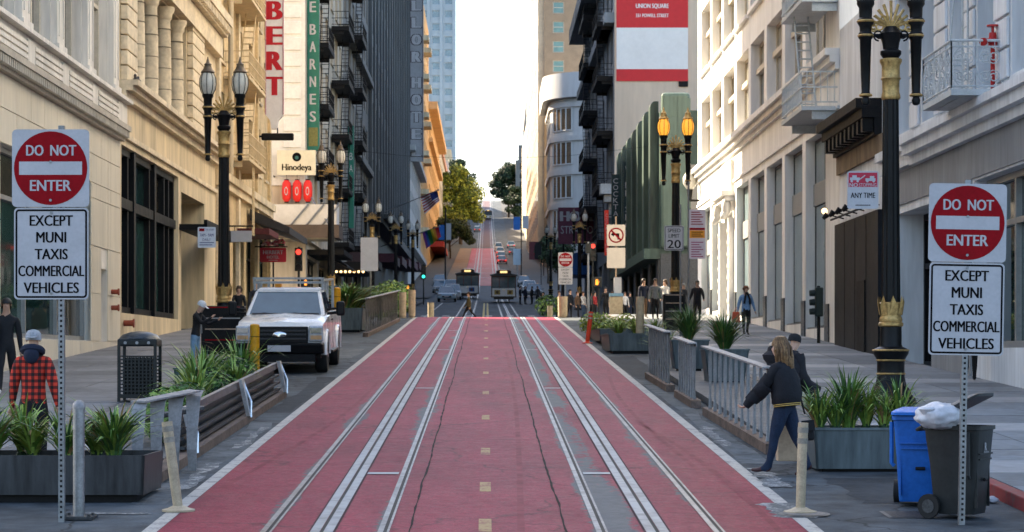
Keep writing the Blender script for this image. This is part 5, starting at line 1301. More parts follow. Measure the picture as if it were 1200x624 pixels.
for k, nm in enumerate(('left', 'middle', 'right')):
    x = -11.65+k*.62
    t = thing('paper_lantern', 'red paper lantern under the cream shop sign, the %s one' % nm, 'lantern', (x, 124.35, 11.6), group='red paper lanterns')
    m = MB(); m.lathe([(.12,0),(.24,.15),(.27,.45),(.27,.8),(.24,1.1),(.12,1.25)], (x,124.35,11.6), 14); obj('shade', m, LANR, t, smooth=True)
    m = MB(); m.lathe([(.13,-.06),(.13,0)], (x,124.35,11.6), 12); m.lathe([(.13,1.25),(.13,1.31)], (x,124.35,11.6), 12); m.cyl((x,124.35,12.9),(x,124.35,13.15),.015,n=5); obj('rim', m, BLACKM, t)
    m = MB(); text(m, 'O', (x,124.07,12.2), EX, EZ, .2, .5); obj('glyph', m, SIGNW, t)
t = thing('theatre_marquee', 'wide black and white marquee canopy at the far left corner', 'marquee', (-10.2, 124, 9.2))
m = MB(); m.box(-13.2,-8.4,121.6,124.9,9.35,9.5); m.box(-13.2,-8.4,121.6,121.7,9.5,10.1); m.box(-8.5,-8.4,121.7,124.9,9.5,10.1); obj('canopy', m, M('marquee_brown', (.075,.055,.045), .5, .2, 2), t)
m = MB(); m.box(-12.2,-8.6,122.3,124.7,10.11,11.3); obj('white_fascia', m, M('marquee_white', (.55,.54,.52), .5, .08, 1), t)
m = MB()
for k in range(3): m.tube([(-11.2+k*.9,122.25,10.1),(-10.2+k*.9,122.25,11.3)], .06, 5)
m.tube([(-12.6,121.8,10.1),(-12.6,124.95,12.2)], .04, 5); m.tube([(-9.0,121.8,10.1),(-10.6,125,12.4)], .04, 5); obj('stay', m, STEEL, t)
m = MB(); m.box(-12.9,-8.7,121.8,124.8,9.3,9.345); obj('soffit', m, M('soffit_cream', (.50,.44,.34), .6, .1, 2), t)
# long vertical hotel blade
t = thing('vertical_grey_hotel_sign', 'very tall grey vertical hotel sign with outlined letters in mid distance', 'sign', (-9.7, 290, 20))
SG = M('blade_grey', (.30,.30,.31), .55, .1, .6)
m = MB(); m.box(-10.5,-8.6,291,291.8,29.2,62); obj('blade', m, SG, t)
m = MB(); m.box(-10.45,-10.35,290.95,291,29.3,62); m.box(-8.75,-8.65,290.95,291,29.3,62); obj('edge_trim', m, M('trim_dark', (.12,.11,.12), .5), t)
row = [c for c in 'LETOH ROLLECNAHC']
z = 30.6
for ch in row:
    if ch == ' ': z += 1.2; continue
    m = MB(); text(m, ch, (-9.55,290.96,z), EX, EZ, 1.15, 1.55, .05); lo = obj('letter', m, M('letter_outline', (.05,.035,.045), .5, .1, 2), t)
    m = MB(); text(m, ch, (-9.55,290.93,z), EX, EZ, 1.02, 1.40, -.035); obj('letter_face', m, M('letter_face', (.42,.41,.42), .5, .1, 2), lo)
    z += 2.33
# blade signs on the right
NAVY = M('sign_navy', (.01,.03,.035), .45, .15, 2)
for (lb, s_, x0, x1, y, zb, zt, col, tm) in (
    ('tall dark vertical sign reading WINE SHOP on the right', 'WINE SHOP', 9.5, 10.15, 148, 10.6, 16.1, NAVY, SIGNW),
    ('dark vertical sign reading COCKTAIL left of the wine sign', 'COCKTAIL', 9.15, 9.75, 156, 11.6, 15.9, NAVY, SIGNW),
    ('narrow red lit vertical sign beside the no left turn sign', 'COCKTAILS', 9.15, 9.45, 165, 10.4, 13.9, M('sign_neon_red', (.5,.03,.02), .4, .1, 3, emit=(1,.08,.04), estr=.04), SIGNW)):
    t = thing('vertical_blade_sign', lb, 'sign', ((x0+x1)/2, y, zb))
    m = MB(); m.box(x0, x1, y, y+.35, zb, zt); obj('blade', m, col, t)
    stp = (zt-zb-.5)/len(s_)
    for k, ch in enumerate(reversed(s_)):
        if ch == ' ': continue
        m = MB(); text(m, ch, ((x0+x1)/2, y-.015, zb+.25+stp*(k+.5)), EX, EZ, (x1-x0)*(.2 if ch == 'I' else .6), stp*.78); obj('letter', m, tm, t)
    m = MB()
    for zz in (zb+.4, zt-.4): m.tube([(x1, y+.17, zz), (XR, y+.17, zz)], .04, 5)
    obj('bracket', m, BLACKM, t)
PURP = M('sign_plum', (.13,.03,.06), .5, .15, 1)
t = thing('hotel_roof_sign', 'wide plum coloured hotel sign with white letters before the rounded building', 'sign', (8.9, 205, 13))
m = MB(); m.box(6.9, 11.6, 205, 205.4, 13.4, 16.9); obj('panel', m, PURP, t)
m = MB(); text(m, 'HOTEL', (9.15,204.98,16.05), EX, EZ, 4.0, .95, .03); text(m, 'STRATFORD', (9.2,204.98,14.75), EX, EZ, 4.1, .75, .0); obj('lettering', m, SIGNW, t)
m = MB()
for z in (13.8, 16.5): m.tube([(10.0,205.45,z),(10.2,205.45,z)], .1, 5)
m.cyl((7.4,205.2,gz(205)+KERB),(7.4,205.2,13.4),.08,n=8); obj('bracket', m, BLACKM, t)
t = thing('blue_awning', 'bright blue shop awning below the plum hotel sign', 'awning', (9.0, 214, 11))
m = MB(); m.hexa([(7.4,209,10.6),(10.2,209,10.6),(10.2,219,10.6),(7.4,219,10.6),(8.6,209,12.7),(10.2,209,13.0),(10.2,219,13.0),(8.6,219,12.7)]); obj('cloth', m, M('awning_blue', (.03,.14,.42), .6, .15, 1), t)
m = MB(); m.tube([(7.4,209.1,10.6),(10.2,209.1,10.6)], .05, 5); obj('frame', m, BLACKM, t)
t = thing('hanging_shop_sign', 'dark square hanging sign on the pale right facade up the hill', 'sign', (9.0, 330, 26))
m = MB(); m.box(6.7, 9.0, 335, 335.3, 17.8, 20.6); obj('panel', m, M('sign_burgundy', (.09,.015,.02), .5, .2, 1), t); m = MB(); m.tube([(9.0,335.1,20),(10.6,335.1,20)], .06, 5); m.cyl((9.0,335.1,gz(335)),(9.0,335.1,20.6),.08,n=6); obj('bracket', m, BLACKM, t)
m = MB(); m.add([(7.4,334.95,18.6),(8.3,334.95,18.6),(7.85,334.95,19.8)], [(0,1,2)]); obj('emblem', m, SIGNR, t)
t = thing('arched_shop_sign', 'dark arched hanging sign near the rounded building', 'sign', (7.7, 300, 20))
m = MB(); m.prism([(6.75,16.3),(7.65,16.3),(7.65,18.1),(7.45,18.55),(7.2,18.7),(6.95,18.55),(6.75,18.1)], lambda p,q:(p[0],300+q,p[1]), 0,.3); obj('panel', m, BLACKM, t); m = MB(); m.cyl((7.7,300.1,gz(300)),(7.7,300.1,18.7),.06,n=6); obj('post', m, BLACKM, t)

# ================================================================ TRAFFIC SIGNALS
HOUS = M('signal_housing', (.025,.028,.026), .5, .2, 4)
def lens_mat(n, c, e, s): return M(n, c, .3, .1, 4, emit=e, estr=s)
LR = lens_mat('lens_red', (.6,.02,.02), (1,.05,.03), .55); LG = lens_mat('lens_green', (.02,.5,.35), (.05,1,.7), .4); LO = lens_mat('lens_orange', (.8,.3,.03), (1,.28,.03), .45)
LD = M('lens_dark', (.03,.02,.015), .3)
def signal(label, x, y, zc, on, post=True, sc=1.0):
    z0 = gz(y)+KERB
    t = thing('traffic_signal', label, 'traffic light', (x, y, z0), group='traffic signals at the crossing')
    if post: m = MB(); m.cyl((x,y+.15,z0),(x,y+.15,zc+.6*sc),.06,n=10); obj('post', m, HOUS, t, smooth=True)
    m = MB(); m.box(x-.18*sc,x+.18*sc,y-.02,y+.12,zc-.55*sc,zc+.55*sc); ho = obj('housing', m, HOUS, t, bevel=.02)
    for k, c in enumerate('gyr'):
        zz = zc+(-.35+.35*k)*sc; mt = LD
        if c == on: mt = {'r':LR,'g':LG,'y':LO}[c]
        m = MB(); m.cyl((x,y-.02,zz),(x,y-.04,zz),.13*sc,n=14); obj('lens', m, mt, ho)
        m = MB()
        for i in range(8):
            a0, a1 = math.pi*(-.1+1.2*i/8), math.pi*(-.1+1.2*(i+1)/8); r = .15*sc
            m.quad((x+r*math.cos(a0),y-.02,zz+r*math.sin(a0)),(x+r*math.cos(a1),y-.02,zz+r*math.sin(a1)),(x+r*math.cos(a1),y-.22,zz+r*math.sin(a1)),(x+r*math.cos(a0),y-.22,zz+r*math.sin(a0)))
        obj('visor', m, HOUS, ho)
    return t
def ped(label, x, y, zc, sc=1.0):
    z0 = gz(y)+KERB; t = thing('pedestrian_signal', label, 'traffic light', (x, y, z0), group='pedestrian signals at the crossing')
    m = MB(); m.cyl((x+.1,y+.2,z0),(x+.1,y+.2,zc+.3),.05,n=8); obj('post', m, HOUS, t)
    m = MB(); m.box(x-.26*sc,x+.26*sc,y,y+.2,zc-.26*sc,zc+.26*sc); ho = obj('housing', m, HOUS, t, bevel=.02)
    m = MB(); h = .15*sc      # raised hand
    m.box(x-h*.5,x+h*.45,y-.012,y-.004,zc-h,zc+h*.1)
    for k in range(4): m.box(x-h*.5+k*h*.25,x-h*.5+k*h*.25+h*.19,y-.012,y-.004,zc+h*.1,zc+h*(.8+.2*(k in (1,2))))
    m.hexa([(x+h*.4,y-.012,zc-h*.4),(x+h*.55,y-.012,zc-h*.4),(x+h*.55,y-.004,zc-h*.4),(x+h*.4,y-.004,zc-h*.4),(x+h*.75,y-.012,zc+h*.25),(x+h*.9,y-.012,zc+h*.2),(x+h*.9,y-.004,zc+h*.2),(x+h*.75,y-.004,zc+h*.25)])
    obj('lit_hand', m, LO, ho)
    return t
signal('red traffic signal on the left corner beside the hotel name board', -8.85, 100.5, 7.15, 'r')
signal('red traffic signal on the right, far side of the crossing', 6.35, 127, 10.9-2.1, 'r')
signal('green lit traffic signal on the left above the far cars', -5.6, 190, 10.1, 'g', sc=1.15)
ped('orange hand pedestrian signal on the right near the crossing', 5.75, 111, 6.45)
ped('orange hand pedestrian signal on the far left pavement', -7.0, 190, 8.75, 1.1)
ped('orange pedestrian signal showing over the pickup roof rack', -8.6, 101.5, 6.1, .9)
t = thing('signal_pole', 'plain grey pole right of the far do not enter sign', 'pole', (5.35, 112, gz(112)))
m = MB(); m.cyl((5.35,112,gz(112)),(5.35,112,8.6),.07,.05,10); obj('shaft', m, STEEL, t, smooth=True); m = MB(); m.box(5.2,5.5,111.8,112,8.0,8.5); obj('box', m, HOUS, t)

# ================================================================ FLAGS
def flag(label, p0, p1, kind):
    t = thing('flag', label, 'flag', p0); p0 = Vector(p0); p1 = Vector(p1)
    m = MB(); m.tube([p0, p1], .045, 6); m.ball(p1, .1, n=8, k=6); obj('pole', m, ALU, t)
    d = (p1-p0).normalized(); NX, NZ = 14, 12; mats = []
    if kind == 'stripes': mats = [M('flag_red', (.36,.02,.03), .7), M('flag_white', (.62,.61,.62), .7), M('flag_blue', (.02,.03,.14), .7)]
    else: mats = [M('flag_r', (.5,.03,.03), .7), M('flag_o', (.55,.22,.02), .7), M('flag_y', (.6,.45,.03), .7), M('flag_g', (.04,.25,.06), .7), M('flag_b', (.03,.08,.35), .7), M('flag_v', (.13,.03,.2), .7)]
    vs = []; L_ = 2.0; H_ = 1.8
    for i in range(NX+1):
        for j in range(NZ+1):
            s, v = i/NX, j/NZ
            q = p1 - d*(.15+L_*s*(1-.25*v)) + Vector((.25*v*(1-s), .22*math.sin(s*9+v*2.5), -H_*v*(.55+.45*s)))
            vs.append(q)
    m = MB(); m.add(vs, []); n = NZ+1
    for i in range(NX):
        for j in range(NZ):
            if kind == 'stripes': mi = 2 if (i < 6 and j < 7) else (0 if j % 2 == 0 else 1)
            else: mi = min(5, i*6//NX)
            m.f.append((i*n+j, i*n+j+1, (i+1)*n+j+1, (i+1)*n+j)); m.m.append(mi)
    obj('cloth', m, mats, t, smooth=True, ang=80)
flag('striped red white and blue flag on a slanted pole, left', (-10.6, 208, 16.4), (-4.6, 204, 18.5), 'stripes')
flag('rainbow coloured flag hanging below the striped flag', (-10.6, 214, 13.6), (-4.6, 210, 15.4), 'rainbow')

# ================================================================ PLANTERS AND PLANTS
LEAFS = [M('flax_green', (.10,.20,.035), .5, .3, 8, spec=.4), M('flax_yellow_green', (.22,.32,.06), .5, .25, 8, spec=.4), M('flax_dark', (.05,.115,.035), .5, .3, 8, spec=.4)]
SHRUB = [M('shrub_green', (.05,.115,.025), .55, .3, 6), M('shrub_light', (.12,.21,.04), .55, .3, 6), M('shrub_dark', (.015,.04,.014), .55, .3, 6)]
YEL = [M('bush_yellow_green', (.20,.26,.04), .55, .3, 6), M('bush_yellow', (.30,.30,.05), .55, .3, 6), M('shrub_green', (0,0,0))]
def blades(mb, c, n, h, spread, w=.03, seed=0, droop=.6, segs=5, mats_n=(1,)*4):
    rnd = random.Random(seed)
    for _ in range(n):
        a = rnd.uniform(0, 2*math.pi); r0 = rnd.uniform(0, .12)*spread; hh = h*rnd.uniform(.5, 1.1); out_ = spread*rnd.uniform(.15, 1.0)
        dr = droop*(rnd.uniform(.2, 1.2) if rnd.random() < .75 else rnd.uniform(1.3, 2.0)); ww = w*rnd.uniform(.6, 1.3); mb.mi = rnd.choice((0,0,1,2,2,1,0)) if (len(mats_n) < 4 or rnd.random() > .07) else 3
        d = Vector((math.cos(a), math.sin(a), 0)); s_ = Vector((-math.sin(a), math.cos(a), 0)); base = Vector(c)+d*r0; vs = []
        tw = rnd.uniform(-.6,.6)
        for i in range(segs+1):
            t_ = i/segs; z = hh*(t_*(1+.3*dr) - dr*.75*t_**3); x = out_*(t_**1.7)*(1+.25*dr)
            wd = ww*(1-t_**2.2)*(.55+.9*min(t_*3, 1)*.5)
            p = base + d*x + EZ*z; sv = (s_*math.cos(tw*t_)+EZ*math.sin(tw*t_)*.6)
            if i == segs: vs += [p, p]
            else: vs += [p-sv*wd, p+sv*wd]
        mb.add(vs, [(2*i, 2*i+1, 2*i+3, 2*i+2) for i in range(segs)])
def leaves(mb, c, rx, ry, rz, n, size, seed=0, nm=3, shell=.55):
    rnd = random.Random(seed)
    for _ in range(n):
        while True:
            p = Vector((rnd.uniform(-1,1), rnd.uniform(-1,1), rnd.uniform(-1,1)))
            if shell < p.length < 1 or (p.length <= shell and rnd.random() < .25): break
        q = Vector((c[0]+p.x*rx, c[1]+p.y*ry, c[2]+p.z*rz)); s_ = size*rnd.uniform(.6,1.4)
        nrm = (Vector((p.x, p.y, p.z+.4)).normalized() + Vector((rnd.uniform(-1,1),rnd.uniform(-1,1),rnd.uniform(-1,1)))*.7).normalized()
        u = nrm.orthogonal().normalized(); u = Matrix.Rotation(rnd.uniform(0,6.28), 3, nrm) @ u; v = nrm.cross(u)
        mb.mi = min(nm-1, int(rnd.random()*nm))
        mb.add([q-u*s_, q-v*s_*.45+nrm*s_*.12, q+u*s_, q+v*s_*.45+nrm*s_*.12], [(0,1,2,3)])
def plant(name, label, loc, kind, n, h, spread, w=.03, seed=0, mats=None, group=None, xs=None):
    t = local_thing(name, label, 'plant', loc, 0, group)
    m = MB()
    for k, (dx, dy, sc) in enumerate(xs or [(0,0,1)]):
        blades(m, (dx, dy, 0), int(n*sc), h*sc, spread*sc, w, seed+k*7)
    obj('leaves', m, (mats or LEAFS)+[M('dead_leaf', (.26,.17,.07), .7, .3, 8)], t, kind='stuff')
    m = MB()
    for k, (dx, dy, sc) in enumerate(xs or [(0,0,1)]): m.lathe([(.10*sc,-.12),(.07*sc,.06),(.02,.16)], (dx,dy,0), 8)
    obj('crown_stem', m, SHRUB[2], t)
    return t
SOIL = M('soil', (.035,.025,.018), .95, .4, 8, bump=.5)
def planter(name, label, x0, x1, y0, y1, h, mat, flare=.06, lip=.03, zoff=0.0):
    zb = gz((y0+y1)/2)+zoff; t = thing(name, label, 'planter', ((x0+x1)/2, (y0+y1)/2, zb))
    th = .03; f = flare; z1 = zb+h
    def side(pa, pb, qa, qb, inn):   # outer bottom pair, outer top pair, inward vector
        i_ = Vector(inn)*th; m = MB(); v = [Vector(p) for p in (pa, pb, qb, qa)]
        m.hexa([v[0], v[1], v[1]+i_, v[0]+i_, v[3], v[2], v[2]+i_, v[3]+i_]); return m
    B = [(x0+f,y0+f,zb),(x1-f,y0+f,zb),(x1-f,y1-f,zb),(x0+f,y1-f,zb)]; T = [(x0,y0,z1),(x1,y0,z1),(x1,y1,z1),(x0,y1,z1)]
    for i, inn in enumerate(((0,1,0),(-1,0,0),(0,-1,0),(1,0,0))):
        j = (i+1)%4; obj('side_panel', side(B[i],B[j],T[i],T[j],inn), mat, t, fix=True)
    m = MB(); m.box(x0+th+.01,x1-th-.01,y0+th+.01,y1-th-.01,z1-.14,z1-.1); obj('soil', m, SOIL, t)
    if lip:
        m = MB(); m.box(x0-lip,x1+lip,y0-lip,y0+th,z1+.002,z1+.03); m.box(x0-lip,x1+lip,y1-th,y1+lip,z1+.002,z1+.03); m.box(x0-lip,x0+th,y0+th,y1-th,z1+.002,z1+.03); m.box(x1-th,x1+lip,y0+th,y1-th,z1+.002,z1+.03); obj('rim', m, mat, t)
    m = MB(); m.box(x0+f+.08,x1-f-.08,y0+f+.08,y1-f-.08,zb-.14,zb+.0); obj('plinth', m, BLACKM, t)
    return t
GALV = M('galvanised_sheet', (.10,.125,.135), .5, .3, 2.5, metal=.35, bump=.06, streak=True)
GALVD = M('weathered_sheet', (.055,.057,.06), .5, .35, 2.5, metal=.35, bump=.1, streak=True)
# near left planter
planter('planter_box', 'dark weathered metal planter box with flax at the bottom left', -7.2, -3.62, 22.6, 23.9, .42, GALVD, .02, 0, .06)
for k, (x, y, s) in enumerate(((-5.35,23.1,1),( -4.95,23.3,.75),(-4.55,23.1,.95),(-4.05,23.2,1.05),(-6.1,23.1,1),(-5.12,23.55,.9),(-4.3,23.55,.85),(-5.6,23.5,1.1))):
    plant('flax_plant', 'flax clump in the dark left planter box, ' + ('at the left frame edge','small yellowed one left of the sign post','right behind the sign post','right of the steel bollard','left of the frame','at the back behind the small one','at the back by the bollard','at the back at the left edge')[k], (x, y, gz(23.2)+.40), 'flax', int((110,150,90,170,120,130,100,140)[k]*s), (.70,.52,.66,.74,.7,.78,.6,.8)[k], (.5,.42,.6,.62,.5,.4,.5,.55)[k], .022, 11+k, mats=([LEAFS[1],YEL[0],LEAFS[0]] if k in (1,5) else None), group='flax in the left planter box')
# steel bollard
t = thing('steel_bollard', 'round steel bollard with domed cap beside the left sign post', 'bollard', (-4.06, 21.25, gz(21.25)))
z = gz(21.25); m = MB(); m.cyl((-4.06,21.25,z),(-4.06,21.25,z+1.1),.058,n=18); obj('tube', m, STEEL, t, smooth=True)
m = MB(); m.lathe([(.066,1.1),(.066,1.13),(.05,1.165),(.02,1.185)], (-4.06,21.25,z), 18); obj('cap', m, ALU, t, smooth=True)
m = MB(); m.box(-4.22,-3.9,21.1,21.4,z+.004,z+.03); obj('base_plate', m, DARKSTEEL, t)
for sx, sy in ((-.12,-.11),(.12,-.11),(.12,.11),(-.12,.11)): m = MB(); m.cyl((-4.06+sx,21.25+sy,z+.03),(-4.06+sx,21.25+sy,z+.055),.018,n=6); obj('bolt', m, DARKSTEEL, t)
m = MB(); m.box(-4.32,-4.04,20.86,21.14,gz(21)+.004,gz(21)+.02); obj('base_plate', m, DARKSTEEL, t1) if False else None
# lane delineator posts
def delineator(label, x, y, h=.88, lean=(0,0), bands=True, z=None, mat=CREAMP, w=.052):
    z = gz(y) if z is None else z
    t = local_thing('delineator_post', label, 'bollard', (x, y, z), 0, 'flexible lane posts')
    m = MB(); m.lathe([(.17,.0),(.17,.02),(.11,.035),(.06,.06)], n=16); obj('base', m, mat, t, smooth=True)
    P = [Vector((lean[0]*q, lean[1]*q, h*q)) for q in (0.05,.35,.7,1)]
    m = MB(); m.tube(P, [w*.95,w,w,w*1.05], 10); obj('tube', m, mat, t, smooth=True)
    if bands:
        for q in (.80,.92):
            m = MB(); m.cyl(Vector((lean[0]*(q-.03),lean[1]*(q-.03),h*(q-.03))), Vector((lean[0]*(q+.03),lean[1]*(q+.03),h*(q+.03))), w*1.1, n=10); obj('band', m, M('band_grey', (.25,.23,.19), .4, .2, 8), t, smooth=True)
    return t
delineator('cream delineator post leaning left in front of the bent metal rail', -3.16, 21.9, .92, (-.12,.0))
delineator('cream delineator post standing right of the walking woman', 3.2, 21.75, .92, (.03,0))
delineator('cream square post beside the right red lane, near the tall grasses', 4.32, 60.0, 1.55, (0,0), False, w=.12)
delineator('red and white delineator post by the yellow green bushes', 3.12, 66, .98, (.12,0), True, mat=M('delineator_red', (.55,.05,.02), .5, .15, 6), w=.07)
for k, (x, y, h, ww) in enumerate(((-3.75, 95.5, 1.15, .16),(-3.35, 96, 1.25, .16),(-2.6,100,.7,.15))): delineator('pale worn post at the far left end of the red lane, ' + ('left of the pair','right of the pair','the lone short one')[k], x, y, h, (0,0), False, w=ww)
for k, (x, y, h, ww) in enumerate(((3.45, 96.5, .95, .22),)): delineator('wide cream block post at the far right end of the red lane', x, y, h, (0,0), False, w=ww)
delineator('short pale post at the right end of the crossing', 1.9+1.2, 104, .6, (0,0), False, w=.14)
# yellow bollards by the pickup
for lb, x, y, h in (('yellow bollard in front of the pickup grille', -5.05, 46.5, 1.15), ('yellow bollard behind the pickup mirror', -4.48, 64.0, 1.72)):
    t = thing('yellow_bollard', lb, 'bollard', (x, y, gz(y))); z = gz(y)
    m = MB(); m.cyl((x,y,z),(x,y,z+h),.105,n=16); obj('tube', m, YELLOWP, t, smooth=True); m = MB(); m.lathe([(.105,h),(.09,h+.025),(.04,h+.04)], (x,y,z), 16); obj('cap', m, YELLOWP, t, smooth=True)
    m = MB(); m.cyl((x,y,z+h-.25),(x,y,z+h-.235),.1075,n=16); obj('band', m, BLACKM, t)

# parklet structures of bent aluminium fins --------------------------------
def fin(mb, p, out_, along, h, w=.16, twist=.5, th=.012, lean=.0):
    """one vertical strip: square under the top rail, turned edge out further down, narrow at the foot"""
    p = Vector(p); out_ = Vector(out_); along = Vector(along); n = 9; L_ = []; NR = []
    for i in range(n+1):
        q = i/n; a = .6 if q < .45 else .6-.35*(q-.45)/.55
        c = p + EZ*(h*q); s_ = along*math.cos(a)+out_*math.sin(a)
        wd = .5*(.06+.17*max(0, (q-.35)/.65)+.05*max(0, (.2-q)/.2)); L_ += [c-s_*wd, c+s_*wd]; nr = s_.cross(EZ).normalized()*th; NR += [nr, nr]
    k = len(L_); vs = L_ + [v-r_ for v, r_ in zip(L_, NR)]; fs = []
    for i in range(n):
        fs += [(2*i,2*i+1,2*i+3,2*i+2), (k+2*i+1,k+2*i,k+2*i+2,k+2*i+3), (2*i,2*i+2,k+2*i+2,k+2*i), (2*i+1,k+2*i+1,k+2*i+3,2*i+3)]
    mb.add(vs, fs)
def fin_rail(name, label, pa, pb, h, n, out_sign, kerb=True, alu=ALU):
    pa = Vector((pa[0], pa[1], gz(pa[1])+.14)); pb = Vector((pb[0], pb[1], gz(pb[1])+.14)); al = (pb-pa); ln = al.length; al.normalize(); o_ = Vector((-al.y, al.x, 0)).normalized()*out_sign
    t = thing(name, label, 'railing', tuple((pa+pb)/2-EZ*.14), group='bent aluminium fin rails')
    for i in range(n):
        m = MB(); fin(m, pa+al*(ln*(i+.5)/n), -o_, al, h, ln/n, .0); obj('fin', m, alu, t)
    m = MB(); u0, u1 = -o_*.02, o_*.13
    for za, zb_ in ((h-.005, h+.02),):
        m.hexa([pa+u0+EZ*za, pb+u0+EZ*za, pb+u1+EZ*za, pa+u1+EZ*za, pa+u0+EZ*zb_, pb+u0+EZ*zb_, pb+u1+EZ*zb_, pa+u1+EZ*zb_])
    m.hexa([pa+u0+EZ*(h-.05), pb+u0+EZ*(h-.05), pb+u0*.4+EZ*(h-.05), pa+u0*.4+EZ*(h-.05), pa+u0+EZ*(h-.006), pb+u0+EZ*(h-.006), pb+u0*.4+EZ*(h-.006), pa+u0*.4+EZ*(h-.006)])
    obj('top_rail', m, alu, t, fix=True)
    if kerb:
        m = MB(); a, b_ = pa-al*.05-EZ*.14, pb+al*.05-EZ*.14; u = o_*.09
        m.hexa([a-u,b_-u,b_+u,a+u,a-u+EZ*.137,b_-u+EZ*.137,b_+u+EZ*.137,a+u+EZ*.137]); obj('base_beam', m, M('rusty_beam', (.13,.09,.07), .7, .4, 3, bump=.2), t, fix=True)
    return t
fin_rail('fin_railing', 'longest bent aluminium fin rail on the right, beside the walking woman', (3.80,28.4), (3.68,35.4), 1.0, 11, 1)
fin_rail('fin_railing', 'short middle section of aluminium fin rail on the right', (3.65,37.2), (3.62,40.1), .98, 7, 1)
fin_rail('fin_railing', 'farthest section of the right aluminium fin rail by the cream post', (3.6,41.8), (3.54,46.4), 1.02, 9, 1)
fin_rail('fin_railing', 'aluminium fin rail on the left beyond the white pickup', (-4.05,71.5), (-3.72,89.5), 1.15, 20, -1)
# parklet decks
DECKM = M('deck_board', (.13,.125,.12), .7, .25, 2, bump=.1)
def deck(label, x0, x1, y0, y1, n):
    t = thing('parklet_deck', label, 'deck', ((x0+x1)/2, (y0+y1)/2, gz((y0+y1)/2)))
    for i in range(n):
        ya, yb = y0+(y1-y0)*i/n, y0+(y1-y0)*(i+1)/n-.02; m = MB()
        m.hexa([(x0,ya,gz(ya)+.01),(x1,ya,gz(ya)+.01),(x1,yb,gz(yb)+.01),(x0,yb,gz(yb)+.01),(x0,ya,gz(ya)+.135),(x1,ya,gz(ya)+.135),(x1,yb,gz(yb)+.135),(x0,yb,gz(yb)+.135)]); obj('board', m, DECKM, t)
deck('grey parklet deck behind the right fin rail', 3.92, KR-.02, 28.2, 47, 30)
deck('grey parklet deck with plants on the left before the pickup', -5.03, -3.98, 24.6, 40, 24)
# bent seat like fins at the head of the left rail
t = thing('bent_metal_seat_fin', 'tall bent aluminium strip structure standing at the near left deck corner', 'railing', (-3.85, 25.6, gz(25.6)))
zb = gz(25.6)
for i in range(4):
    x = -4.02+.155*i; y = 24.6+i*.40; z = gz(y)+.03
    prof = [(0,0),(-.05,.26),(-.02,.54),(.06,.84),(.10,.90),(.32,.91+.02*i)]; wds = (.045,.06,.07,.085,.09,.09); m = MB(); vs = []
    for (dy, dz), ww in zip(prof, wds): vs += [(x-ww, y+dy, z+dz), (x+ww, y+dy, z+dz)]
    k = len(vs); vs += [(a, b_+.014, c-.008) for a, b_, c in vs]; fs = []
    for q in range(len(prof)-1): fs += [(2*q,2*q+1,2*q+3,2*q+2),(k+2*q+1,k+2*q,k+2*q+2,k+2*q+3),(2*q,2*q+2,k+2*q+2,k+2*q),(2*q+1,k+2*q+1,k+2*q+3,2*q+3)]
    m.add(vs, fs); obj('strip', m, ALU, t, fix=True)
m = MB(); m.tube([(-4.08,25.35,gz(25.3)+.7),(-3.5,26.3,gz(26.3)+.75)], .035, 6); obj('cross_tube', m, DARKSTEEL, t)
m = MB(); m.hexa([(-4.12,24.7,gz(24.7)+.93),(-3.93,24.65,gz(24.65)+.93),(-3.46,25.85,gz(25.85)+.98),(-3.64,26.1,gz(26.1)+.98),(-4.12,24.7,gz(24.7)+.95),(-3.93,24.65,gz(24.65)+.95),(-3.46,25.85,gz(25.85)+1.0),(-3.64,26.1,gz(26.1)+1.0)]); obj('top_plate', m, ALU, t, fix=True)
# low slatted rail of the left deck
t = thing('slatted_planter_rail', 'low dark slatted planter rail with bent metal straps along the left deck', 'railing', (-3.85, 33, gz(33)))
def bar(m, x0, x1, ya, yb, za, zb_): m.hexa([(x0,ya,gz(ya)+za),(x1,ya,gz(ya)+za),(x1,yb,gz(yb)+za),(x0,yb,gz(yb)+za),(x0,ya,gz(ya)+zb_),(x1,ya,gz(ya)+zb_),(x1,yb,gz(yb)+zb_),(x0,yb,gz(yb)+zb_)])
for za, zb_, d in ((.55,.66,0),(.40,.44,.02),(.27,.31,.04),(.15,.19,.05)):
    m = MB(); bar(m, -3.93+d-.05, -3.86+d-.05, 27.3, 40.0, za, zb_); obj('slat', m, DARKSTEEL if za < .5 else M('rail_top_steel', (.19,.19,.19), .45, .3, 3, metal=.6), t)
m = MB(); bar(m, -4.02, -3.99, 27.3, 40, .12, .64); obj('back_panel', m, GALVD, t)
m = MB(); bar(m, -4.0, -3.76, 24.7, 40.2, .0, .12); obj('base_beam', m, MATS['rusty_beam'], t)
for y in (27.35, 33.6, 39.7):
    for k in range(3):
        m = MB(); z = gz(y); yy = y+k*.05
        m.hexa([(-3.78+.0,yy-.02,z+.12),(-3.72,yy-.02,z+.12),(-3.72,yy+.16,z+.12),(-3.78,yy+.16,z+.12),(-3.90-.02*k,yy-.1,z+.70),(-3.84-.02*k,yy-.1,z+.70),(-3.84-.02*k,yy+.22,z+.70),(-3.90-.02*k,yy+.22,z+.70)])
        if k == 0: obj('strap', m, M('bright_steel', (.62,.63,.64), .3, .15, 5, metal=.8), t)
        else:
            m2 = MB(); m2.tube([(-3.72,yy+.05,z+.1),(-3.70-.02*k,yy+.1,z+.35),(-3.86,yy+.15,z+.68)], .018, 5); obj('strap_rod', m2, MATS['bright_steel'], t)
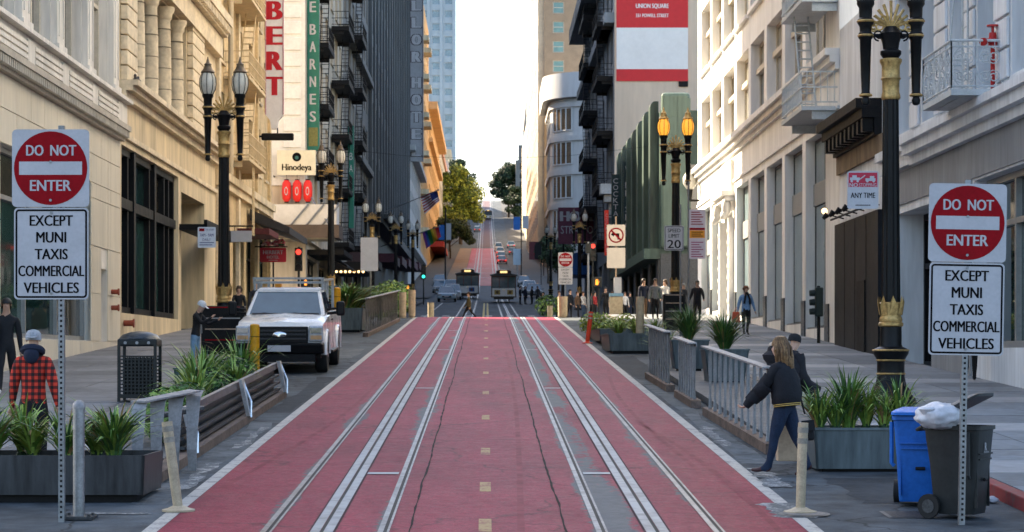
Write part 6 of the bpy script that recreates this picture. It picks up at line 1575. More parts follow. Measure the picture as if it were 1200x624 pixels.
# shrubs on the left deck
def shrub(name, label, c, r, n, size, seed, mats=SHRUB, stem=True, group=None):
    t = local_thing(name, label, 'plant', (c[0], c[1], gz(c[1])+.12), 0, group)
    m = MB(); leaves(m, (0,0,r[2]), r[0], r[1], r[2], n, size, seed); obj('leaves', m, mats, t, kind='stuff')
    m = MB(); rnd = random.Random(seed)
    for k in range(6): m.tube([(0,0,-.1),(rnd.uniform(-.5,.5)*r[0],rnd.uniform(-.5,.5)*r[1],r[2]),(rnd.uniform(-.7,.7)*r[0],rnd.uniform(-.7,.7)*r[1],r[2]*1.6)], [.02,.014,.006], 5)
    obj('stems', m, M('twig_brown', (.08,.055,.03), .8, .2, 5), t, kind='stuff')
    return t
shrub('leafy_shrub', 'dark green leafy shrub at the near end of the left deck', (-4.3,28.6), (.33,.8,.38), 1100, .06, 21, [LEAFS[0],LEAFS[1],SHRUB[0]])
shrub('leafy_shrub', 'dense dark shrub in the middle of the left deck', (-4.4,31.2), (.38,.9,.34), 1500, .055, 22)
shrub('leafy_shrub', 'dense bright shrub in front of the pickup bumper', (-4.4,34.6), (.36,.9,.36), 1500, .055, 23)
shrub('leafy_shrub', 'shrub at the far end of the left deck below the pickup grille', (-4.4,37.6), (.4,.8,.38), 1300, .055, 24)
plant('flax_plant', 'tall dark flax on the left deck, left of the yellow bollard', (-4.75, 35.2, gz(35.2)+.13), 'flax', 130, 1.15, .75, .03, 31, group='flax on the left deck')
plant('flax_plant', 'tall flax with arching leaves right of the yellow bollard', (-4.45, 38.6, gz(38.6)+.13), 'flax', 130, 1.2, .8, .03, 32, group='flax on the left deck')
plant('flax_plant', 'flax behind the shrubs near the black bin side of the left deck', (-5.0, 38.2, gz(38.2)+.13), 'flax', 100, 1.05, .7, .03, 33, group='flax on the left deck')
for k, (x, y, h, sp, nb, lb) in enumerate(((-4.35,29.9,.8,.55,110,'arching flax between the two nearest deck shrubs'),(-4.5,33.0,.95,.65,130,'yellow green flax in the middle of the left deck'),(-4.25,36.2,.9,.6,120,'flax leaning over the slatted rail near the pickup'),(-4.9,36.8,1.1,.7,130,'tall flax at the back of the left deck'))):
    plant('flax_plant', lb, (x, y, gz(y)+.13), 'flax', nb, h, sp, .026, 140+k, mats=[LEAFS[1],YEL[0],LEAFS[0]] if k in (1,2) else None, group='flax on the left deck')
planter('planter_box', 'green metal planter behind the left deck shrubs', -5.3, -4.7, 36.2, 39.6, .5, M('green_sheet', (.05,.085,.08), .5, .3, 3, metal=.3), .02, .02, .14)
# left beyond pickup
planter('planter_box', 'grey box planter inside the far left fin rail', -5.6, -4.4, 76, 80, .75, GALV, .05, .02, 0)
plant('flax_plant', 'large spiky flax in the grey planter beyond the pickup', (-4.95, 78, gz(78)+.7), 'flax', 260, 1.25, 1.15, .04, 41, xs=[(0,0,1),(.1,1.6,.9),(-.1,-1.5,.9)])
plant('flax_plant', 'pair of spiky flax behind the far left fin rail', (-4.6, 86, gz(86)+.3), 'flax', 220, 1.2, 1.0, .04, 42, xs=[(0,0,1),(.2,2.5,1)])
shrub('leafy_shrub', 'bright shrub beside the pale posts at the far left', (-4.3,98), (1.0,1.6,.8), 900, .1, 43, [LEAFS[0],LEAFS[1],SHRUB[0]])
shrub('leafy_shrub', 'dark hedge like shrub on the far left beyond the crossing', (-6.2,134), (1.7,4.5,1.0), 1200, .2, 44)
# right side planters
planter('planter_box', 'long galvanised planter between the walking woman and blue bin', 3.98, 5.25, 25.9, 26.9, .47, GALV, .03, .02, .02)
for k, (x, s) in enumerate(((4.12,.8),(4.5,1.08),(4.92,.7),(5.12,.9),(4.32,.7),(4.72,.8))):
    plant('flax_plant', 'flax clump in the long galvanised planter, ' + ('at its left end behind the woman','the tall one in the middle','the small one below the lamp post','at its right end by the blue bin','low one left of the tall clump','yellowish one right of the tall clump')[k], (x, 26.4+.12*(k%2), gz(26.4)+.44), 'flax', int((130,170,110,140,120,120)[k]*s), .84*s, (.5,.5,.42,.55,.5,.42)[k]*s, .02, 51+k, mats=([LEAFS[1],YEL[0],LEAFS[0]] if k in (2,5) else None), group='flax in the galvanised planter')
for k, (x, y, w_) in enumerate(((4.55,48,.42),(4.8,43,.44))):
    lbn = ('farther of two', 'nearer of two')[k]
    planter('planter_box', '%s square metal tubs inside the right fin rail' % lbn, x-w_, x+w_, y-w_, y+w_, .62, GALV, .08, .02, .135)
    plant('grass_clump', 'dense round clump of dark grass in the %s square tubs' % lbn, (x, y, gz(y)+.68), 'grass', 420, .98, .62, .016, 61+k, mats=[LEAFS[2],SHRUB[0],LEAFS[0]])
planter('planter_box', 'long low grey planter beyond the right fin rail', 3.35, 5.0, 58.5, 62.5, .45, GALV, .05, .02, 0)
for k, (x, y) in enumerate(((3.7,59.6),(4.25,60.6),(4.75,59.8))):
    plant('grass_clump', 'wispy light grass in the long low grey planter, ' + ('left','middle','right')[k] + ' clump', (x, y, gz(y)+.42), 'grass', 130, .62, .5, .016, 71+k, mats=[LEAFS[1],LEAFS[0],YEL[0]])
plant('grass_clump', 'wispy yellow grass beside the farthest right fin rail', (4.3, 52, gz(52)+.15), 'grass', 160, 1.0, .7, .018, 75, mats=[LEAFS[1],LEAFS[0],YEL[0]])
for k, (x, y, r) in enumerate(((3.62,70,.62),(3.95,66.5,.5),(4.5,68.2,.62))):
    shrub('round_bush', 'yellow green rounded bush behind the red delineator, ' + ('left back','front','right') + ' one' if False else 'yellow green rounded bush by the red delineator, ' + ('the darker back one','the small front one','the brightest right one')[k], (x, y), (r,r*1.3,r*.62), 700, .06, 81+k, [YEL[0], LEAFS[1], LEAFS[0]] if k < 2 else [YEL[0], YEL[1], LEAFS[1]])
shrub('round_bush', 'round dark green bush at the right end of the crossing', (2.5+.75,112), (.75,.75,.6), 600, .09, 85)
planter('planter_box', 'grey slab sided planter around the yellow green bushes', 3.4, 5.1, 64.2, 71, .34, GALV, .03, .02, 0)

# ================================================================ BINS
t = thing('litter_bin', 'black perforated metal litter bin with domed top on the left pavement', 'bin', on_walk(-5.98-.25, 36.8))
x, y, z = on_walk(-6.23+.25, 36.8); z = gz(36.8)+KERB; BINK = M('bin_black', (.012,.014,.014), .4, .3, 8)
m = MB(); m.box(x-.33,x+.33,y-.3,y+.3,z+.06,z+.12); obj('base', m, BINK, t)
for sx in (-1,1):
    for sy in (-1,1): m = MB(); m.box(x+sx*.31-.025,x+sx*.31+.025,y+sy*.28-.025,y+sy*.28+.025,z,z+.98); obj('leg', m, BINK, t)
def perf(m, w_, h_, cx, cz, yy, ny=9, nz=11, hole=.6, horiz=True):
    for i in range(ny+1):
        xx = cx-w_/2+w_*i/ny; m.box(xx-.012,xx+.012,yy-.006,yy+.006,cz-h_/2,cz+h_/2)
    for j in range(nz+1):
        zz = cz-h_/2+h_*j/nz; m.box(cx-w_/2,cx+w_/2,yy-.004,yy+.008,zz-.012,zz+.012)
for yy in (-.29, .29):
    m = MB(); perf(m, .58, .66, x, z+.45, y+yy); obj('mesh_panel', m, BINK, t)
m = MB(); m.box(x-.25,x+.25,y-.24,y+.24,z+.125,z+.75); obj('liner', m, BLACKM, t)
m = MB(); m.box(x-.34,x+.34,y-.3,y+.3,z+.95,z+1.08); obj('hood', m, BINK, t, bevel=.03)
m = MB(); m.lathe([(.36,1.081),(.3,1.15),(.15,1.2),(.05,1.21)], (x,y,z), 20, 1, .85); obj('dome', m, M('bin_dome', (.06,.065,.07), .35, .3, 8, metal=.5), t, smooth=True)
m = MB()
for k in (-.2,0,.2): m.cyl((x+k,y-.301,z+1.01),(x+k,y-.309,z+1.01),.028,n=8)
obj('rivet', m, ALU, t)

def cart(label, x, y, rz, col, cold, lid_open=0.0, scale=1.0):
    t = local_thing('wheeled_bin', label, 'bin', (x, y, gz(y)), rz)
    def ring(w0, d0, z, ox=0, oy=0, r=.05):
        return [(p[0]+ox, p[1]+oy, z) for p in rrect(w0, d0, r, 3)]
    lev = [ring(.44,.46,.05,0,0), ring(.45,.48,.09), ring(.50,.56,.55,0,.0), ring(.535,.62,.80,0,.01), ring(.55,.64,.90,0,.01), ring(.585,.68,.905,0,.01), ring(.585,.68,.945,0,.01), ring(.53,.62,.945,0,.01), ring(.50,.58,.75,0,.01)]
    n = len(lev[0]); m = MB(); m.add([p for l in lev for p in l], [tuple(range(n-1,-1,-1))]+[(j*n+i, j*n+(i+1)%n, (j+1)*n+(i+1)%n, (j+1)*n+i) for j in range(len(lev)-1) for i in range(n)]); m.add(ring(.50,.58,.75,0,.01), [tuple(range(n))])
    bo = obj('body', m, col, t, smooth=True, ang=50)
    m = MB(); m.box(-.20,.20,-.305,-.28,.60,.615); m.box(-.21,-.20,-.275,-.24,.12,.56); m.box(.20,.21,-.275,-.24,.12,.56); m.box(-.215,.215,-.312,-.285,.655,.67); obj('rib', m, col, bo)
    m = MB(); m.tube([(-.30,-.2,.88),(-.30,-.2,.45),(-.27,-.2,.42)], .022, 6); obj('side_grip', m, cold, bo)
    m = MB(); m.cyl((-.05,-.30,.40),(.05,-.30,.40),.018,n=8); obj('lift_bar', m, BLACKM, bo)
    li = local_thing('x', 'x', 'x', (0,0,0)); bpy.data.objects.remove(li)
    m = MB(); a = lid_open
    def lp(u, v, w_): # u across, v from hinge (back) to front, w up
        return (u, .35-v*math.cos(a)-w_*math.sin(a)*-1*0, .955+v*math.sin(a)+w_*math.cos(a))
    rings = []
    for (ww, v0, v1, h_) in ((.60,.0,.72,0),(.60,.0,.72,.03),(.54,.03,.68,.05),(.40,.12,.58,.075)):
        rr = rrect(ww, v1-v0, .06, 3); rings.append([lp(p[0], (v0+v1)/2+p[1], h_) for p in rr])
    n = len(rings[0]); m.add([p for l in rings for p in l], [tuple(range(n-1,-1,-1)), tuple(range(3*n,4*n))]+[(j*n+i, j*n+(i+1)%n, (j+1)*n+(i+1)%n, (j+1)*n+i) for j in range(3) for i in range(n)])
    obj('lid', m, cold, t, smooth=True, ang=40)
    m = MB(); m.tube([(-.26,.36,.93),(.26,.36,.93)], .02, 6); m.tube([(-.25,.36,.93),(-.25,.42,.90),(.25,.42,.90),(.25,.36,.93)], .018, 6); obj('handle', m, cold, t)
    for sx in (-1,1):
        m = MB(); m.cyl((sx*.24,.27,.125),(sx*.30,.27,.125),.125,n=20); wh = obj('wheel', m, M('bin_tyre', (.015,.015,.015), .7), t, smooth=True)
        m = MB(); m.cyl((sx*.301,.27,.125),(sx*.306,.27,.125),.07,n=16); obj('hub', m, DARKSTEEL, wh)
    return t
BLUEB = M('bin_blue', (.012,.11,.42), .42, .15, 4); BLUED = M('bin_blue_lid', (.01,.13,.48), .4, .15, 4)
GREYB = M('bin_dark_grey', (.016,.019,.02), .45, .2, 4); GREYD = M('bin_lid_grey', (.022,.025,.028), .45, .2, 4)
cart('bright blue wheeled bin with closed lid beside the galvanised planter', 4.58, 22.45, R(-14), BLUEB, BLUED)
tb = cart('dark grey wheeled bin with half open lid behind the right sign post', 4.74, 21.35, R(58), GREYB, GREYD, R(24)); tb.scale = (.88,.88,.98)
m = MB(); text(m, 'R', (-.02,-.309,.735), EX, EZ, .06, .08, .01); text(m, 'Recology', (.0,-.31,.68), EX, EZ, .16, .03); obj('lettering', m, SIGNW, tb)
# white rubbish bag bulging from the grey bin
t = thing('rubbish_bag', 'crumpled white plastic bag bulging out of the dark grey bin', 'bag', (4.5, 21.2, gz(21.2)+.93))
bm = bmesh.new(); bmesh.ops.create_icosphere(bm, subdivisions=4, radius=1)
from mathutils import noise as _ns
for v in bm.verts:
    d = v.co.normalized(); k = 1+.16*_ns.noise(d*2.3)+.10*abs(_ns.noise(d*6))+.05*_ns.noise(d*14); v.co = Vector((d.x*.23*k, d.y*.2*k, d.z*.13*k))
me = bpy.data.meshes.new('film'); bm.to_mesh(me); bm.free(); me.materials.append(M('white_plastic_bag', (.50,.51,.55), .3, .1, 6, sub=.0)); me.shade_smooth()
o = bpy.data.objects.new('film', me); COL.objects.link(o); o.parent = t; o.location = (.0,0,.1)
m = MB(); m.lathe([(.02,0),(.05,.05),(.09,.1),(.07,.12)], (4.36,21.1,gz(21.2)+1.0), 9); obj('knot', m, MATS['white_plastic_bag'], t)
t = thing('litter_scrap', 'small white crumpled paper scrap in the right gutter', 'litter', (5.36, 22.6, gz(22.6)))
m = MB(); m.ball((5.36,22.6,gz(22.6)+.04), .07, .06, .04, 6, 5); m.v = [(a+random.uniform(-.015,.015), b+random.uniform(-.015,.015), c+random.uniform(-.01,.01)) for a, b, c in m.v]; obj('paper', m, SIGNW, t)
# newspaper racks
def rack(label, x, y, mats_, n=4, w_=.55):
    z = gz(y)+KERB; t = thing('newspaper_rack', label, 'newspaper rack', (x, y, z))
    m = MB(); m.box(x-w_*.62,x+w_*.62,y-.2,y+.3,z,z+1.25); obj('cabinet', m, BLACK, t, bevel=.02)
    for k in range(n):
        m = MB(); zz = z+.15+k*.28; m.box(x-w_*.5,x+w_*.5,y-.235,y-.202,zz,zz+.2); dd = obj('door', m, BLACKM, t)
        m = MB(); m.box(x-w_*.5,x+w_*.5,y-.24,y-.203,zz+.205,zz+.235); obj('shelf_edge', m, mats_[k%len(mats_)], dd)
rack('black newspaper rack beside the nearest left lamp post', -6.8, 55.2, [SIGNR, M('rack_tan', (.4,.3,.22), .5), M('rack_grey', (.35,.34,.33), .5)], 4, .9)
rack('dark newspaper rack with tan edges below the lit right lamp post', 6.55, 74.6, [MATS['rack_tan'], MATS['rack_grey'], MATS['rack_tan']], 4, .6)
t = thing('advertising_kiosk', 'dark blue advertising kiosk behind the yellow bollard', 'kiosk', (-5.65, 84, gz(84)))
z = gz(84); m = MB(); m.box(-6.0,-5.55,84,84.9,z,z+1.55); obj('body', m, M('kiosk_blue', (.02,.05,.14), .4, .15, 3), t, bevel=.02); m = MB(); m.box(-5.95,-5.6,83.985,84.0,z+.9,z+1.4); obj('poster', m, M('poster_blue', (.05,.2,.4), .4, .3, 5), t)
# ================================================================ VEHICLES
CARW = M('truck_white_paint', (.66,.67,.68), .28, .04, 2, coat=.6)
CGLASS = glass('car_glass', (.045,.085,.105), .03, .01)
TYRE = M('tyre_rubber', (.014,.014,.015), .8, .3, 9); RIM = M('wheel_rim', (.42,.42,.43), .35, .2, 8, metal=.8)
CHROME = M('chrome', (.62,.62,.63), .15, .05, 4, metal=1.0); PLASK = M('black_plastic', (.007,.007,.008), .5, .2, 6, spec=.2)
HLM = M('headlamp_lens', (.50,.52,.54), .12, .2, 12, metal=.3)
def wheel(t, x, y, r, w_, side, rim=RIM):
    m = MB(); c = Vector((x,y,r))
    m.lathe([(r*.62,-w_/2),(r*.93,-w_/2),(r,-w_*.36),(r,w_*.36),(r*.93,w_/2),(r*.62,w_/2)], n=28); m.xf(Matrix.Translation(c) @ Matrix.Rotation(R(90), 4, 'Y')); ty = obj('wheel', m, TYRE, t, smooth=True, ang=50)
    m = MB(); xo = x+side*(w_/2-.03)
    m.cyl((xo-side*.05,y,r),(xo,y,r),r*.62,n=28); rm = obj('rim', m, rim, ty)
    m = MB(); m.cyl((xo,y,r),(xo+side*.035,y,r),r*.17,r*.14,14); obj('hub_cap', m, rim, rm, smooth=True)
    for k in range(8):
        a = 2*math.pi*k/8; m = MB(); m.cyl((xo+.001*side,y+r*.42*math.cos(a),r+r*.42*math.sin(a)),(xo+side*.004,y+r*.42*math.cos(a),r+r*.42*math.sin(a)),r*.085,n=10); obj('rim_hole', m, BLACKM, rm)
def panel(m, pts, off):   # a quad pushed out along its own normal
    p = [Vector(q) for q in pts]; nrm = (p[1]-p[0]).cross(p[3]-p[0]).normalized()*off
    m.add([q+nrm for q in p], [(0,1,2,3)]); return m
def pickup(label, x, y, rz):
    t = local_thing('pickup_truck', label, 'truck', (x, y, gz(y)), rz); t.rotation_euler = (math.atan(SLOPE), 0, rz)
    W = 1.0
    # lower body: side profile with wheel arches cut in
    def arch(yc, r, n=9): return [(yc+r*math.cos(math.pi*(1-i/n)), .42+r*math.sin(math.pi*(1-i/n))) for i in range(n+1)]
    prof = [(.05,.52)] + [(.4,.50)] + arch(.98,.50) + [(3.9,.48)] + arch(4.5,.50) + [(5.75,.55),(5.85,.75),(5.85,1.32),(3.55,1.34),(1.42,1.30),(1.30,1.275),(.55,1.22),(.16,1.14),(.03,1.0)]
    def cross(p, s):
        yy, z = p; taper = 1.0-.05*max(0, (.6-yy)/.6)-.03*max(0,(z-1.05)/.3); return (s*W*taper, yy, z)
    m = MB(); n = len(prof); seg = [-1,-.86,0,.86,1]
    def bulge(p, s):
        yy, z = p; q = list(cross(p, s))
        if z > 1.1 and yy < 1.5: q[2] += .05*(1-abs(s)**2) if abs(s) < .9 else -.05
        return q
    vs = [bulge(p, s) for s in seg for p in prof]
    fs = [(j*n+i, j*n+(i+1)%n, (j+1)*n+(i+1)%n, (j+1)*n+i) for j in range(4) for i in range(n)]
    m.add(vs, fs)
    # sides as triangles fan via strip of quads between arch line and belt: use ngon
    m.add([bulge(p, -1) for p in prof], [tuple(range(n))]); m.add([bulge(p, 1) for p in prof], [tuple(range(n-1,-1,-1))])
    obj('body', m, CARW, t, smooth=True, ang=35, fix=True)
    # bed opening
    m = MB(); m.box(-.8,.8,3.75,5.75,1.335,1.36); obj('bed_cover', m, PLASK, t)
    # cab
    A = dict(b0=(1.38,1.285,.93), b1=(3.5,1.33,.93), t0=(2.12,1.86,.74), t1=(3.30,1.88,.74))
    bl, br = (-.93,1.38,1.285), (.93,1.38,1.285); cl, cr = (-.93,3.5,1.33), (.93,3.5,1.33); tl, tr = (-.76,2.15,1.86), (.76,2.15,1.86); ul, ur = (-.76,3.32,1.88), (.76,3.32,1.88)
    m = MB(); m.hexa([bl,br,cr,cl,tl,tr,ur,ul]); m.hexa([tl,tr,ur,ul,(-.66,2.3,1.925),(.66,2.3,1.925),(.66,3.2,1.93),(-.66,3.2,1.93)]); obj('cab', m, CARW, t, bevel=.04)
    def lerp(a, b, k): return tuple(a[i]+(b[i]-a[i])*k for i in range(3))
    def inset(q, e0, e1, f0, f1):   # q: bl br tr tl
        L0, L1 = lerp(q[0],q[3],f0), lerp(q[0],q[3],f1); R0, R1 = lerp(q[1],q[2],f0), lerp(q[1],q[2],f1)
        return [lerp(L0,R0,e0), lerp(L0,R0,e1), lerp(L1,R1,e1), lerp(L1,R1,e0)]
    m = MB(); panel(m, inset((bl,br,tr,tl), .05,.95,.04,.93), .012); obj('windscreen', m, CGLASS, t)
    m = MB(); panel(m, inset((bl,br,tr,tl), .08,.92,.02,.07), .03); obj('cowl', m, PLASK, t)
    for sx in (-1, 1):
        q = (br, cr, ur, tr) if sx > 0 else (cl, bl, tl, ul)
        for e0, e1, f0 in (((.09,.5,.1),(.56,.92,.1)) if sx > 0 else ((.50,.91,.1),(.08,.44,.1))):
            m = MB(); panel(m, inset(q, e0, e1, f0, .9), .012); obj('side_window', m, CGLASS, t)
        for yy in (1.45, 2.62, 3.52):
            m = MB(); m.box(sx*1.003, sx*1.006, yy-.008, yy+.008, .6, 1.28); obj('door_gap', m, PLASK, t)
        m = MB(); m.box(sx*1.0,sx*1.03,2.3,2.5,1.16,1.2); obj('door_handle', m, PLASK, t, bevel=.01)
        m = MB(); m.tube([(sx*.95,1.75,1.33),(sx*1.22,1.68,1.36)], .035, 6); m.tube([(sx*.95,1.75,1.42),(sx*1.22,1.68,1.46)], .03, 6); mi = obj('mirror', m, PLASK, t)
        m = MB(); m.box(sx*1.16,sx*1.36,1.6,1.74,1.28,1.62); obj('mirror_shell', m, PLASK, mi, bevel=.05)
        m = MB(); m.box(sx*.66,sx*.985,-.035,.06,.74,1.10); hl = obj('headlight', m, HLM, t, bevel=.03)
        m = MB(); m.box(sx*.70,sx*.95,-.05,-.034,.93,1.06); obj('reflector', m, CHROME, hl, bevel=.01); m = MB(); m.box(sx*.70,sx*.95,-.048,-.034,.79,.88); obj('indicator', m, M('indicator_amber', (.5,.3,.15), .2, .1, 5), hl)
        m = MB(); m.box(sx*.98,sx*1.08,1.75,3.4,.42,.48); obj('side_step', m, PLASK, t, bevel=.02)
        for yc in (.98, 4.5):
            m = MB(); pts = [(sx*1.0, yc+.53*math.cos(math.pi*i/12), .42+.53*math.sin(math.pi*i/12)) for i in range(13)]; m.tube(pts, .045, 6); obj('arch_flare', m, PLASK if yc > 9 else CARW, t, smooth=True)
            wheel(t, sx*.88, yc, .405, .27, sx)
    m = MB(); m.box(-.9,.9,.3,5.7,.35,.75); obj('chassis', m, PLASK, t)
    for yc in (.98, 4.5):
        m = MB(); m.box(-.97,.97,yc-.5,yc+.5,.5,.95); obj('wheel_well', m, BLACKM, t)
    m = MB(); m.box(-.64,.64,-.03,.05,.70,1.08); gr = obj('grille', m, PLASK, t, bevel=.02)
    for zz in (.80,.90,.985):
        m = MB(); m.box(-.60,.60,-.055,-.032,zz-.022,zz+.022); obj('grille_bar', m, M('grille_dark', (.03,.03,.032), .35, .1, 5), gr, bevel=.008)
    m = MB(); m.lathe([(.16,0),(.16,.012),(.14,.02)], n=20, sy=.42); m.xf(Matrix.Translation((0,-.058,.9)) @ Matrix.Rotation(R(90),4,'X')); obj('badge', m, CHROME, gr, smooth=True)
    m = MB(); m.hexa([(-1.0,-.02,.46),(1.0,-.02,.46),(1.0,.25,.46),(-1.0,.25,.46),(-.98,-.13,.70),(.98,-.13,.70),(1.0,.2,.72),(-1.0,.2,.72)]); bu = obj('bumper', m, PLASK, t, bevel=.04)
    m = MB(); m.box(-.26,.26,-.125,-.09,.52,.66); obj('number_plate', m, SIGNW, bu)
    m = MB(); m.box(-.8,.8,.0,.2,.28,.455); obj('air_dam', m, BLACKM, t)
    RK = M('rack_steel', (.30,.31,.32), .4, .2, 5, metal=.6)
    rk = MB()
    for yy in (2.3, 3.1): rk.box(-.84,.84,yy-.04,yy+.04,2.02,2.07)
    for sx in (-.8,.8):
        rk.box(sx-.03,sx+.03,2.2,5.6,2.071,2.12)
        for yy in (2.3,3.1): rk.box(sx-.025,sx+.025,yy-.03,yy+.03,1.86,2.02)
        rk.box(sx-.03,sx+.03,5.5,5.6,1.36,2.07)
        rk.box(sx-.03,sx+.03,3.7,3.78,1.36,2.07)
    rk.box(-.84,.84,2.16,2.24,2.121,2.17); obj('roof_rack', rk, RK, t)
    m = MB(); m.box(-.36,-.2,2.6,2.8,1.93,2.02); obj('beacon', m, M('beacon_amber', (.6,.25,.03), .3, .1, 5, emit=(1,.35,.03), estr=.0), t, bevel=.02)
    wp = MB(); wp.tube([(-.6,1.42,1.335),(-.05,1.62,1.43)], .012, 4); wp.tube([(.1,1.42,1.335),(.65,1.60,1.42)], .012, 4); obj('wiper', wp, PLASK, t)
    return t
pickup('white pickup truck with steel roof rack parked facing the camera on the left', -4.66, 48.1, 0)

def cable_car(label, x, y, people=True, panel=None, rot=0.0):
    t = local_thing('cable_car', label, 'cable car', (x, y, gz(y)), rot, 'cable cars on the hill')
    t.rotation_euler = (math.atan((gz(y+8)-gz(y))/8), 0, rot)
    CW = M('cable_car_white', (.74,.73,.70), .45, .06, 2); CM = M('cable_car_maroon', (.055,.02,.02), .4, .15, 2); CD = M('cable_car_dark', (.02,.017,.016), .4, .2, 2); CR = M('cable_car_roof', (.07,.065,.06), .6, .2, 2)
    W = 1.2; L_ = 8.0
    m = MB(); m.box(-W*.8,W*.8,.3,L_-.3,.35,.6); obj('truck_frame', m, CD, t)
    m = MB(); m.box(-W,W,0,L_,.55,.66); obj('floor', m, CD, t)
    m = MB(); m.box(-W,W,0,.06,.66,1.42); obj('front_dash', m, CW, t); m = MB(); m.box(-W,W,L_-.06,L_,.66,1.42); obj('rear_dash', m, CW, t)
    for sx in (-1,1):
        m = MB(); m.box(sx*W-.06*(sx>0),sx*W+.06*(sx<0),3.4,L_-.07,.66,1.42); obj('side_panel', m, CM, t)
        m = MB(); m.box(sx*W-.35*(sx>0),sx*W+.35*(sx<0),.9,3.3,.9,1.0); obj('bench', m, M('wood_bench', (.16,.08,.035), .5, .2, 4), t)
        for yy in (.03,.9,2.1,3.36,4.5,5.6,6.7,L_-.03):
            m = MB(); m.box(sx*(W-.05)-.045,sx*(W-.05)+.045,yy-.045,yy+.045,.66,2.62); obj('post', m, CM, t)
        m = MB(); m.box(sx*W-.03,sx*W+.03,0,L_,.60,.72); obj('running_board', m, CD, t)
        m = MB(); panel_y0, panel_y1 = 3.45, L_-.1; m.box(sx*(W-.03)-.01,sx*(W-.03)+.01,panel_y0,panel_y1,1.43,2.5); obj('side_window', m, CGLASS, t)
    m = MB(); m.box(-W+.06,W-.06,.02,.05,1.45,2.5); fw = obj('front_window', m, CGLASS, t)
    for xx in (-.42,.42): m = MB(); m.box(xx-.04,xx+.04,-.01,.019,1.43,2.55); obj('window_post', m, CM, fw)
    m = MB(); m.box(-W,W,-.02,.05,2.5,2.62); obj('header', m, CM, t)
    m = MB(); m.box(-W+.06,W-.06,L_-.05,L_-.02,1.45,2.5); obj('rear_window', m, CGLASS, t)
    pr = [(-W-.12,2.62),(W+.12,2.62),(W+.12,2.72),(.72,2.86),(-.72,2.86),(-W-.12,2.72)]
    m = MB(); m.prism(pr, lambda p, q: (p[0], q, p[1]), -.25, L_+.25); obj('roof', m, CR, t)
    pr = [(-.70,2.86),(.70,2.86),(.70,3.10),(.45,3.2),(-.45,3.2),(-.70,3.10)]
    m = MB(); m.prism(pr, lambda p, q: (p[0], q, p[1]), .1, L_-.1); cl = obj('clerestory', m, CM, t)
    m = MB(); m.box(-.34,.34,.05,.095,2.9,3.1); obj('lit_sign', m, M('headsign_lit', (.8,.6,.3), .4, emit=(1,.65,.25), estr=.3), cl)
    for xx in (-.62,.62) if panel is None else (.45,):
        m = MB(); m.box(xx-.28,xx+.28,-.03,-.002,.82,1.26); obj('emblem_panel', m, M('emblem_ochre', (.38,.27,.07), .5, .3, 5) if panel is None else panel, t)
        m = MB(); m.add([(xx+.15*math.cos(a*.524),-.033,1.04+.15*math.sin(a*.524)) for a in range(12)], [tuple(range(12))]); obj('emblem_disc', m, M('emblem_brown', (.10,.05,.02), .5), t)
    m = MB(); m.box(-.95,.95,-.12,.0,.42,.56); obj('bumper', m, CD, t)
    m = MB(); m.cyl((0,-.02,1.30),(0,-.1,1.30),.1,n=12); obj('headlamp', m, CHROME, t)
    for yy in (1.6, 6.2):
        for sx in (-1,1): m = MB(); m.cyl((sx*.5,yy,.28),(sx*.58,yy,.28),.28,n=16); obj('wheel', m, CD, t)
    return t
cable_car('cable car facing the camera with two ochre emblems, right track', 1.62+.05, 206)
cable_car('cable car on the left track behind the crossing man', -2.0, 226, panel=M('panel_blue', (.03,.10,.3), .5, .2, 5))
cable_car('tiny distant cable car near the top of the hill', .6, 690)

def car(label, x, y, col, rz=0.0, hgt=1.5, lights=False, back=True, group='cars on the hill'):
    t = local_thing('car', label, 'car', (x, y, gz(y)), rz, group); t.rotation_euler = (math.atan((gz(y+4)-gz(y))/4), 0, rz)
    W = .9; L_ = 4.5; b = hgt*.6
    pr = [(.0,.35),(.0,.62),(.1,b-.06),(1.0,b),(L_-.7,b+.02),(L_-.05,b-.05),(L_,.6),(L_-.03,.35)]
    m = MB(); m.prism(pr, lambda p, q: (q, p[0], p[1]), -W, W); obj('body', m, col, t, bevel=.08, fix=True)
    B = [(-W*.93,1.0,b),(W*.93,1.0,b),(W*.93,L_-.45,b),(-W*.93,L_-.45,b)]; T = [(-W*.72,1.75,hgt),(W*.72,1.75,hgt),(W*.72,L_-1.1,hgt),(-W*.72,L_-1.1,hgt)]
    m = MB(); m.hexa(B+T); obj('cabin', m, CGLASS, t)
    m = MB(); m.hexa([(v[0]*1.01,v[1],hgt-.03) for v in T]+[(v[0]*.9,v[1],hgt+.035) for v in T]); obj('roof', m, col, t, bevel=.02)
    for a, c in zip(B, T):
        m = MB(); m.tube([a, c], .045, 5); obj('pillar', m, col, t)
    for sx in (-1,1):
        m = MB(); m.box(sx*.52,sx*.86,-.02,.06,.62,.80); obj('headlight', m, M('car_light_red', (.4,.02,.02), .3, .1, 4, emit=(1,.05,.03), estr=.3) if lights else HLM, t)
        for yy in (.85, L_-.9):
            m = MB(); m.cyl((sx*.72,yy,.33),(sx*.92,yy,.33),.33,n=16); wh = obj('wheel', m, TYRE, t); m = MB(); m.cyl((sx*.921,yy,.33),(sx*.926,yy,.33),.2,n=12); obj('rim', m, RIM, wh)
        m = MB(); m.box(sx*.92,sx*1.08,1.3,1.42,b+.02,b+.16); obj('mirror', m, col, t, bevel=.03)
    m = MB(); m.box(-.45,.45,-.012,.03,.45,.62); obj('grille', m, PLASK, t); m = MB(); m.box(-.25,.25,-.02,-.013,.5,.6); obj('number_plate', m, SIGNW, t)
    return t
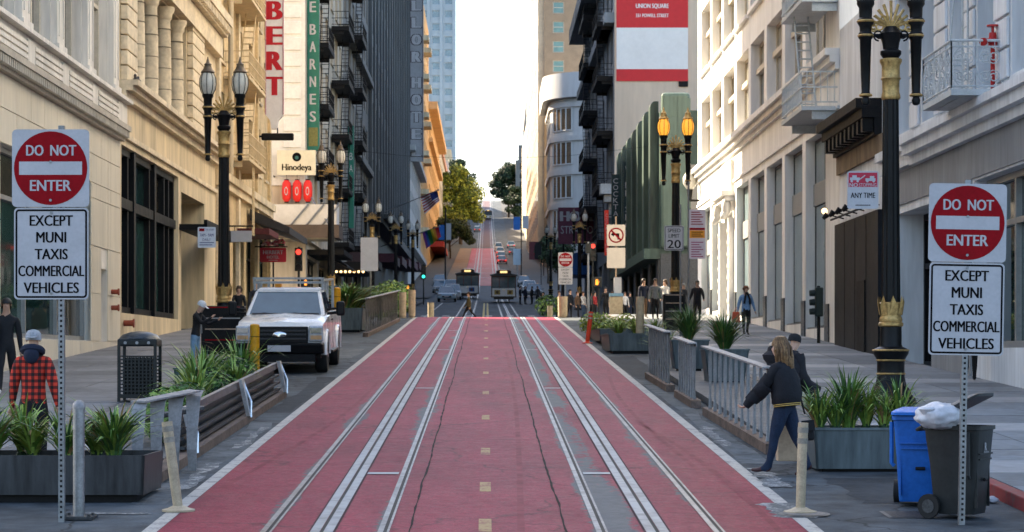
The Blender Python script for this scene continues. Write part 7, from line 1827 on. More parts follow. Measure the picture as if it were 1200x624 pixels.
CREDc = M('car_red', (.40,.02,.02), .3, .1, 2, coat=.5); CGREY = M('car_grey', (.10,.105,.11), .3, .1, 2, coat=.5); CWHITE = M('car_white', (.60,.60,.60), .3, .05, 2, coat=.5); CBLUE = M('car_pale_blue', (.30,.42,.50), .3, .05, 2, coat=.5)
for k, (x, y, c, h, lb, li) in enumerate(((2.9, 396, CREDc, 1.5, 'red car at the front of the queue on the hill', True), (2.95, 420, CGREY, 1.5, 'grey car second in the hill queue', True), (2.9, 446, CWHITE, 1.7, 'white tall car third in the hill queue', True), (2.7, 474, CWHITE, 1.9, 'white van last in the hill queue', False), (5.6, 450, CGREY, 1.5, 'dark car parked beside the hill queue', True), (5.8, 500, CBLUE, 1.5, 'pale car parked higher up the hill', True))):
    car(lb, x, y, c, 0, h, li)
for k, (x, y, c, h, lb) in enumerate(((-3.95, 212, CBLUE, 1.5, 'pale blue car nearest behind the left crossing'), (-3.55, 222, CWHITE, 1.6, 'white car behind the pale blue one, half hidden by the cable car'), (-4.0, 238, CBLUE, 1.9, 'pale van at the back of the left lane'), (-5.6, 258, CGREY, 1.6, 'dark parked car left of the pale van'))):
    car(lb, x, y, c, 0, h, False, group='cars in the left lane')
for k, (x, y, c, lb) in enumerate(((5.2,232,CGREY,'dark car parked at the right kerb past the facing cable car'),(5.3,262,CWHITE,'white car parked at the right kerb, second from the cable car'),(5.2,292,CGREY,'dark car parked at the right kerb, third from the cable car'),(-6.6,300,CGREY,'dark car parked low on the sun toned asphalt'))):
    car(lb, x, y, c, 0, 1.5, False, group='cars parked at the far kerbs')
car('dark car climbing far up the hill', -2.6, 600, CGREY, 0, 1.5, True)

# bus shelter like stop boards and white delivery shapes on the right kerb far away
t = thing('stop_board', 'white stop board on a post right of the facing cable car', 'sign', (4.8, 330, gz(330)))
z = gz(330); m = MB(); m.box(4.15,5.4,330.4,330.5,z+2.0,z+4.5); obj('panel', m, M('board_pale_blue', (.42,.50,.56), .5, .08, 1), t); m = MB(); m.cyl((4.8,330.55,z),(4.8,330.55,z+2.3),.08,n=8); obj('post', m, STEEL, t)
t = thing('street_banner', 'blue and white banner on the far right lamp, up the hill', 'banner', (4.6, 330, gz(330)))
z = gz(330); m = MB(); m.cyl((5.4,330,z),(5.4,330,z+10.5),.09,n=8); obj('post', m, BLACKM, t); m = MB(); m.box(4.2,5.2,330,330.05,z+7.4,z+9.4); obj('cloth', m, MATS['awning_blue'], t); m = MB(); m.box(5.6,6.5,330,330.05,z+7.6,z+9.6); obj('cloth', m, SIGNW, t)
t = thing('street_banner', 'blue and white banner pair on the left, before the trees', 'banner', (-6.9, 260, gz(260)))
z = gz(260); m = MB(); m.cyl((-5.0,260,z),(-5.0,260,z+10.5),.09,n=8); obj('post', m, BLACKM, t); m = MB(); m.box(-5.0+.1,-4.3,260,260.05,z+6.6,z+8.6); obj('cloth', m, SIGNW, t); m = MB(); m.box(-5.8,-5.1,260,260.05,z+6.6,z+8.4); obj('cloth', m, MATS['awning_blue'], t)
# ================================================================ PEOPLE
SKINT = [M('skin_light', (.50,.30,.21), .5, .08, 9), M('skin_mid', (.36,.20,.13), .5, .08, 9), M('skin_dark', (.12,.065,.04), .5, .08, 9)]
CLO = {}
def cloth(name, c, **k):
    return M('cloth_'+name, c, .85, .22, 11, bump=.25, bscale=30, **k)
BLK = cloth('black', (.014,.014,.016)); NAV = cloth('navy', (.015,.02,.04)); JEAN = cloth('denim', (.05,.085,.15)); LJEAN = cloth('light_denim', (.16,.26,.36)); GRYC = cloth('grey', (.16,.17,.175)); BRN = cloth('brown', (.12,.07,.04)); WHT = cloth('white', (.6,.59,.57)); REDCL = cloth('red', (.32,.03,.03)); OLV = cloth('olive', (.10,.08,.04)); BLUES = cloth('blue_shirt', (.17,.30,.50)); KHA = cloth('khaki', (.30,.24,.16)); DKGREY = cloth('charcoal', (.05,.05,.055)); TAN_ = cloth('tan', (.34,.26,.18))
HAIRS = {'black': M('hair_black', (.012,.010,.009), .5, .3, 40), 'brown': M('hair_brown', (.06,.033,.018), .5, .3, 40), 'red': M('hair_auburn', (.16,.055,.022), .5, .3, 40), 'blond': M('hair_dark_blond', (.20,.115,.05), .5, .45, 30), 'grey': M('hair_grey', (.25,.25,.25), .5, .2, 40)}
HAIR2 = {k: M('hair_streak_'+k, tuple(c*q for c in col), .45, .3, 40) for k, col, q in (('black',(.012,.010,.009),1.6),('brown',(.06,.033,.018),.55),('red',(.16,.055,.022),.6),('blond',(.13,.07,.03),.8),('grey',(.25,.25,.25),.6))}
SHOEK = M('shoe_black', (.02,.02,.02), .5, .2, 9); SHOEW = M('shoe_white', (.6,.6,.6), .5, .1, 9)
INFO = {}
def rot(v, ax, a): return Matrix.Rotation(a, 3, ax) @ Vector(v)
def person(label, x, y, rz, H=1.72, top=BLK, legs=BLK, shoes=SHOEK, skin=0, hair='brown', hair_len=0, lean=0.0, twist=0.0, side=0.0,
           larm=(0,.12,.15), rarm=(0,.12,.15), lleg=(0,.0), rleg=(0,.0), head_tilt=0.0, head_turn=0.0, z=None, bulk=1.0, hips=1.0, fingers=False, detail=1, cap=None, sleeve=True, shorts=False, hood=None, crouch=0.0, legb=None):
    legb = bulk if legb is None else legb
    """facing -Y when rz = 0. arm = (forward swing, outward, elbow bend), leg = (forward swing, knee bend), radians"""
    if z is None: z = gz(y)+(KERB if (x < KL or x > KR) else 0)
    t = local_thing('person', label, 'person', (x, y, z), rz)
    V = []; E = []; Rr = []; T = []
    def add(p, r, tag_, par=None):
        V.append(Vector(p)); Rr.append(r if isinstance(r, tuple) else (r, r)); T.append(tag_); i = len(V)-1
        if par is not None: E.append((par, i))
        return i
    def swing(v, a): return Matrix.Rotation(a, 3, 'X') @ Vector(v)   # +a swings a hanging limb forward (-Y) is negative
    pz = .525-crouch
    pel = add((0,0,pz), (.098*hips*bulk,.068*bulk), 'L')
    def up(v):  # torso frame: lean forward (towards -Y) and sideways
        q = Matrix.Rotation(lean, 3, 'X') @ (Matrix.Rotation(side, 3, 'Y') @ (Matrix.Rotation(twist, 3, 'Z') @ Vector(v))); return Vector((0,0,pz))+q
    wa = add(up((0,0,.075)), (.088*bulk,.06*bulk), 'T', pel); ch = add(up((0,.005,.175)), (.102*bulk,.068*bulk), 'T', wa); sh = add(up((0,.008,.262)), (.088*bulk,.054*bulk), 'T', ch)
    nk = add(up((0,0,.312)), .034, 'S', sh)
    hd0 = up((0,0,.312)); fw = lean+head_tilt
    hr = Matrix.Rotation(fw, 3, 'X') @ Matrix.Rotation(head_turn, 3, 'Z')
    def hp(v): return hd0 + hr @ Vector(v)
    jaw = add(hp((0,-.016,.058)), (.036,.042), 'S', nk); he = add(hp((0,-.002,.098)), (.043,.052), 'S', jaw); tp = add(hp((0,.004,.14)), (.034,.040), 'S', he)
    ns = add(hp((0,-.058,.085)), .009, 'S', jaw)
    hands = []
    for sx, arm in ((-1, larm), (1, rarm)):
        s0 = add(up((sx*.098,.006,.262)), .041*bulk, 'T', sh)
        M3 = Matrix.Rotation(lean*.6, 3, 'X') @ Matrix.Rotation(-arm[0], 3, 'X') @ Matrix.Rotation(-sx*arm[1], 3, 'Y')
        p0 = V[s0]; el_ = p0 + M3 @ Vector((sx*.012,0,-.172)); e = add(el_, .032*bulk, 'T', s0)
        mid = add(p0.lerp(el_, .5), .036*bulk, 'T'); E.remove((s0, e)); E.append((s0, mid)); E.append((mid, e))
        F3 = M3 @ Matrix.Rotation(-arm[2], 3, 'X'); wr = el_ + F3 @ Vector((-sx*.0,0,-.145)); wv = add(wr, .019 if not sleeve else .022, 'T' if sleeve else 'S', e)
        if fingers:
            pm = add(wr + F3 @ Vector((0,0,-.045)), (.022,.012), 'S', wv); hands.append((sx, wr, F3))
        else:
            pm = add(wr + F3 @ Vector((0,0,-.04)), (.019,.012), 'S', wv); ft = add(wr + F3 @ Vector((0,-.008,-.088)), (.012,.008), 'S', pm); th = add(wr + F3 @ Vector((-sx*.012,-.026,-.055)), .007, 'S', pm)
    for sx, leg in ((-1, lleg), (1, rleg)):
        h0 = add((sx*.05*hips,0,pz-.035), .062*legb*hips, 'L', pel)
        M3 = Matrix.Rotation(-leg[0], 3, 'X'); kn = V[h0] + M3 @ Vector((sx*.008,0,-.225)); mid = add(V[h0].lerp(kn,.5), .052*legb, 'L', h0); k_ = add(kn, .037, 'S' if shorts else 'L', mid)
        F3 = M3 @ Matrix.Rotation(leg[1], 3, 'X'); an = kn + F3 @ Vector((0,0,-.222)); cf = add(kn.lerp(an,.35)+F3 @ Vector((0,.008,0)), .034, 'S' if shorts else 'L', k_); a_ = add(an, .025, 'S' if shorts else 'L', cf)
        A3 = Matrix.Rotation(leg[1]*.6-leg[0]*.6, 3, 'X')
        hl = add(an + A3 @ Vector((0,.022,-.028)), .021, 'F', a_); bl_ = add(an + A3 @ Vector((sx*.006,-.075,-.032)), (.024,.018), 'F', a_); add(an + A3 @ Vector((sx*.008,-.125,-.036)), (.018,.012), 'F', bl_)
    lo = min(v.z for v, tg in zip(V, T) if tg == 'F')-.018; V = [v-Vector((0,0,lo)) for v in V]; hd0 = hd0-Vector((0,0,lo)); hands = [(a, b-Vector((0,0,lo)), c) for a, b, c in hands]
    top_z = max(v.z for v in V)+.03; k = H if abs(lean)+crouch > .25 else H/top_z
    me = bpy.data.meshes.new('body'); me.from_pydata([v*k for v in V], E, []); o = bpy.data.objects.new('body', me)
    sk = o.modifiers.new('skin', 'SKIN'); sk.use_smooth_shade = True; sk.branch_smoothing = .6
    sv = me.skin_vertices[0].data
    for i, r in enumerate(Rr): sv[i].radius = (r[0]*k, r[1]*k)
    sv[0].use_root = True
    su = o.modifiers.new('sub', 'SUBSURF'); su.levels = detail; su.render_levels = detail
    bm_ = bake(o); bpy.data.objects.remove(o)
    for m_ in (top, legs, SKINT[skin], shoes): bm_.materials.append(m_)
    idx = {'T':0,'L':1,'S':2,'F':3}; segs = [(V[a]*k, V[b]*k, T[b] if T[a] == T[b] else None, T[a], T[b]) for a, b in E]
    mi = []
    for p in bm_.polygons:
        c = p.center; best = 1e9; tg = 'T'
        for a, b, both, ta, tb in segs:
            ab = b-a; q = max(0, min(1, (c-a).dot(ab)/max(ab.length_squared,1e-9))); d = (a+ab*q-c).length
            if d < best: best = d; tg = ta if q < .5 else tb
        mi.append(idx[tg])
    # jacket covers the hips a little
    zj = (V[0].z-.03)*k
    bm_.polygons.foreach_set('material_index', [0 if (m_ == 1 and p.center.z > zj and abs(p.center.x) < .2) else m_ for m_, p in zip(mi, bm_.polygons)])
    bm_.shade_smooth(); bm_.name = 'body'
    bo = bpy.data.objects.new('body', bm_); COL.objects.link(bo); bo.parent = t
    def HP(v): return (hd0 + hr @ Vector(v))*k
    Mh = Matrix.Translation(HP((0,0,.1))) @ hr.to_4x4() @ Matrix.Scale(k, 4)
    # eyes, ears
    m = MB()
    for sx in (-1,1): m.ball((sx*.018,-.047,.0), .006,.004,.004,6,4)
    m.xf(Mh); obj('eyes', m, BLACKM, t)
    m = MB()
    for sx in (-1,1): m.ball((sx*.046,.006,-.006), .006,.012,.018,6,5)
    m.xf(Mh); obj('ears', m, SKINT[skin], t, smooth=True)
    if fingers:
        for sx, wr, F3 in hands:
            m = MB()
            for q in range(4):
                xo = (q-1.5)*.0125; ln = (.040,.046,.044,.034)[q]
                P0 = Vector((xo,0,-.06)); P1 = P0+Vector((0,-.008,-ln*.5)); P2 = P1+Vector((0,-.02,-ln*.32)); P3 = P2+Vector((0,-.018,-ln*.02))
                m.tube([(wr+F3 @ p_)*k for p_ in (Vector((xo*.8,0,-.035)),P0,P1,P2,P3)], [.0068*k,.0066*k,.006*k,.0055*k,.004*k], 7)
            m.tube([(wr+F3 @ p_)*k for p_ in (Vector((-sx*.016,-.004,-.02)),Vector((-sx*.03,-.016,-.045)),Vector((-sx*.028,-.03,-.066)))], [.008*k,.0072*k,.0045*k], 7)
            obj('fingers', m, SKINT[skin], t, smooth=True)
    if cap:
        m = MB(); m.lathe([(.055,-.012),(.0555,.012),(.052,.036),(.036,.056),(.012,.064),(.0,.065)], (0,.004,.0), 16, 1, 1.16)
        if cap[1]:
            s_ = 1 if cap[1] == 1 else -1
            m.hexa([(-.04,-s_*.05,.008),(.04,-s_*.05,.008),(.03,-s_*.105,-.002),(-.03,-s_*.105,-.002),(-.04,-s_*.05,.014),(.04,-s_*.05,.014),(.03,-s_*.105,.004),(-.03,-s_*.105,.004)])
        m.xf(Mh); obj('hat', m, cap[0], t, smooth=True)
    if hair and not (cap and hair_len == 0):
        m = MB(); rnd = random.Random(hash(label) & 0xffff)
        if not cap:
            vs = []; n, kk = 14, 7       # scalp shell open at the face
            for j in range(kk):
                ph = math.pi*.5*(j/(kk-1))
                for i in range(n):
                    a = 2*math.pi*i/n; drop = .062 if math.sin(a) > -.2 else .0
                    r = math.cos(math.pi/2*(1-j/(kk-1))) ; zz = .062*math.sin(math.pi/2*(1-j/(kk-1)))
                    vs.append((.054*r*math.cos(a), .006+.064*r*math.sin(a)*(1 if math.sin(a) > 0 else .92), .004+zz))
            for i in range(n):
                a = 2*math.pi*i/n; b_ = math.sin(a); vs.append((.052*math.cos(a), .008+.060*b_, -.05 if b_ > .1 else (-.02 if b_ > -.4 else .012)))
            m.add(vs, [(j*n+i, j*n+(i+1)%n, (j+1)*n+(i+1)%n, (j+1)*n+i) for j in range(kk) for i in range(n)])
        if hair_len:
            for q in range(int(70*(1 if detail < 2 else 2.4))):
                a = rnd.uniform(-.35, math.pi+.35); r0 = .05; ln = hair_len*rnd.uniform(.8,1.08); c_, s_ = math.cos(a), math.sin(a)
                wv = rnd.uniform(.004,.011); ph = rnd.uniform(0,6)
                m.mi = rnd.choice((0,0,1)); body_ = rnd.uniform(.85,1.2)
                pts = [(.012*c_, .012+.012*s_, .066), (.036*c_, .010+.042*s_, .054), (.052*c_, .010+.060*s_, .012)]
                for i in range(1, 6):
                    u = i/5; fl = body_*(1+.22*math.sin(u*math.pi*.8)-.18*u); sq = 1-.35*u
                    pts.append((.053*c_*fl*sq+wv*math.sin(ph+u*8), .012+.060*s_*fl+wv*math.cos(ph+u*7), .01-ln*u))
                m.tube(pts, [.005,.008,.009,.0085,.008,.0075,.006,.0015], 5, caps=False)
        m.xf(Mh); obj('hair', m, [HAIRS[hair], HAIR2[hair]], t, smooth=True)
    if hood:
        m = MB(); pts = []
        for i in range(13):
            a = math.pi*(-.15+1.3*i/12); pts.append((.062*math.cos(a), .02+.055*math.sin(a), -.085+.02*math.sin(a)))
        m.tube(pts, .026, 8); m.ball((0,.07,-.12), .055, .035, .06, 10, 7); m.xf(Mh); obj('hood', m, hood, t, smooth=True)
    INFO[t.name] = dict(V=[v*k for v in V], k=k, up=lambda v: (up(v)-Vector((0,0,lo)))*k)
    return t
def belt(t, H, zc, rx, ry, mat, name, cy=0.0, th=.012, tilt=0.0):
    m = MB(); pts = [(rx*math.cos(2*math.pi*i/24), cy+ry*math.sin(2*math.pi*i/24), zc+tilt*math.cos(2*math.pi*i/24)) for i in range(25)]; m.tube(pts, th, 6, caps=False); obj(name, m, mat, t, smooth=True)

# walking woman in the black jacket (seen from behind, stepping away to the left)
wmn = person('woman with long blond hair in black jacket and jeans walking by the fin rail', 3.55, 25.35, R(238), 1.68, top=cloth('black_satin', (.012,.013,.017)), legs=cloth('dark_denim', (.011,.022,.048)), shoes=M('shoe_dark_maroon', (.05,.02,.02), .5, .2, 9), skin=0, hair='blond', hair_len=.235, lean=.12, larm=(.0,.05,.2), rarm=(.55,.04,.35), lleg=(-.25,.22), rleg=(.27,.05), bulk=1.1, legb=1.12, fingers=True, detail=2, z=gz(25.35))
GOLDT = M('gold_trim', (.50,.33,.09), .6, .1, 9)
def jacket(t, mat, hem=None, fat=1.0, low=-.03):
    """loose jacket with folds over torso and arms"""
    I = INFO[t.name]; k = I['k']; up = I['up']; V = I['V']
    def ringp(h, rx, ry, cy=.012, amp=.004, n=28):
        pts = []
        for i in range(n):
            a = 2*math.pi*i/n; w_ = 1+amp/rx*(math.sin(a*5+h*60)+.7*math.sin(a*9-h*95))
            pts.append(up((rx*fat*w_*math.cos(a), cy+ry*fat*w_*math.sin(a), h)))
        return pts
    lev = [ringp(h, rx, ry, cy, am) for h, rx, ry, cy, am in ((low,.112,.088,.012,.001),(low+.018,.116,.092,.012,.001),(low+.03,.126,.102,.014,.004),(.05,.130,.106,.016,.006),(.10,.128,.104,.018,.006),(.16,.128,.098,.018,.004),(.215,.122,.086,.016,.003),(.25,.112,.072,.012,.002),(.275,.085,.058,.01,.001),(.295,.05,.044,.006,.0),(.312,.044,.042,.004,.0))]
    n = 28; m = MB(); m.add([p for l in lev for p in l], [(j*n+i, j*n+(i+1)%n, (j+1)*n+(i+1)%n, (j+1)*n+i) for j in range(len(lev)-1) for i in range(n)])
    jk = obj('jacket', m, mat, t, smooth=True, ang=80)
    if hem:
        for h in (low+.004, low+.016):
            m = MB(); l = ringp(h, .1155, .0915, .012, .001); m.tube(l+[l[0]], .0036*k, 6, caps=False); obj('hem_stripe', m, hem, jk)
    # sleeves follow shoulder, mid arm, elbow, wrist (vertex order of the body)
    i0 = 9
    for s_ in range(2):
        q = i0 + s_*6; S0, E0, MID, W0 = V[q], V[q+1], V[q+2], V[q+3]
        pts = []; rs = []
        base = [S0.lerp(MID,-.15), S0.lerp(MID,.4), MID, E0.lerp(MID,.35), E0, E0.lerp(W0,.25), E0.lerp(W0,.55), E0.lerp(W0,.85), W0.lerp(E0,-.04)]
        m = MB(); m.tube(base, [r*k*fat for r in (.050,.056,.050,.046,.050,.043,.044,.036,.028)], 14); obj('sleeve', m, mat, jk, smooth=True, ang=80)
    return jk
jacket(wmn, MATS['cloth_black_satin'], GOLDT, 1.0)
t = thing('shopping_bag', 'beige paper shopping bag hanging beside the walking woman', 'bag', (3.68, 25.75, gz(25.7)+.12))
z = gz(25.7)+.16; m = MB(); m.hexa([(3.5,25.6,z),(3.82,25.6,z),(3.82,25.8,z),(3.5,25.8,z),(3.49,25.58,z+.42),(3.84,25.58,z+.42),(3.84,25.82,z+.42),(3.49,25.82,z+.42)]); obj('body', m, M('paper_beige', (.42,.31,.21), .8, .12, 6), t, bevel=.01)
m = MB(); m.tube([(3.58,25.6,z+.42),(3.6,25.62,z+.6),(3.72,25.62,z+.6),(3.75,25.6,z+.42)], .008, 5); obj('handle', m, BLK, t)
t = thing('handbag', 'small black shoulder bag at the walking woman hip', 'bag', (3.85, 25.55, gz(25.5)+.5))
z = gz(25.5); m = MB(); m.hexa([(3.76,25.55,z+.42),(3.94,25.55,z+.42),(3.93,25.66,z+.42),(3.77,25.66,z+.42),(3.78,25.57,z+.64),(3.92,25.57,z+.66),(3.91,25.64,z+.66),(3.79,25.64,z+.64)]); obj('body', m, BLK, t, bevel=.03)
m = MB(); m.hexa([(3.765,25.535,z+.54),(3.935,25.535,z+.54),(3.935,25.55,z+.54),(3.765,25.55,z+.54),(3.775,25.555,z+.655),(3.925,25.555,z+.67),(3.925,25.57,z+.67),(3.775,25.57,z+.655)]); obj('flap', m, BLK, t)
m = MB(); m.tube([(3.82,25.6,z+.74),(3.74,25.5,z+1.0),(3.68,25.45,z+1.3)], .012, 5); obj('strap', m, BLK, t, smooth=True)
# person in the dark padded coat, mostly behind her
pk = person('person in black beanie and padded coat bending behind the walking woman', 4.08, 28.9, R(115), 1.46, top=cloth('padded_black', (.016,.016,.02)), legs=BLK, hair=None, cap=(BLK,0), lean=.2, bulk=1.35, larm=(.25,.05,.5), rarm=(.25,.05,.5), z=gz(28.9)+.135, detail=2)
jacket(pk, MATS['cloth_padded_black'], None, 1.25)
m = MB(); m.ball((.0,.17,1.13), .21,.17,.17,14,9); m.v = [(a, b+.03*math.sin(c*40), c) for a, b, c in m.v]; obj('coat_hood', m, MATS['cloth_padded_black'], pk, smooth=True)
m = MB(); m.tube([(-.20,.16,1.19),(-.1,.22,1.29),(.05,.22,1.29),(.19,.15,1.2)], .045, 8); obj('hood_lining', m, cloth('fleece_beige', (.42,.36,.30)), pk, smooth=True)

# man in red plaid
def plaid():
    m = bpy.data.materials.new('plaid'); m.use_nodes = True; n = m.node_tree; N = n.nodes; L = n.links; b = N['Principled BSDF']; b.inputs['Roughness'].default_value = .9
    tc = N.new('ShaderNodeTexCoord'); sp = N.new('ShaderNodeSeparateXYZ'); L.new(tc.outputs['Object'], sp.inputs[0])
    def stripes(sock):
        a = N.new('ShaderNodeMath'); a.operation = 'MULTIPLY'; a.inputs[1].default_value = 13.0; L.new(sock, a.inputs[0])
        f = N.new('ShaderNodeMath'); f.operation = 'FRACT'; L.new(a.outputs[0], f.inputs[0])
        g = N.new('ShaderNodeMath'); g.operation = 'GREATER_THAN'; g.inputs[1].default_value = .52; L.new(f.outputs[0], g.inputs[0]); return g.outputs[0]
    sx = stripes(sp.outputs['X']); sz = stripes(sp.outputs['Z'])
    ad = N.new('ShaderNodeMath'); ad.operation = 'ADD'; L.new(sx, ad.inputs[0]); L.new(sz, ad.inputs[1])
    hf = N.new('ShaderNodeMath'); hf.operation = 'MULTIPLY'; hf.inputs[1].default_value = .5; L.new(ad.outputs[0], hf.inputs[0])
    r = N.new('ShaderNodeValToRGB'); r.color_ramp.interpolation = 'CONSTANT'; e = r.color_ramp.elements; e[0].position = 0; e[0].color = (.62,.045,.02,1); e[1].position = .3; e[1].color = (.16,.012,.008,1); k = e.new(.8); k.color = (.012,.008,.008,1)
    L.new(hf.outputs[0], r.inputs[0]); L.new(r.outputs[0], b.inputs['Base Color']); return m
PLAID = plaid()
person('man in red and black plaid jacket and grey cap walking away, left', -5.42, 25.5, R(180), 1.76, top=PLAID, legs=BLK, hair='black', hair_len=0, cap=(cloth('cap_grey', (.30,.31,.33)), -1), lean=.05, larm=(-.25,.22,.35), rarm=(.05,.14,.2), lleg=(.2,.1), rleg=(-.15,.15), bulk=1.22, fingers=True, detail=2, hood=NAV)
person('man in black walking towards camera at the left edge', -8.55, 38.0, R(10), 1.78, top=BLK, legs=BLK, shoes=SHOEW, hair='black', skin=1, larm=(.2,.1,.2), rarm=(-.2,.1,.2), lleg=(.35,.1), rleg=(-.3,.3))
person('person in dark top and blue jeans cut by the left frame', -8.95, 37.2, R(170), 1.70, top=BLK, legs=LJEAN, hair='black')
pc = person('person with white cap and black top looking at a phone beside the pickup', -6.35, 46.5, R(75), 1.56, top=BLK, legs=LJEAN, hair='black', cap=(cloth('cap_white', (.62,.62,.62)), 1), lean=.18, head_tilt=.3, larm=(.9,.1,1.3), rarm=(.8,.1,1.3))
m = MB(); m.tube([(-.16,-.1,1.25),(0,-.14,1.05),(.16,-.08,.85)], .02, 5); obj('bag_strap', m, cloth('strap_grey', (.35,.36,.38)), pc)
person('woman in black behind the pickup, left of a pair', -8.0, 69, R(0), 1.62, top=BLK, legs=BLK, hair='brown', hair_len=.09, larm=(.6,.1,.9), rarm=(.3,.1,.6))
person('man in grey shirt and dark jacket behind the pickup, right of a pair', -7.55, 70, R(-8), 1.78, top=DKGREY, legs=NAV, hair='black', rarm=(-.1,.15,.2), lleg=(.2,.1))
person('person in shorts and red shoes beyond the blue kiosk', -5.55, 87.5, R(5), 1.66, top=cloth('plum', (.10,.05,.06)), legs=OLV, shorts=True, hair='brown', larm=(.2,.1,.4), rleg=(-.3,.4), lleg=(.25,.1))
# right pavement
rw = person('auburn haired woman in blue shirt and black scarf on the right pavement', 8.42, 69.2, R(8), 1.62, top=BLUES, legs=BLK, hair='red', hair_len=.04, bulk=1.15, hips=1.08, larm=(-.15,.2,.3), rarm=(-.2,.28,.35), lleg=(.2,.1), rleg=(-.2,.25))
m = MB(); m.tube([(-.09,-.13,1.02),(-.07,-.16,1.2),(-.03,-.10,1.36),(.0,.0,1.40),(.03,-.10,1.36),(.08,-.16,1.18),(.10,-.13,1.0)], .035, 7); obj('scarf', m, BLK, rw, smooth=True)
t = thing('red_shopping_bag', 'orange red carrier bag held by the auburn haired woman', 'bag', (8.08, 69.1, gz(69.1)+.5)); z = gz(69.1)+KERB
m = MB(); m.hexa([(7.94,69.0,z+.42),(8.22,69.0,z+.42),(8.22,69.14,z+.42),(7.94,69.14,z+.42),(7.97,69.02,z+.76),(8.19,69.02,z+.76),(8.19,69.12,z+.76),(7.97,69.12,z+.76)]); obj('body', m, M('bag_orange_red', (.50,.08,.03), .5, .15, 6), t, bevel=.02); m = MB(); m.tube([(8.02,69.05,z+.76),(8.1,69.06,z+.92),(8.14,69.07,z+.76)], .01, 5); obj('handle', m, MATS['bag_orange_red'], t)
person('man in grey jacket and dark shirt facing camera before the green building', 6.92, 87.5, R(2), 1.70, top=GRYC, legs=BLK, hair='brown', bulk=1.15, larm=(.1,.18,.35), rarm=(.1,.18,.35), lleg=(.12,.05))
person('man in navy jacket just left of the grey jacket man', 6.60, 89.5, R(20), 1.68, top=NAV, legs=BRN, hair='black', larm=(.1,.15,.3))
person('woman in white top and jeans holding a phone, right of grey jacket man', 7.62, 91, R(-40), 1.62, top=WHT, legs=JEAN, hair='brown', hair_len=.08, larm=(1.1,.1,1.2), rarm=(.3,.1,.4))
person('woman in green coat between the grey jacket man and white top woman', 7.35, 93, R(5), 1.62, top=cloth('green', (.03,.06,.05)), legs=JEAN, hair='brown')
person('man in black coat and white shirt under the lit lamp post', 8.35, 84.5, R(-15), 1.66, top=BLK, legs=BLK, hair='black', bulk=1.2, larm=(.2,.2,.5), rarm=(.2,.25,.6))
person('grey haired person left of the black coat man', 7.95, 86, R(10), 1.52, top=DKGREY, legs=BLK, hair='grey', hair_len=.05)
person('person in dark trousers walking behind the right sign post', 9.75, 43.0, R(172), 1.72, top=BLK, legs=BLK, shoes=SHOEK, hair='black', lleg=(.3,.1), rleg=(-.4,.7))
# crossing man
person('man in olive coat striding across the far crossing', -1.12, 134, R(-88), 1.80, top=OLV, legs=BLK, hair='brown', bulk=1.15, larm=(.3,.1,.3), rarm=(-.3,.1,.3), lleg=(.55,.1), rleg=(-.5,.2))
# clusters near the far corner
cl = [(5.9,116,REDCL,BLK,'red coat sitting height by the no left turn pole',1.45,'black'),(6.6,118,BLK,BLK,'black hoodie standing right of the no left turn pole',1.75,'black'),(7.6,117,WHT,BLK,'white and pink top in the far right crowd',1.45,'brown'),(8.0,119,BLK,NAV,'black clothes at the right of the far crowd',1.5,'black'),
      (7.2,122,TAN_,JEAN,'tan coat deep in the far right crowd',1.6,'brown'),(4.75,121,BLK,BLK,'black coat right of the far do not enter sign',1.7,'black'),(5.3,124,BRN,BLK,'brown coat among the far right walkers',1.66,'brown'),(4.3,126,NAV,BLK,'navy coat left of the far do not enter post',1.7,'brown'),
      (5.9,130,WHT,JEAN,'white shirt far past the right corner',1.7,'brown'),(6.6,133,GRYC,BLK,'grey top far past the right corner',1.68,'black')]
for x, y, a, b_, lb, h, hr_ in cl: person('pedestrian in ' + lb, x, y, R(random.uniform(-60,60)), h, top=a, legs=b_, hair=hr_, larm=(random.uniform(-.2,.5),.12,.4), lleg=(random.uniform(-.2,.3),.1), z=gz(y)+.14)
for k, (x, y, a, lb) in enumerate(((4.0,150,BLK,'lone pedestrian in black standing at the right of the crossing'),(3.1,196,BLK,'first dark figure waiting beside the facing cable car'),(3.6,198,NAV,'second dark figure waiting beside the facing cable car'),(4.2,197,BLK,'third dark figure waiting beside the facing cable car'),(4.8,200,DKGREY,'fourth dark figure waiting beside the facing cable car'))):
    person(lb, x, y, R(random.uniform(-90,90)), 1.72, top=a, legs=BLK, hair='black', z=gz(y))
for k, (x, y, a, lb) in enumerate(((-7.9,112,BLK,'pedestrian in black on the far left corner'),(-7.2,128,BRN,'pedestrian in brown under the marquee bulbs'),(-6.9,150,NAV,'pedestrian in navy by the far left awnings'),(-8.3,133,DKGREY,'pedestrian in charcoal beneath the left marquee'))):
    person(lb, x, y, R(random.uniform(-60,60)), 1.72, top=a, legs=BLK, hair='black', z=gz(y)+.14)
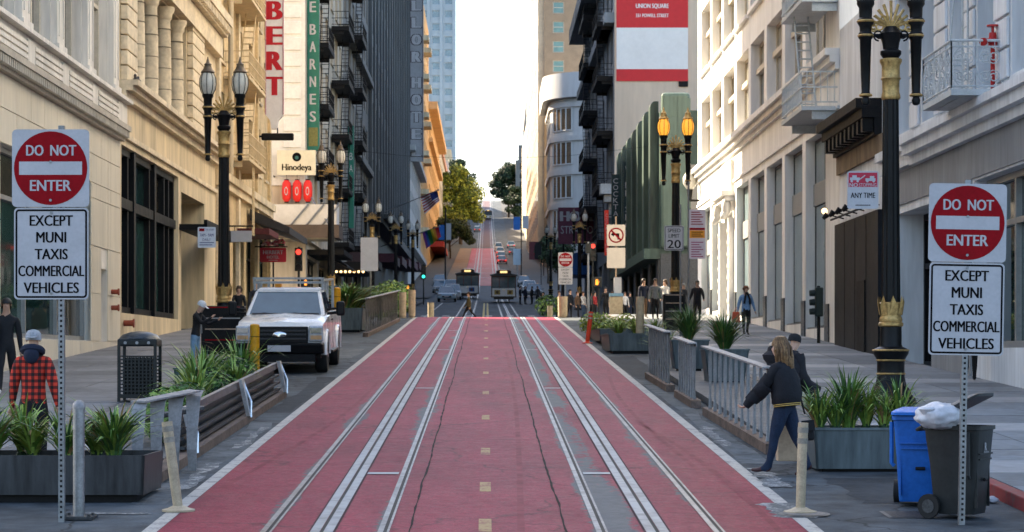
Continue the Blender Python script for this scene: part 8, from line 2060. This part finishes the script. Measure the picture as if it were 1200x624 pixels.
# ================================================================ TREES
BARK = M('bark', (.07,.05,.035), .9, .3, 4, bump=.4)
def tree(label, x, y, h, lobes, n, size, seed, mats, z=None):
    z = gz(y) if z is None else z; t = local_thing('street_tree', label, 'tree', (x, y, z), 0, 'trees on the hill')
    rnd = random.Random(seed); m = MB(); th = h*.35
    m.tube([(0,0,-.3),(.05,.0,th*.5),(-.08,.1,th),(.1,0,h*.62)], [h*.022,h*.018,h*.014,h*.006], 8)
    for (cx_, cy_, cz_, r) in lobes: m.tube([(0,0,th*rnd.uniform(.8,1.05)),(cx_*.5,cy_*.5,(th+cz_)*.5),(cx_,cy_,cz_)], [h*.010,h*.007,h*.003], 6)
    obj('trunk', m, BARK, t, smooth=True)
    m = MB(); tot = sum(l[3]**2 for l in lobes)
    for (cx_, cy_, cz_, r) in lobes:
        sub = max(5, int(9*r/ max(l[3] for l in lobes)))
        for s_ in range(sub):    # clumps on each lobe
            d = Vector((rnd.gauss(0,1), rnd.gauss(0,1), rnd.gauss(.2,1))).normalized()*r*rnd.uniform(.15,.85)
            rr = r*rnd.uniform(.42,.68); leaves(m, (cx_+d.x, cy_+d.y, cz_+d.z*.85), rr, rr, rr*.75, int(n*(r*r/tot)/sub), size, rnd.randint(0,9999), len(mats), .5)
    obj('crown', m, mats, t, kind='stuff')
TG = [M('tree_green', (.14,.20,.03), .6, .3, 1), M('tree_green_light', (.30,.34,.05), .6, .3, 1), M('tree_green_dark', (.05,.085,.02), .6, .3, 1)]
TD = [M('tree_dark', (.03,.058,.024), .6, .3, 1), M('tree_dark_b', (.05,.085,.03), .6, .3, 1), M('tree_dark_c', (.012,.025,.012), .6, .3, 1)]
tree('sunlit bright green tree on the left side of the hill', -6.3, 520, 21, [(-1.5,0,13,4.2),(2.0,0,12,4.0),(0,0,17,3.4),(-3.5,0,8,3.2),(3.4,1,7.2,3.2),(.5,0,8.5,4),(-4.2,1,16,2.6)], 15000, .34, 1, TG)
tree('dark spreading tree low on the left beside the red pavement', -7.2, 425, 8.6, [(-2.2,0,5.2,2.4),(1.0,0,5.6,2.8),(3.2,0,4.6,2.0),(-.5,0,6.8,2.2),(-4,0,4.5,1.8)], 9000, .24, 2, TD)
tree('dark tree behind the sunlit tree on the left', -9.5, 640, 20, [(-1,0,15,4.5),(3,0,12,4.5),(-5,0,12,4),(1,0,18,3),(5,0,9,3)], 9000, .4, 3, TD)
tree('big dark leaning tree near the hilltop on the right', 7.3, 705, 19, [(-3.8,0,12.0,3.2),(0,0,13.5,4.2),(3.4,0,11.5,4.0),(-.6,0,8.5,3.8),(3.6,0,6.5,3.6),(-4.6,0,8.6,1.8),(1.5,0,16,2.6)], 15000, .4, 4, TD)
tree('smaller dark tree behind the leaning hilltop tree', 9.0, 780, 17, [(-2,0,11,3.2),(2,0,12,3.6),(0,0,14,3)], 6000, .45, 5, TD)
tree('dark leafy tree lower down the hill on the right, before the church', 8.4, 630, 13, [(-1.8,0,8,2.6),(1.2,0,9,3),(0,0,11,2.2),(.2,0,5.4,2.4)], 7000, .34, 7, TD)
tree('small street tree beside the distant left pavement', -8.2, 470, 9, [(-1,0,6,2.2),(1.2,0,6.5,2.2),(0,0,7.6,1.6)], 4000, .24, 6, TG)
for k, (x, y, h) in enumerate(((8.6,243,6.5),(9.2,272,7.0),(8.8,305,7.5))):
    tree('dark street tree at the right plaza edge, ' + ('nearest','middle','farthest')[k] + ' of the row', x, y, h, [(-.8,0,h*.6,1.4),(.9,0,h*.62,1.5),(0,0,h*.8,1.4)], 2600, .2, 20+k, TD)
# overhead wires
t = thing('overhead_wire', 'thin overhead wire strung across the far street', 'wire', (0, 130, 13))
m = MB(); m.tube([(XL+.02,131,15.5),(-5,131,14.9),(0,131,14.7),(5,131,14.9),(XR-.02,131,15.5)], .012, 4); obj('cable', m, BLACKM, t)
for s in [s for s in bpy.data.scenes if s.name == 'tmp']: bpy.data.scenes.remove(s)
